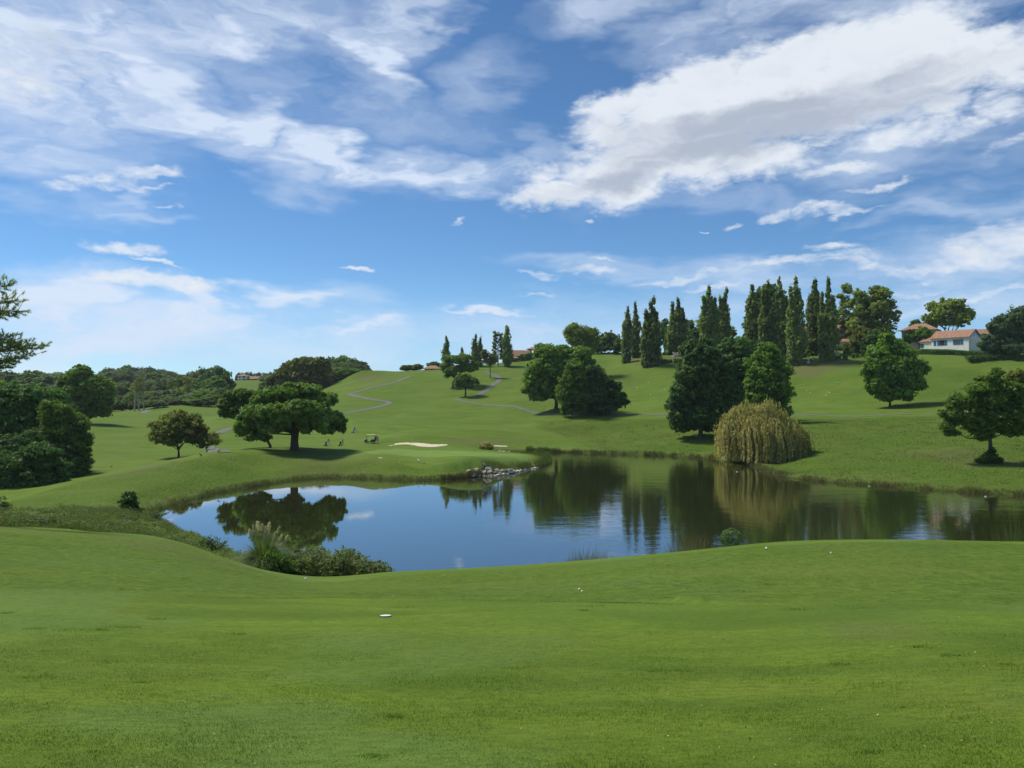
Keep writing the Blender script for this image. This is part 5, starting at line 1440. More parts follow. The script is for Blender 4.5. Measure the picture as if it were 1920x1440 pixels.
# ------------------------------------------------------------------ pampas grass
gw = np.random.default_rng(445)
for i in range(26):
    u_ = float(np.interp(i, [0, 25], [-15, 345])) + gw.uniform(-8, 8); d_ = float(gw.uniform(57, 72)); k_ = gw.uniform(.7, 1.25); mt_ = ['bramble', 'weed', 'blue', 'brown', 'bramble'][i % 5]
    bush("weed_clump", u_, d_, [(0, 0, .28 * k_, 1.2 * k_, .7, .42 * k_), (.9, .2, .2, .8, .6, .34), (-.9, 0, .22, .8, .6, .36)], mt_, "low scrubby weed clump in the rank strip beyond the left crest, among many", 600 + i, leaf=.085, maxn=1500, spacing=.36, per=10, crad=.26, cat='weeds', group='weed clumps of the rank strip', inner=False, skin=(.5, 1.25))
def pampas():
    g = np.random.default_rng(451); x, y, zg = place(497, 52.6)
    root = empty("pampas_grass", (x, y, zg)); tag(root, "big fountain of pampas grass with pale plumes at the near shore", 'grass plant')
    V, F = [], []
    n = 3200; o = 0; TT = []
    for i in range(n):
        th = g.uniform(0, 6.283); ln = g.uniform(1.5, 3.3); sp = g.uniform(.15, 1.0)
        d = np.array([math.cos(th), math.sin(th), 0]); s = np.array([-d[1], d[0], 0])
        b = d * g.uniform(0, .35); seg = 6
        pts = []
        for k in range(seg + 1):
            t = k / seg
            r = sp * ln * (.25 * t + .62 * t * t); z = ln * (t * 1.0 - .52 * sp * t * t * (1 + .5 * t))
            pts.append(b + d * r + np.array([0, 0, max(.02, z)]))
        w = g.uniform(.018, .036)
        for k, p in enumerate(pts):
            q = w * (1 - (k / seg) ** 2 * .9); V += [p - s * q, p + s * q]
        for k in range(seg): F.append((o + 2 * k, o + 2 * k + 1, o + 2 * k + 3, o + 2 * k + 2))
        TT += [g.uniform(0, 1)] * seg; o += 2 * (seg + 1)
    mesh_np("leaves", np.array(V), np.array(F), leaf_mat("pampas leaves", (.09, .14, .05), (.24, .31, .12), (.26, .26, .12), .4), root, attrs={'tint': ('FACE', TT)})
    M_PL = leaf_mat("pampas plumes", (.52, .45, .32), (.80, .72, .56), None, .35)
    pls = [(470,986),(476,980),(483,978),(489,984),(495,988),(500,982),(505,994),(512,1000),(519,990),(526,1004),(537,1006),(464,994),(532,1014),(497,996)]
    for i, (u, v) in enumerate(pls):
        px_, _, pz = at(u, v, 52.3); dx_ = float(px_ - x); H = float(pz - zg)
        dy_ = g.uniform(-.5, .4); tip = np.array([dx_, dy_, H]); base = np.array([dx_ * .15, dy_ * .2, .2]); L = g.uniform(.5, .72)
        ax = (tip - base); ax /= np.linalg.norm(ax); st = tip - ax * L
        P, U = [], []
        for k in range(420):
            t = g.uniform(0, 1) ** .8; r = .11 * math.sin(math.pi * min(1, t * .85 + .12)) ** .7
            c = st + ax * L * t; dr = g.normal(size=3); dr -= ax * (dr @ ax); dr /= np.linalg.norm(dr)
            P.append(c + dr * r * g.uniform(.2, 1)); U.append(ax * .9 + dr * .5)
        P = np.array(P); U = np.array(U)
        V2, F2 = leaf_quads(P, g.normal(size=P.shape), .028, g, 4.0, up=U)
        pl = mesh_np("plume", V2, F2, M_PL, root, attrs={'tint': ('FACE', g.uniform(0, 1, len(F2)))})
        Vs, Fs = tubes([[(*base, .014), (*(base * .5 + st * .5 + np.array([0, 0, .05])), .01), (*st, .007)]], 5); mesh_np("stalk", Vs, Fs, M_PL, pl)
pampas()

# ------------------------------------------------------------------ stones of the green's bank
def stones():
    g = np.random.default_rng(461)
    m = simple_mat("bank stone", (.30, .275, .225), .9, var=.4, scale=1.2, bump=.6)
    m2 = simple_mat("pale stone", (.50, .46, .38), .9, var=.3, scale=1.2, bump=.6)
    import bmesh
    meshes = []
    for k in range(10):
        bm = bmesh.new(); bmesh.ops.create_icosphere(bm, subdivisions=2, radius=.5)
        for v in bm.verts:
            p = v.co; q = Vector((max(-.36, min(.36, p.x)), max(-.33, min(.33, p.y)), max(-.28, min(.28, p.z))))
            v.co = q * 1.15 + Vector(g.normal(size=3)) * .035
        for v in bm.verts: v.co.z *= g.uniform(.96, 1.04)
        me = bpy.data.meshes.new("stone"); bm.to_mesh(me); bm.free(); me.materials.append(m2 if k % 3 == 0 else m); meshes.append(me)
    def put(xx, yy, s, group, lab, pale=None, dz=0):
        k = int(g.integers(10)) if pale is None else (int(g.choice([0, 3, 6, 9])) if pale else int(g.choice([1, 2, 4, 5, 7, 8])))
        o = bpy.data.objects.new("stone", meshes[k]); COL.objects.link(o)
        o.location = (xx, yy, max(hz(xx, yy), -.1) + s * .04 + dz); sc = s * g.uniform(.8, 1.25, 3); o.scale = (sc[0] * 1.35, sc[1], sc[2] * .62)
        o.rotation_euler = (g.uniform(-.35, .35), g.uniform(-.35, .35), g.uniform(0, 6.28)); tag(o, lab, 'stone', group)
    x, y, nr = shore_points(.5, 884, 1010, side='far')
    k = 0
    for a, b, n_ in zip(x, y, nr):
        if b > 141: continue
        put(a + n_[0] * OUT * .15, b + n_[1] * OUT * .15, g.uniform(.45, .8), "stones edging the green's bank", "pale angular stone in the waterline row below the putting green, among many", pale=True)
    xs, ys, ns = shore_points(.75, 886, 966, side='far')
    for a, b, n_ in zip(xs, ys, ns):
        if b > 141: continue
        u = 960 + FPX * a / b
        wmax = np.interp(u, [886, 900, 925, 960], [1.0, 2.6, 3.6, 1.4])
        for rr_ in np.arange(.6, wmax, .6):
            if g.uniform() < .12: continue
            o_ = rr_ + g.uniform(-.2, .2)
            put(a + n_[0] * OUT * o_ + g.normal() * .2, b + n_[1] * OUT * o_, g.uniform(.4, .85), "stones edging the green's bank", "grey slab-like stone piled above the waterline row, among many", pale=False, dz=.05)
    xs, ys, ns = shore_points(1.1, 915, 960, side='far')
    for a, b, n_ in zip(xs, ys, ns):
        if b < 168: continue
        put(a - n_[0] * OUT * .2, b - n_[1] * OUT * .2, g.uniform(.6, 1.1), "stones at the back inlet", "stone on the back inlet's edge under the yellow bush, one of several alike", pale=None)
stones()
# a few tussocks among the stones
field("rough_grass", "grass tufts growing between the stones", [(884,893),(898,868),(930,866),(965,872),(1000,876),(960,888),(930,892)], 118, 140, 2600, .5, .06, REEDG, 429, edge=.2)

# ------------------------------------------------------------------ simple solids
def box(V, F, x0, x1, y0, y1, z0, z1):
    o = len(V)
    V += [(x0, y0, z0), (x1, y0, z0), (x1, y1, z0), (x0, y1, z0), (x0, y0, z1), (x1, y0, z1), (x1, y1, z1), (x0, y1, z1)]
    F += [(o, o + 3, o + 2, o + 1), (o + 4, o + 5, o + 6, o + 7), (o, o + 1, o + 5, o + 4), (o + 1, o + 2, o + 6, o + 5), (o + 2, o + 3, o + 7, o + 6), (o + 3, o, o + 4, o + 7)]
def solid(name, boxes, mat, parent, bevel=0.0):
    V, F = [], []
    for b in boxes: box(V, F, *b)
    o = mesh_np(name, np.array(V), F, mat, parent)
    if bevel:
        md = o.modifiers.new("bevel", 'BEVEL'); md.width = bevel; md.segments = 2
    return o
M_WHITE = simple_mat("white render", (.84, .83, .80), .9, var=.05, scale=.8)
M_CREAM = simple_mat("cream render", (.58, .52, .42), .9, var=.08, scale=.8)
M_BLUE = simple_mat("blue paint", (.035, .13, .26), .5, var=.12)
M_RED = simple_mat("dark red paint", (.16, .03, .025), .6, var=.15)
M_GLASS = simple_mat("window glass", (.03, .035, .045), .08, var=.2, spec=.8)
M_TRIM = simple_mat("stone trim", (.36, .30, .26), .8, var=.1)
M_WOOD = simple_mat("dark timber", (.07, .045, .03), .8, var=.2)
def tile_mat():
    m, t, out = material("clay roof tiles")
    tcn = t.new('ShaderNodeTexCoord'); v = tcn.outputs['Object']
    n = t.noise(v, 1.6, 6, .7); n2 = t.noise(v, 9.0, 4, .7)
    c = t.mix(t.mapr(n, .38, .62), (.30, .145, .085, 1), (.46, .27, .17, 1)); c = t.mix(t.mapr(n2, .5, .65, 0, .6), c, (.20, .13, .10, 1))
    w = t.new('ShaderNodeTexWave', wave_type='BANDS', bands_direction='X'); t.put(w.inputs['Vector'], v); w.inputs['Scale'].default_value = 1.6
    p = t.new('ShaderNodeBsdfPrincipled'); p.inputs['Roughness'].default_value = .9; t.put(p.inputs['Base Color'], c)
    b = t.new('ShaderNodeBump'); b.inputs['Distance'].default_value = .08; b.inputs['Strength'].default_value = .7
    t.put(b.inputs['Height'], w.outputs['Fac']); t.put(p.inputs['Normal'], b.outputs[0]); t.put(out.inputs[0], p.outputs[0]); return m
M_TILE = tile_mat()
def roof(parent, L, Wd, h, rise, kind='gable', over=.6, x0=0, y0=0, along='x', th=.18, mat=None, name="roof"):
    """tiled roof over the rectangle x0..x0+L, y0..y0+Wd, with thickness and overhang"""
    a, b, c, d = x0 - over, x0 + L + over, y0 - over, y0 + Wd + over
    e = h - over * rise / ((Wd if along == 'x' else L) / 2)
    if along == 'x':
        ym = (c + d) / 2; ins = 0 if kind == 'gable' else (d - c) / 2 * .95
        r0, r1 = (a + ins, ym, h + rise), (b - ins, ym, h + rise)
    else:
        xm = (a + b) / 2; ins = 0 if kind == 'gable' else (b - a) / 2 * .95
        r0, r1 = (xm, c + ins, h + rise), (xm, d - ins, h + rise)
    base = [(a, c, e), (b, c, e), (b, d, e), (a, d, e)]
    V = base + [r0, r1]; V2 = [(x, y, z - th) for x, y, z in V]
    if along == 'x': top = [(0, 1, 5, 4), (1, 2, 5), (2, 3, 4, 5), (3, 0, 4)]
    else: top = [(0, 1, 4), (1, 2, 5, 4), (2, 3, 5), (3, 0, 4, 5)]
    if kind == 'gable': top = [f for f in top if len(f) == 4]
    F = list(top) + [tuple(i + 6 for i in f[::-1]) for f in top] 
    if kind == 'gable':
        if along == 'x': ed = [(0, 1), (1, 5), (5, 2), (2, 3), (3, 4), (4, 0)]
        else: ed = [(0, 4), (4, 1), (1, 2), (2, 5), (5, 3), (3, 0)]
    else: ed = [(0, 1), (1, 2), (2, 3), (3, 0)]
    F += [(j, i, i + 6, j + 6) for i, j in ed]
    return mesh_np(name, np.array(V + V2), F, mat or M_TILE, parent)
def walls(parent, L, Wd, h, rise=0, along='x', x0=0, y0=0, mat=None, z0=-4):
    V = [(x0, y0, z0), (x0 + L, y0, z0), (x0 + L, y0 + Wd, z0), (x0, y0 + Wd, z0), (x0, y0, h), (x0 + L, y0, h), (x0 + L, y0 + Wd, h), (x0, y0 + Wd, h)]
    F = [(0, 1, 5, 4), (2, 3, 7, 6)]
    if rise and along == 'x':
        V += [(x0, y0 + Wd / 2, h + rise - .1), (x0 + L, y0 + Wd / 2, h + rise - .1)]
        F += [(1, 2, 6, 9, 5), (3, 0, 4, 8, 7)]
    elif rise:
        V += [(x0 + L / 2, y0, h + rise - .1), (x0 + L / 2, y0 + Wd, h + rise - .1)]
        F = [(0, 1, 5, 8, 4), (2, 3, 7, 9, 6), (1, 2, 6, 5), (3, 0, 4, 7)]
    else: F += [(1, 2, 6, 5), (3, 0, 4, 7)]
    return mesh_np("wall", np.array(V), F, mat or M_WHITE, parent)
def window(parent, face, a, z, w, h, shutter=None, off=0.0, Wd=0, L=0, open_=True, fmat=None):
    """window on a wall: face 'f' front (y = off), 'r' right end (x = off)"""
    def bx(a0, a1, d0, d1, z0, z1):
        return (a0, a1, off + d0, off + d1, z0, z1) if face == 'f' else (off - d1, off - d0, a0, a1, z0, z1)
    fr = solid("window", [bx(a - .08, a, -.06, .06, z - .08, z + h + .08), bx(a + w, a + w + .08, -.06, .06, z - .08, z + h + .08), bx(a, a + w, -.06, .06, z + h, z + h + .08), bx(a, a + w, -.09, .06, z - .08, z), bx(a + w / 2 - .03, a + w / 2 + .03, -.05, .04, z, z + h)], fmat or M_TRIM, parent)
    solid("pane", [bx(a, a + w, -.02, .01, z, z + h)], M_GLASS, fr)
    if shutter:
        for s0, s1 in ((a - w * .55 - .1, a - .1), (a + w + .1, a + w * 1.55 + .1)):
            solid("shutter", [bx(s0, s1, -.09, -.03, z - .03, z + h + .03)], shutter, parent)
def house(name, label, u, d, phi, group='houses of the hilltop', dz=0.0):
    x, y, z = place(u, d); o = empty(name, (x, y, z + dz), -R(phi)); tag(o, label, 'house', group); return o

# long white house with blue shutters
def long_house():
    d = 290; o = house("white_house", "long low white house with blue shutters and pink tiled roof behind the hedge", 1747, d, 58)
    o.location.z = float(at(1747, 658, d)[2])
    s = d / FPX
    L, Wd, h, rise = 13.6, 7.6, 4.9, 2.6
    walls(o, L, Wd, h, rise); roof(o, L, Wd, h, rise, 'gable', .5)
    window(o, 'f', 3.2, 1.9, 1.6, 1.8, M_BLUE); window(o, 'f', 9.0, 1.9, 1.6, 1.8, M_BLUE)
    solid("shutter", [(.9, 1.7, -.09, -.03, 1.87, 3.63)], M_BLUE, o)
    solid("window_vent", [(L - .02, L + .06, 3.2, 3.8, 5.0, 5.5)], M_GLASS, o)
    # blue verge boards on the gable
    V, F = [], []
    for sgn, ya, yb in ((0, -.5, Wd / 2), (1, Wd / 2, Wd + .5)):
        za, zb = (h - .5 * rise / (Wd / 2), h + rise) if sgn == 0 else (h + rise, h - .5 * rise / (Wd / 2))
        k = len(V); V += [(L + .52, ya, za - .42), (L + .52, yb, zb - .42), (L + .52, yb, zb + .02), (L + .52, ya, za + .02), (L + .60, ya, za - .42), (L + .60, yb, zb - .42), (L + .60, yb, zb + .02), (L + .60, ya, za + .02)]
        F += [(k, k + 1, k + 2, k + 3), (k + 7, k + 6, k + 5, k + 4), (k, k + 4, k + 5, k + 1), (k + 3, k + 2, k + 6, k + 7)]
    mesh_np("verge_board", np.array(V), F, M_BLUE, o)
    # low wing on the left
    walls(o, 4.6, 5.5, 3.9, 1.5, x0=-4.6 - .01, y0=.4); roof(o, 4.6, 5.5, 3.9, 1.5, 'hip', .45, x0=-4.6, y0=.4, name="wing_roof")
    window(o, 'f', -4.2, 1.4, .6, 1.4, M_BLUE, off=.4)
    return o
long_house()
def garden_wall():
    d = 280; x, y, z = place(1808, d); x2, y2, z2 = place(1925, 272)
    n = 10; V, F = [], []
    for i in range(n + 1):
        t = i / n; px_, py_ = x * (1 - t) + x2 * t, y * (1 - t) + y2 * t; zg = hz(px_, py_) - 2
        zt = float(at(1850, 635.5, 276)[2])
        for (ox, oy) in ((0, 0), (.1, .35)): V += [(px_ - x + ox, py_ - y + oy, zg - z - .8), (px_ - x + ox, py_ - y + oy, zt - z)]
    for i in range(n):
        a = i * 4
        F += [(a, a + 4, a + 5, a + 1), (a + 6, a + 2, a + 3, a + 7), (a + 1, a + 5, a + 7, a + 3)]
    F += [(0, 1, 3, 2), (n * 4, n * 4 + 2, n * 4 + 3, n * 4 + 1)]
    o = mesh_np("garden_wall", np.array(V), F, M_WHITE); o.location = (x, y, z); tag(o, "tall plain white garden wall running right from the long white house", 'wall')
garden_wall()
def hip_house():
    o = house("hip_roofed_house", "cream house with low hipped orange roof left of the long white house", 1691, 312, 35, dz=0)
    zt = float(at(1720, 618, 312)[2]) - o.location.z
    walls(o, 12.5, 9, zt, mat=M_CREAM); roof(o, 12.5, 9, zt, 2.4, 'hip', .8)
    for a in (1.6, 5.4, 9.4): window(o, 'f', a, zt - 2.6, 1.2, 1.6, None)
hip_house()
def villa():
    o = house("villa", "large cream villa with orange roof hidden behind the poplars and plane trees", 1500, 322, 14, dz=0)
    zt = float(at(1520, 617, 322)[2]) - o.location.z
    walls(o, 33, 12, zt, mat=M_CREAM); roof(o, 33, 12, zt, 2.6, 'hip', .9)
    for i in range(8):
        window(o, 'f', 2 + i * 4, zt - 3.2, 1.3, 2, None); window(o, 'f', 2 + i * 4, max(.6, zt - 7), 1.3, 2.2, None)
    walls(o, 9, 5, 3.2, mat=M_CREAM, x0=14, y0=-5.2); roof(o, 9, 5, 3.2, 1.1, 'hip', .5, x0=14, y0=-5.2, name="porch_roof")
    solid("chimney", [(8, 9, 5, 6, zt + .8, zt + 3.4)], M_CREAM, o)
villa()
def right_house():
    o = house("tall_white_house", "tall white house with dark eaves behind the bluish tree at the right edge", 1857, 296, 38)
    zt = float(at(1860, 608, 296)[2]) - o.location.z
    walls(o, 14, 9, zt); roof(o, 14, 9, zt, 2.2, 'hip', .8)
    for a in (1.5, 5.5, 9.5):
        window(o, 'f', a, zt - 3.4, 1.5, 2.0, M_BLUE)
    o = house("tiled_outbuilding", "small tiled outbuilding between the long white house and the tall one", 1829, 318, 30)
    zt = float(at(1845, 625, 318)[2]) - o.location.z
    walls(o, 7, 5, zt); roof(o, 7, 5, zt, 1.8, 'gable', .4); window(o, 'f', 2.5, zt - 2.4, 1.2, 1.4, None)
right_house()
def balcony_house():
    o = house("balconied_house", "white house with brown hipped roof and red balcony at the top of the middle hill", 991, 366, 10)
    zt = float(at(1000, 653, 366)[2]) - o.location.z
    walls(o, 3.2, 8, zt - 3.2, x0=0, mat=M_WHITE); walls(o, 8.5, 9, zt, x0=3.21, y0=-.2); roof(o, 12, 9.4, zt, 2.0, 'hip', .9, x0=0, y0=-.2)
    solid("balcony", [(-.2, 3.2, -.2, -.05, zt - 3.2, zt - 2.2), (-.2, 3.2, -.2, 2, zt - 3.35, zt - 3.2)], M_RED, o)
    for a in (-.15, 3.0): solid("post", [(a, a + .16, -.2, -.04, zt - 2.2, zt)], M_WHITE, o)
    window(o, 'f', 4.3, zt - 2.6, .9, 2.0, None, off=-.2); window(o, 'f', 8.4, zt - 2.6, 1.8, 2.0, None, off=-.2)
    solid("timber_upright", [(7.6, 7.85, -.27, -.21, -1, zt)], M_WHITE, o)
    o = house("low_tiled_house", "long low tiled house stepping down left of the balconied house", 958, 372, -8)
    zt = float(at(975, 666, 372)[2]) - o.location.z
    walls(o, 10, 6, zt); roof(o, 10, 6, zt, 2.6, 'gable', .6); window(o, 'f', 1, zt - 1.6, 1.2, 1.0, None)
    o = house("garden_pavilion", "little red-posted pavilion beside the poplar on the middle hill", 961, 360, 0)
    for a in (0, 2.2): solid("post", [(a, a + .2, 0, .2, -.5, 2.2)], M_RED, o)
    for a in (0, 2.2): solid("post", [(a, a + .2, 2, 2.2, -.5, 2.2)], M_RED, o)
    roof(o, 2.4, 2.2, 2.2, .8, 'hip', .5)
balcony_house()
def hut():
    o = house("tiled_hut", "small hut with wide tiled roof on the skyline left of the hillside pine", 796, 350, 8)
    walls(o, 6.5, 4, 1.3, mat=M_CREAM); roof(o, 6.5, 4, 1.3, 1.1, 'hip', .8); solid("door", [(3, 3.9, -.06, -.01, -.5, 1.1)], M_WOOD, o)
hut()
def far_house():
    d = 560
    o = house("far_white_house", "distant white house with square tower and red roofs among the left woods", 446, d, -6, dz=0)
    z = lambda v: float(at(446, v, d)[2]) - o.location.z
    s = d / FPX
    walls(o, 16 * s, 8, z(704)); roof(o, 16 * s, 8, z(704), 1.6, 'hip', .8)
    window(o, 'f', 2 * s, z(709), 1.1, 1.8, None); window(o, 'f', 8.6 * s, z(709), 4.4 * s, 1.4, None); window(o, 'f', 8.6 * s, z(713.5), 4.4 * s, .9, None); window(o, 'f', 2 * s, z(714.5), 1.1, 1.4, None)
    solid("doorway", [(9 * s, 14 * s, -.08, -.01, z(719), z(716.6))], M_GLASS, o)
    solid("side_balcony", [(-2 * s, -.02, 1, 4, z(710.3), z(708.6))], M_WHITE, o)
    walls(o, 18 * s, 7, z(710), 0, x0=16 * s + .02, y0=1, mat=M_WHITE); roof(o, 18 * s, 7, z(710), 1.9, 'gable', .5, x0=16 * s + 1.0, y0=1, name="link_roof")
    walls(o, 18 * s, 8, z(711), 1.7, 'y', x0=34.1 * s, y0=-1.5); roof(o, 18 * s, 8, z(711), 1.9, 'gable', .5, x0=34.1 * s, y0=-1.5, along='y', mat=simple_mat("slate", (.12, .16, .18), .7), name="gable_roof")
    solid("balcony", [(39 * s, 52 * s, -2.4, -1.52, z(717.5), z(715))], M_WHITE, o)
    solid("chimney", [(29 * s, 30 * s, 4, 5, z(708), z(704))], M_WHITE, o); solid("bell_gable", [(41 * s, 44 * s, 2, 3.4, z(709), z(701))], M_WHITE, o)
far_house()

# ------------------------------------------------------------------ hedges
def hedge(u0, u1, vt, d, label, seed, depth=1.4, group='clipped hedges of the hilltop', leaf=.22, mat='dark', rnd=False, hmin=.7):
    g = np.random.default_rng(seed)
    xa, ya, _ = at(u0, 735, d); xb, yb, _ = at(u1, 735, d); cx, cy = (xa + xb) / 2, (ya + yb) / 2; z0 = hz(cx, cy)
    Lx = abs(xb - xa)
    h = max(hmin, float(at((u0 + u1) / 2, vt, d)[2]) - z0)
    n = int(min(9000, max(350, (Lx * h * 2 + Lx * depth) * 75)))
    P = np.stack([g.uniform(-.5, .5, n) * Lx, g.uniform(-.5, .5, n) * depth, g.uniform(0, 1, n) * h], 1)
    f = g.integers(0, 5, n)
    if rnd:
        dd = g.normal(size=(n, 3)); dd /= np.linalg.norm(dd, axis=1, keepdims=True)
        P = dd * np.array([Lx / 2, depth / 2, h / 2]) * g.uniform(.8, 1.03, (n, 1)) + np.array([0, 0, h / 2]); N = dd
    else:
        N = np.zeros((n, 3))
        jit = g.normal(size=n) * .05
        for k, (ax, sg, lim) in enumerate(((1, -1, depth / 2), (2, 1, h), (0, -1, Lx / 2), (0, 1, Lx / 2), (1, 1, depth / 2))):
            m = f == k; P[m, ax] = (lim if ax == 2 else sg * lim) + jit[m]; N[m, ax] = sg
    zz_ = height(P[:, 0] + cx, P[:, 1] + cy) - z0
    P[:, 2] = P[:, 2] * .98 + zz_ * (1 if Lx > 8 else .6)
    V, F = leaf_quads(P, N + g.normal(size=N.shape) * .5, leaf, g, 1.3)
    if not rnd:
        k = len(V); sx, sy = Lx / 2 - .12, depth / 2 - .12
        seg = max(1, int(Lx / 3)); Vb, Fb = [], []
        for i in range(seg + 1):
            xx = -sx + 2 * sx * i / seg; zb = hz(cx + xx, cy) - z0
            for yy, zz2 in ((-sy, zb - .4), (-sy, zb + h - .15), (sy, zb + h - .15), (sy, zb - .4)): Vb.append((xx, yy, zz2))
        for i in range(seg):
            a = k + i * 4; Fb += [(a, a + 4, a + 5, a + 1), (a + 1, a + 5, a + 6, a + 2), (a + 2, a + 6, a + 7, a + 3)]
        Fb += [(k, k + 1, k + 2, k + 3), (k + seg * 4 + 3, k + seg * 4 + 2, k + seg * 4 + 1, k + seg * 4)]
        V = np.concatenate([V, np.array(Vb)]); F = np.concatenate([F, np.array(Fb)])
    T = np.clip(g.uniform(0, 1, len(F)), 0, 1)
    o = mesh_np("hedge", V, F, LM[mat], attrs={'tint': ('FACE', T)}); o.location = (cx, cy, z0); tag(o, label, 'hedge', group)
for i, (a, b, vt, d, lab, kw) in enumerate([
 (1166, 1176, 661, 332, "short hedge block at the left end of the hilltop hedges, under the leftmost poplar", {}),
 (1177.5, 1210, 660.5, 333, "long hedge block behind the pointed white marker", {}),
 (1229.5, 1240, 661, 326, "hedge block right of the three-headed poplar's trunk, upper row", {}),
 (1243, 1257, 660.5, 326, "hedge block in the upper row with white stones above", {}),
 (1219, 1231, 673.5, 303, "rounded hedge ball at the foot of the three-headed poplar", {'rnd': True, 'depth': 2}),
 (1238, 1249, 674, 304, "dark hedge block, left one of the lower hilltop row", {}),
 (1250, 1260, 674, 305, "thinner gappy hedge block, middle one of the lower hilltop row", {}),
 (1264, 1279, 672.5, 304, "wide hedge block, right one of the lower hilltop row", {}),
 (1511, 1530, 650, 308, "upper long hedge behind the crosses, left part", {}),
 (1531, 1541.5, 650, 308, "upper hedge behind the crosses, right part touching the tallest poplar", {}),
 (1519, 1542, 658.5, 297, "dark hedge just above the row of stone crosses", {}),
 (1500, 1512, 661, 296, "sparse hedge patch left of the crosses", {}),
 (1568, 1589, 649.5, 304, "trim hedge right of the tallest poplar with a rounded top", {}),
 (1583, 1597, 659, 293, "long hedge stepping down right of the tallest poplar, lower part", {}),
 (1595, 1609, 655.5, 297, "long hedge stepping down right of the tallest poplar, upper part", {}),
 (1567, 1576, 667.5, 285, "hedge cube at the foot of the tallest poplar", {}),
 (1581.5, 1588.5, 666, 284, "first free-standing hedge cube, right of the cube at the poplar's foot", {'depth': 1.3}),
 (1597.5, 1602, 664, 286, "second free-standing hedge cube going right from the tallest poplar", {'depth': 1}),
 (1605, 1609, 663, 287, "third free-standing hedge cube going right from the tallest poplar", {'depth': 1}),
 (1616, 1621, 659, 288, "last hedge cube, below the cedar-like tree", {'depth': 1}),
 (958, 975, 668, 366, "dark hedge below the low tiled house, left part", {}),
 (976, 1013, 662.5, 362, "dark hedge below the balconied house, right part", {}),
 (455, 500, 716.8, 545, "dark hedge below the distant white house", {'leaf': .5}),
]):
    hedge(a, b, vt, d, lab, 500 + i, **kw)
def hedge_line():
    g = np.random.default_rng(540); pts = ground([(1712,663.5),(1750,664),(1790,665),(1830,668),(1870,671),(1925,676)], 150); h = 1.5; w = .8
    s = np.concatenate([[0], np.cumsum(np.linalg.norm(np.diff(pts, axis=0), axis=1))]); n = 9000
    t = g.uniform(0, s[-1], n); X = np.interp(t, s, pts[:, 0]); Y = np.interp(t, s, pts[:, 1]); a, b = pts[0], pts[-1]
    e = (b - a) / np.linalg.norm(b - a); nr = np.array([-e[1], e[0]]); top = g.uniform(size=n) < .35; side = np.where(g.uniform(size=n) < .5, -1, 1)
    off = np.where(top, g.uniform(-w, w, n), side * w) + g.normal(size=n) * .07; X += nr[0] * off; Y += nr[1] * off
    Z = height(X, Y) + np.where(top, h, g.uniform(0, h, n)) + g.normal(size=n) * .06
    N = np.stack([np.where(top, 0, nr[0] * side), np.where(top, 0, nr[1] * side), np.where(top, 1, .1)], 1) + g.normal(size=(n, 3)) * .45
    V, F = leaf_quads(np.stack([X, Y, Z], 1), N, .3, g, 1.3)
    m = 40; tt = np.linspace(0, s[-1], m); cx, cy = np.interp(tt, s, pts[:, 0]), np.interp(tt, s, pts[:, 1]); Vb = []
    for i in range(m):
        for o_, zz2 in ((-w + .15, -.5), (-w + .15, h - .15), (w - .15, h - .15), (w - .15, -.5)):
            px_, py_ = cx[i] + nr[0] * o_, cy[i] + nr[1] * o_; Vb.append((px_, py_, hz(px_, py_) + zz2))
    k = len(V); Fb = [(k + i * 4 + q, k + i * 4 + 4 + q, k + i * 4 + 5 + q, k + i * 4 + 1 + q) for i in range(m - 1) for q in range(3)]
    V = np.concatenate([V, np.array(Vb)]); F = np.concatenate([F, np.array(Fb)])
    o = mesh_np("hedge", V, F, LM['dark'], attrs={'tint': ('FACE', g.uniform(0, 1, len(F)))}); tag(o, "long dark clipped hedge running below the white house and garden wall", 'hedge')
hedge_line()
bush("ground_bush", 1850, 262, [(-4, 0, .6, 3, 1.5, 1), (0, 0, .6, 3.5, 1.6, 1.1), (5, 0, .6, 4.5, 1.8, 1.1), (10, 0, .6, 5, 1.8, 1.1)], 'dark', "low dark scrub under the bluish tree at the right end of the hedge", 551, leaf=.3, maxn=5000, spacing=.8, crad=.5)

# ------------------------------------------------------------------ crosses and stones of the hilltop garden
M_STONE = simple_mat("weathered stone", (.50, .47, .41), .9, var=.2, scale=4)
def cross(u, d, h, label, kind='cross'):
    x, y, z = place(u, d); w = h * .14
    o = empty("stone_cross", (x, y, z), random.uniform(-.3, .3)); tag(o, label, 'cross' if kind == 'cross' else 'gravestone', 'crosses on the brown slope')
    solid("base", [(-w * 2.2, w * 2.2, -w * 1.6, w * 1.6, -.3, h * .16)], M_STONE, o, .02)
    if kind == 'cross':
        solid("shaft", [(-w * .6, w * .6, -w * .5, w * .5, h * .16, h)], M_STONE, o, .02)
        solid("arm", [(-h * .26, -w * .6, -w * .45, w * .45, h * .62, h * .78), (w * .6, h * .26, -w * .45, w * .45, h * .62, h * .78)], M_STONE, o, .02)
    else:
        import bmesh
        bm = bmesh.new(); bmesh.ops.create_cone(bm, cap_ends=True, segments=20, radius1=h * .26, radius2=h * .26, depth=h * .16, matrix=Matrix.Translation((0, 0, h * .74)) @ Matrix.Rotation(R(90), 4, 'X'))
        me = bpy.data.meshes.new("disc"); bm.to_mesh(me); bm.free(); me.materials.append(M_STONE); dd = bpy.data.objects.new("disc", me); COL.objects.link(dd); dd.parent = o
        solid("shaft", [(-w, w, -w * .5, w * .5, h * .16, h * .52)], M_STONE, o, .02)
cross(1504, 288, 1.5, "stone cross left of the brightest one, under the broad poplar")
cross(1516, 285, 1.9, "brightest stone cross, lowest of the row on the brown slope")
cross(1524, 288, 1.1, "short round-headed stone between the two tall crosses", 'disc')
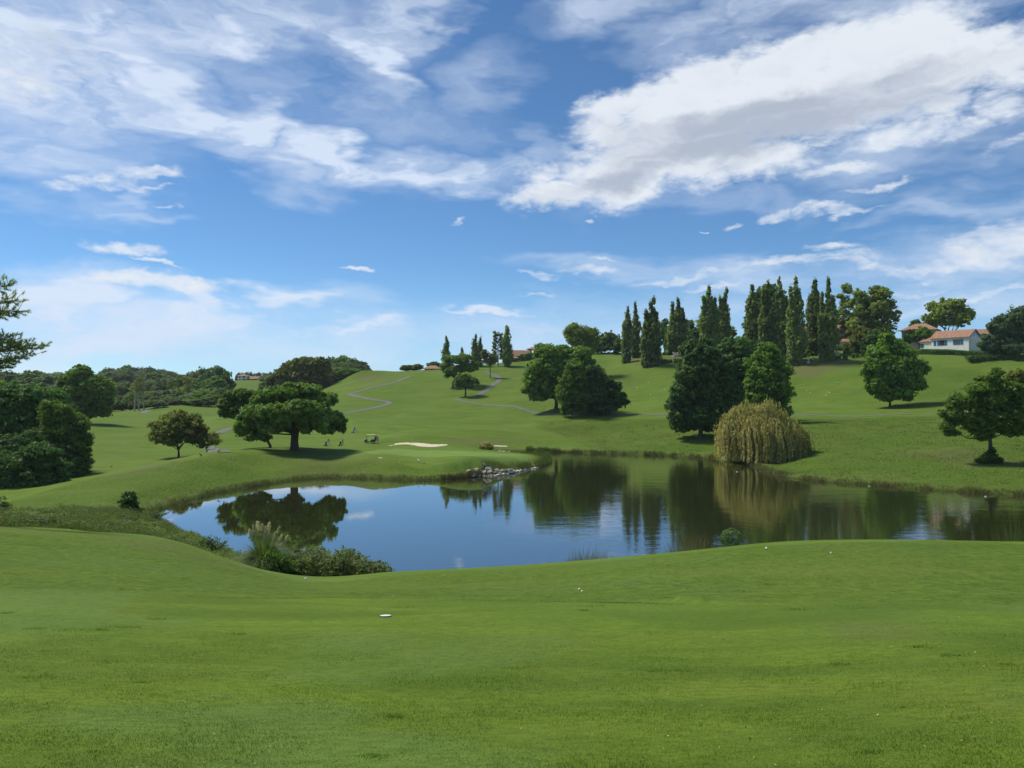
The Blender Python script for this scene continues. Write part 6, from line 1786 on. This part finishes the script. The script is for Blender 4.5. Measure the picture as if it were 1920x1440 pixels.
cross(1536, 290, 1.6, "stone cross left of the tallest poplar's trunk")
cross(1544, 289, 1.2, "small round-headed stone against the tallest poplar", 'disc')
cross(1564, 292, 1.3, "round-headed stone at the left of the monument right of the poplar", 'disc')
cross(1569, 291, 2.3, "tall cross of the monument right of the tallest poplar")
cross(1573, 292, 1.3, "round-headed stone at the right of the monument", 'disc')
cross(1567, 298, 2.6, "slender cross behind the monument", 'cross')
cross(1505, 296, 1.5, "pale cross in the upper row before the villa")
for u, d, h, lab in ((1238, 330, 1.6, "white domed stone over the upper hedge row"), (1250, 331, 1.8, "narrow white stone over the upper hedge row"), (1255, 330, 1.7, "bright white stone at the upper row's right end"), (1264, 316, 1.5, "grey stone left of the dark opening in the rubble"), (1281, 314, 1.6, "grey stone right of the dark opening in the rubble"), (1236, 305, 1.0, "low pale stone between the lower hedge blocks")):
    cross(u, d, h, lab, 'disc')
def rubble():
    import bmesh
    x, y, z = place(1272, 318); g = np.random.default_rng(561); bm = bmesh.new()
    for k in range(34):
        m = Matrix.Translation((g.uniform(-2.4, 2.4), g.uniform(-.6, .6), g.uniform(0, 1.6))) @ Matrix.Rotation(g.uniform(0, 3), 4, 'Z') @ Matrix.Diagonal((g.uniform(.3, .7), g.uniform(.3, .6), g.uniform(.2, .4), 1))
        bmesh.ops.create_icosphere(bm, subdivisions=1, radius=1, matrix=m)
    me = bpy.data.meshes.new("rockery"); bm.to_mesh(me); bm.free(); me.materials.append(M_STONE)
    o = bpy.data.objects.new("rockery", me); COL.objects.link(o); o.location = (x, y, z); tag(o, "grey heaped rockery under the wide greyish poplar", 'rockery', kind='stuff')
rubble()

# ------------------------------------------------------------------ small things of the course
M_YEL = simple_mat("yellow cloth", (.85, .80, .20), .8, var=.05); M_BLACK = simple_mat("black plastic", (.015, .015, .018), .5, var=.1)
M_WP = simple_mat("white plastic", (.82, .82, .80), .4, var=.03); M_ORANGE = simple_mat("orange stake paint", (.42, .14, .04), .7, var=.15)
M_MET = simple_mat("grey metal", (.30, .31, .33), .4, .5)
def flag(u, d, h, label):
    x, y, z = place(u, d); o = empty("golf_flag", (x, y, z)); tag(o, label, 'flag', 'flags of the course')
    V, F = tubes([[(0, 0, 0, .035), (0, 0, h, .03)]], 6); mesh_np("pole", V, F, M_YEL, o)
    n = 8; V = []
    for i in range(n + 1):
        t = i / n
        for zz2 in (h, h - .78 + .2 * t):
            V.append((t * .34, .06 * math.sin(t * 5), zz2 - .25 * t * t))
    F = [(2 * i, 2 * i + 2, 2 * i + 3, 2 * i + 1) for i in range(n)]
    c = mesh_np("cloth", np.array(V), F, M_YEL, o); md = c.modifiers.new("thick", 'SOLIDIFY'); md.thickness = .01
flag(772.5, 164, 2.4, "yellow flag on its pole at the green before the long bunker")
flag(634.5, 262, 2.1, "tiny pale flag on the upper left green by the pine's edge")
def stake(u, d, h, mat, label, tilt, name="marker_stake", w=.12):
    x, y, z = place(u, d); o = solid(name, [(-w / 2, w / 2, -w / 2, w / 2, -.2, h)], mat, None, .01); o.location = (x, y, z); o.rotation_euler = (0, tilt, 0); tag(o, label, 'stake')
stake(942.5, 129, 1.15, M_ORANGE, "leaning orange-brown stake above the stones of the green's bank", .18)
stake(1020, 243, .9, M_YEL, "pale yellow post under the broad hillside oak", 0, "marker_post", .22)
def marker(u, v, label, s=.32, peg=0.0, group='white range markers', dmin=70, name="white_marker"):
    import bmesh
    g = ground([(u, v)], dmin)[0]; z = hz(*g)
    bm = bmesh.new(); bmesh.ops.create_uvsphere(bm, u_segments=12, v_segments=8, radius=s / 2)
    for q in bm.verts: q.co.z = q.co.z * .8 + peg + s * .38
    me = bpy.data.meshes.new(name); bm.to_mesh(me); bm.free(); me.materials.append(M_WP)
    for f in me.polygons: f.use_smooth = True
    o = bpy.data.objects.new(name, me); COL.objects.link(o); o.location = (g[0], g[1], z); tag(o, label, 'marker', group)
    if peg: solid("peg", [(-.04, .04, -.04, .04, -.1, peg + .05)], M_BLACK, o)
for u, v, lab, s, pg in ((1194.5, 727.5, "white marker on the range, upper left one", .42, 0), (1215.6, 717.5, "white marker highest on the range slope", .34, 0), (1246, 731, "white marker touching the huge dark tree's left edge", .38, 0),
    (1219.5, 740.5, "white marker lowest in the middle of the range", .38, 0), (1182.8, 759, "white marker on a dark peg beside the twin trees", .26, .5), (1166, 722.5, "faint white marker against the twin trees' right side", .3, 0),
    (1571, 721, "white marker on a thin dark peg, highest on the right lawn", .32, .55), (1552.5, 736, "white marker, left one of the close pair on the right lawn", .3, 0), (1555.5, 737, "white marker, right one of the close pair on the right lawn", .36, 0),
    (1549, 742, "bright white marker just below the close pair", .36, 0), (1519, 737.5, "white marker beside the brown streak on the right lawn", .32, 0), (1512, 733, "white marker nearest the bright green tree", .3, 0),
    (1196, 651 + 15, "white pointed marker at the hedge", .2, 0), (749, 867, "tiny white ball before the green, left of the bird", .12, 0), (681, 885, "tiny white ball on the slope near the water", .12, 0), (205, 722, "white speck on the distant left lawn", 1.1, 0)):
    if (u, v) == (1196, 666): continue
    marker(u, v, lab, s, pg)
def cone_marker():
    x, y, z = place(1184, 329); V, F = tubes([[(0, 0, 0, .42), (.1, 0, .5, .34), (.2, 0, 1.15, .08)]], 8)
    o = mesh_np("white_marker", V, F, M_WP, smooth=True); o.location = (x, y, z); tag(o, "white pointed marker on the brown bank below the long hilltop hedge", 'marker')
cone_marker()
def ball(u, v, label, s=.043, mat=None):
    import bmesh
    g = ground([(u, v)], 2)[0]; bm = bmesh.new(); bmesh.ops.create_icosphere(bm, subdivisions=3, radius=s / 2)
    me = bpy.data.meshes.new("golf_ball"); bm.to_mesh(me); bm.free(); me.materials.append(mat or M_WP)
    for f in me.polygons: f.use_smooth = True
    o = bpy.data.objects.new("golf_ball", me); COL.objects.link(o); o.location = (g[0], g[1], hz(*g) + s * .42); tag(o, label, 'ball', 'balls on the near lawn')
ball(1086, 1106.5, "white ball, left one of the two close together on the near lawn", .06)
ball(1091.5, 1110.5, "yellowish ball, right one of the two close together on the near lawn", .06, M_YEL)
ball(1558, 1038, "single white ball near the right crest of the lawn", .06)
ball(1437, 1030, "white ball by the crest below the small round shrub", .09)
ball(573, 1087, "white ball at the foot of the bramble thicket", .10)
def disc():
    import bmesh
    g = ground([(723, 1155.5)], 2)[0]; x, y = g; z = hz(x, y)
    e = .1; nx = -(hz(x + e, y) - hz(x - e, y)) / (2 * e); ny = -(hz(x, y + e) - hz(x, y - e)) / (2 * e)
    root = empty("lawn_disc", (x, y, z)); nrm = Vector((nx, ny, 1)).normalized(); root.rotation_euler = nrm.to_track_quat('Z', 'Y').to_euler()
    tag(root, "round white disc set in the near lawn with a dark gap along its far rim", 'disc')
    for nm, r, z0, z1, mt, oy in (("rim", .118, -.03, .012, M_BLACK, .03), ("plate", .108, -.03, .018, M_WP, 0)):
        bm = bmesh.new(); bmesh.ops.create_cone(bm, cap_ends=True, segments=32, radius1=r, radius2=r * .97, depth=z1 - z0, matrix=Matrix.Translation((0, oy, (z0 + z1) / 2)))
        me = bpy.data.meshes.new(nm); bm.to_mesh(me); bm.free(); me.materials.append(mt); o = bpy.data.objects.new(nm, me); COL.objects.link(o); o.parent = root
disc()
# birds
def bird(u, v, s, mat, label, dmin=70, yaw=0.0, name="bird"):
    g = ground([(u, v)], dmin)[0]; z = hz(*g)
    root = empty(name, (g[0], g[1], z), yaw); tag(root, label, 'bird', 'birds on the course'); root.scale = (s, s, s)
    o = skin("body", [((-.30, 0, .30), .03), ((-.16, 0, .36), .10), ((.02, 0, .42), .13), ((.16, 0, .50), .08), ((.22, 0, .62), .05), ((.27, 0, .68), .06), ((.38, 0, .67), .015)], [(i, i + 1) for i in range(6)], mat, root, 2)
    V, F = tubes([[(-.02, -.05, .32, .012), (0, -.05, 0, .01)], [(.02, .05, .32, .012), (.04, .05, 0, .01)]], 5); mesh_np("leg", V, F, M_BLACK, root)
def skin(name, verts, edges, mat, parent, root=0, sub=2):
    me = bpy.data.meshes.new(name); me.from_pydata([v for v, _ in verts], edges, []); me.materials.append(mat)
    o = bpy.data.objects.new(name, me); COL.objects.link(o); o.parent = parent
    o.modifiers.new("skin", 'SKIN')
    lay = me.skin_vertices[0] if me.skin_vertices else None
    for i, (_, r) in enumerate(verts):
        rr_ = r if isinstance(r, tuple) else (r, r)
        me.skin_vertices[0].data[i].radius = rr_
    me.skin_vertices[0].data[root].use_root = True
    o.modifiers["skin"].use_smooth_shade = True
    sb = o.modifiers.new("sub", 'SUBSURF'); sb.levels = sub; sb.render_levels = sub
    return o
def ensure_skin(me):
    pass
bird(785, 867, .85, M_WP, "white bird standing on the grass below the putting green", yaw=2.6, dmin=100)
bird(376.5, 857, .85, M_BLACK, "black crow on the crest between the brownish tree and the path", yaw=3.0, dmin=100)
bird(410, 849.5, .85, M_BLACK, "black crow standing on the short grey path", yaw=.2, dmin=100)
bird(209, 877, .6, M_BLACK, "tiny dark bird on the shaded left fairway", dmin=100)
bird(795, 871, .5, M_BLACK, "tiny dark bird right of the white bird", dmin=100)

# ------------------------------------------------------------------ golfers
M_SKIN = simple_mat("skin", (.50, .30, .21), .6, var=.06); M_HAIR = simple_mat("dark hair", (.04, .028, .02), .8)
def cloth(name, c): return simple_mat(name, c, .85, var=.1, scale=8)
C_WHITE = cloth("white cloth", (.80, .80, .78)); C_DARK = cloth("dark cloth", (.025, .03, .04)); C_GREY = cloth("grey cloth", (.42, .44, .46)); C_ORANGE = cloth("orange cloth", (.62, .16, .07)); C_PALE = cloth("pale cloth", (.72, .74, .62)); C_KHAKI = cloth("khaki cloth", (.40, .37, .24)); C_NAVY = cloth("navy cloth", (.04, .05, .09))
def person(u, d, yaw, shirt, trousers, cap, label, pose='walk', shoes=None):
    x, y, z = place(u, d); root = empty("person", (x, y, z), yaw); tag(root, label, 'person', 'golfers on the fairway')
    st = .26 if pose == 'walk' else .06       # forward is +x
    hip, kn, an = .93, .50, .08
    lean_ = .10 if pose == 'walk' else .0
    J = {'pel': (0, 0, hip), 'spi': (lean_ * .4, 0, 1.12), 'che': (lean_, 0, 1.34), 'nec': (lean_ * 1.2, 0, 1.50), 'hea': (lean_ * 1.5 + .02, 0, 1.62), 'top': (lean_ * 1.5 + .01, 0, 1.72),
         'hL': (0, .10, hip - .04), 'kL': (st * .75, .10, kn + .02), 'aL': (st * .95, .10, an), 'tL': (st * .95 + .17, .11, .04),
         'hR': (0, -.10, hip - .04), 'kR': (-st * .25, -.10, kn), 'aR': (-st * 1.0, -.10, an + .03), 'tR': (-st * 1.0 + .16, -.11, .04),
         'sL': (lean_, .19, 1.42), 'eL': (lean_ + (.10 if pose == 'walk' else .02), .25, 1.14), 'wL': (lean_ + (.34 if pose == 'walk' else .10), .22, 1.02),
         'sR': (lean_, -.19, 1.42), 'eR': (lean_ - .08, -.26, 1.15), 'wR': (lean_ + .02, -.25, .90)}
    names = list(J)
    rad = dict(pel=.13, spi=.12, che=(.13, .15), nec=.055, hea=(.085, .075), top=.055, hL=.095, kL=.062, aL=.045, tL=.035, hR=.095, kR=.062, aR=.045, tR=.035, sL=.06, eL=.042, wL=.03, sR=.06, eR=.042, wR=.03)
    E = [('pel', 'spi'), ('spi', 'che'), ('che', 'nec'), ('nec', 'hea'), ('hea', 'top'), ('pel', 'hL'), ('hL', 'kL'), ('kL', 'aL'), ('aL', 'tL'), ('pel', 'hR'), ('hR', 'kR'), ('kR', 'aR'), ('aR', 'tR'), ('che', 'sL'), ('sL', 'eL'), ('eL', 'wL'), ('che', 'sR'), ('sR', 'eR'), ('eR', 'wR')]
    def sub(nm, keep, mat, grow, short=None):
        ns = [k for k in names if k in keep]; ix = {k: i for i, k in enumerate(ns)}
        vs = []
        for k in ns:
            r = rad[k]; r = tuple(q + grow for q in r) if isinstance(r, tuple) else r + grow
            p = J[k]
            if short and k in short: a = J[short[k]]; p = tuple(p[i] * .55 + a[i] * .45 for i in range(3))
            vs.append((p, r))
        skin(nm, vs, [(ix[a], ix[b]) for a, b in E if a in ix and b in ix], mat, root, 0, 1)
    b = [(J[k], rad[k]) for k in names]; ix = {k: i for i, k in enumerate(names)}
    skin("body", b, [(ix[a], ix[c]) for a, c in E], M_SKIN, root, 0, 2)
    sub("shirt", ('spi', 'che', 'sL', 'eL', 'sR', 'eR'), shirt, .02)
    sub("trousers", ('pel', 'hL', 'kL', 'aL', 'hR', 'kR', 'aR'), trousers, .022)
    for k in ('L', 'R'):
        a, t = J['a' + k], J['t' + k]; skin("shoe", [((a[0] - .05, a[1], .05), .05), ((a[0] + .06, a[1], .05), .052), ((t[0] + .03, t[1], .045), .04)], [(0, 1), (1, 2)], shoes or C_WHITE, root, 0, 1)
    hx = J['hea'][0]
    if cap: 
        c = skin("cap", [((hx - .03, 0, 1.70), .10), ((hx + .01, 0, 1.745), .075)], [(0, 1)], cap, root, 0, 2); solid("peak", [(hx + .05, hx + .17, -.07, .07, 1.675, 1.69)], cap, c)
    else: skin("hair", [((hx - .035, 0, 1.66), .095), ((hx - .01, 0, 1.735), .075)], [(0, 1)], M_HAIR, root, 0, 2)
def trolley(u, d, yaw, bagmat, label):
    x, y, z = place(u, d); root = empty("golf_trolley", (x, y, z), yaw); tag(root, label, 'golf trolley', 'golf trolleys')
    import bmesh
    def cyl(nm, r0, r1, a, b, mat, par, seg=14):
        a, b = Vector(a), Vector(b); q = (b - a).to_track_quat('Z', 'Y').to_matrix().to_4x4()
        bm = bmesh.new(); bmesh.ops.create_cone(bm, cap_ends=True, segments=seg, radius1=r0, radius2=r1, depth=(b - a).length, matrix=Matrix.Translation((a + b) / 2) @ q)
        me = bpy.data.meshes.new(nm); bm.to_mesh(me); bm.free(); me.materials.append(mat); o = bpy.data.objects.new(nm, me); COL.objects.link(o); o.parent = par; return o
    bag = cyl("bag", .14, .17, (.12, 0, .22), (-.12, 0, 1.08), bagmat, root); cyl("bag_collar", .18, .18, (-.12, 0, 1.08), (-.135, 0, 1.14), M_WP, bag)
    for k in range(6):
        o_ = (random.uniform(-.08, .08), random.uniform(-.08, .08)); cyl("club", .012, .012, (-.13 + o_[0], o_[1], 1.1), (-.17 + o_[0], o_[1], 1.32), M_MET, root, 6)
    for s in (-1, 1): cyl("wheel", .15, .15, (-.05, s * .30, .15), (-.05, s * .34, .15), M_BLACK, root, 18)
    cyl("wheel", .11, .11, (.42, -.02, .11), (.42, .02, .11), M_BLACK, root, 16)
    V, F = tubes([[(.42, 0, .11, .018), (.1, 0, .25, .02), (-.35, 0, .75, .02), (-.62, 0, 1.02, .02)], [(-.05, -.3, .15, .015), (-.05, .3, .15, .015)], [(-.62, -.12, 1.02, .02), (-.62, .12, 1.02, .02)]], 6); mesh_np("frame", V, F, M_MET, root)
person(617.2, 170, math.pi - .2, C_DARK, C_WHITE, M_BLACK, "golfer in dark top and white trousers pushing a trolley, leftmost of the golfers")
trolley(611.5, 170, math.pi - .2, C_NAVY, "trolley with dark bag in front of the leftmost golfer")
person(642.5, 168.5, math.pi - .5, C_GREY, C_KHAKI, C_GREY, "golfer in pale grey top walking behind a dark bag, second from the left")
trolley(638.2, 168, math.pi - .4, C_DARK, "trolley with tall dark bag beside the grey-topped golfer")
person(668.6, 196, math.pi + .2, C_WHITE, C_WHITE, C_WHITE, "taller golfer all in white with white cap, right one of the upper pair")
person(665.2, 197.5, math.pi, C_WHITE, C_NAVY, M_HAIR, "golfer in white top and dark trousers, left one of the upper pair")
trolley(662.4, 196, math.pi, C_KHAKI, "trolley with brownish bag pushed by the upper pair of golfers")
person(708.2, 176, -math.pi / 2, C_PALE, C_ORANGE, C_PALE, "golfer in white top and orange trousers standing behind the buggy", 'stand')
def golf_cart():
    import bmesh
    x, y, z = place(694.5, 174); root = empty("golf_cart", (x, y, z), math.pi + .12); tag(root, "black golf buggy with pale green roof parked on the fairway", 'golf buggy')
    M_CB = simple_mat("cart body paint", (.03, .035, .045), .3, var=.1, spec=.6); M_CR = simple_mat("cart roof", (.52, .66, .30), .5, var=.05); M_SEAT = simple_mat("cart seat", (.55, .53, .48), .6); M_WS = simple_mat("windscreen", (.42, .58, .68), .12, var=.06, spec=.8)
    def prism(nm, prof, w, mat, par=root, y0=None):
        y0 = -w / 2 if y0 is None else y0; n = len(prof)
        V = [(px_, y0, pz) for px_, pz in prof] + [(px_, y0 + w, pz) for px_, pz in prof]
        F = [tuple(range(n))[::-1], tuple(range(n, 2 * n))] + [(i, (i + 1) % n, (i + 1) % n + n, i + n) for i in range(n)]
        o = mesh_np(nm, np.array(V), F, mat, par); md = o.modifiers.new("bevel", 'BEVEL'); md.width = .03; md.segments = 2; return o
    b = prism("body", [(-1.15, .30), (-1.2, .62), (-.95, .78), (-.15, .78), (-.10, .42), (.62, .40), (.72, .85), (.98, .86), (1.28, .62), (1.34, .36), (1.2, .25), (-.9, .24)], 1.15, M_CB)
    prism("seat", [(-.75, .78), (-.2, .78), (-.18, .92), (-.72, .94)], 1.05, M_SEAT); prism("backrest", [(-.80, .92), (-.70, .92), (-.78, 1.35), (-.88, 1.35)], 1.0, M_SEAT)
    prism("roof", [(-1.05, 1.83), (.80, 1.86), (.86, 1.90), (.7, 1.94), (-.95, 1.92), (-1.1, 1.87)], 1.2, M_CR)
    V, F = tubes([[(.95, s * .5, .86, .022), (.68, s * .52, 1.86, .022)] for s in (-1, 1)] + [[(-.98, s * .5, .75, .022), (-.92, s * .52, 1.86, .022)] for s in (-1, 1)], 6); mesh_np("roof_post", V, F, M_BLACK, root)
    prism("windscreen", [(.955, .88), (.975, .88), (.80, 1.5), (.78, 1.5)], .96, M_WS)
    V, F = tubes([[(.75, .25, .75, .02), (.45, .25, 1.05, .02)], [(.45, .08, 1.05, .02), (.45, .42, 1.05, .02)]], 6); mesh_np("steering_wheel", V, F, M_BLACK, root)
    prism("bag_rack", [(-1.2, .62), (-1.0, .62), (-1.0, 1.0), (-1.2, 1.0)], .9, M_BLACK)
    for s in (-.25, .25):
        bm = bmesh.new(); bmesh.ops.create_cone(bm, cap_ends=True, segments=14, radius1=.14, radius2=.17, depth=.95, matrix=Matrix.Translation((-1.22, s, 1.05)) @ Matrix.Rotation(-.1, 4, 'Y'))
        me = bpy.data.meshes.new("golf_bag"); bm.to_mesh(me); bm.free(); me.materials.append(C_DARK); o = bpy.data.objects.new("golf_bag", me); COL.objects.link(o); o.parent = root
    for wx in (.88, -.72):
        for wy in (-.52, .52):
            bm = bmesh.new(); bmesh.ops.create_cone(bm, cap_ends=True, segments=20, radius1=.23, radius2=.23, depth=.18, matrix=Matrix.Translation((wx, wy, .23)) @ Matrix.Rotation(R(90), 4, 'X'))
            me = bpy.data.meshes.new("wheel"); bm.to_mesh(me); bm.free(); me.materials.append(M_BLACK); o = bpy.data.objects.new("wheel", me); COL.objects.link(o); o.parent = root
            bm = bmesh.new(); bmesh.ops.create_cone(bm, cap_ends=True, segments=16, radius1=.12, radius2=.12, depth=.20, matrix=Matrix.Translation((wx, wy, .23)) @ Matrix.Rotation(R(90), 4, 'X'))
            me = bpy.data.meshes.new("hub"); bm.to_mesh(me); bm.free(); me.materials.append(M_WP); h = bpy.data.objects.new("hub", me); COL.objects.link(h); h.parent = o
golf_cart()
# floating scum / feathers on the water
M_FEA = simple_mat("pale feather", (.75, .75, .72), .8)
for u, v, lab in ((1848, 931.5, "pale floating feather on the water near the right bank"), (1630, 912, "pale fleck on the water below the right slope"), (1382, 885, "white fleck on the dark water in front of the willow")):
    a_, b_, c_ = ray(u, v); k = CAMZ / -c_
    V, F = tubes([[(-.18, 0, 0, .02), (0, .02, .03, .07), (.2, 0, .01, .015)]], 8); o = mesh_np("feather", V, F, M_FEA, smooth=True); o.location = (a_ * k, b_ * k, .02); tag(o, lab, 'feather', 'flecks on the water')
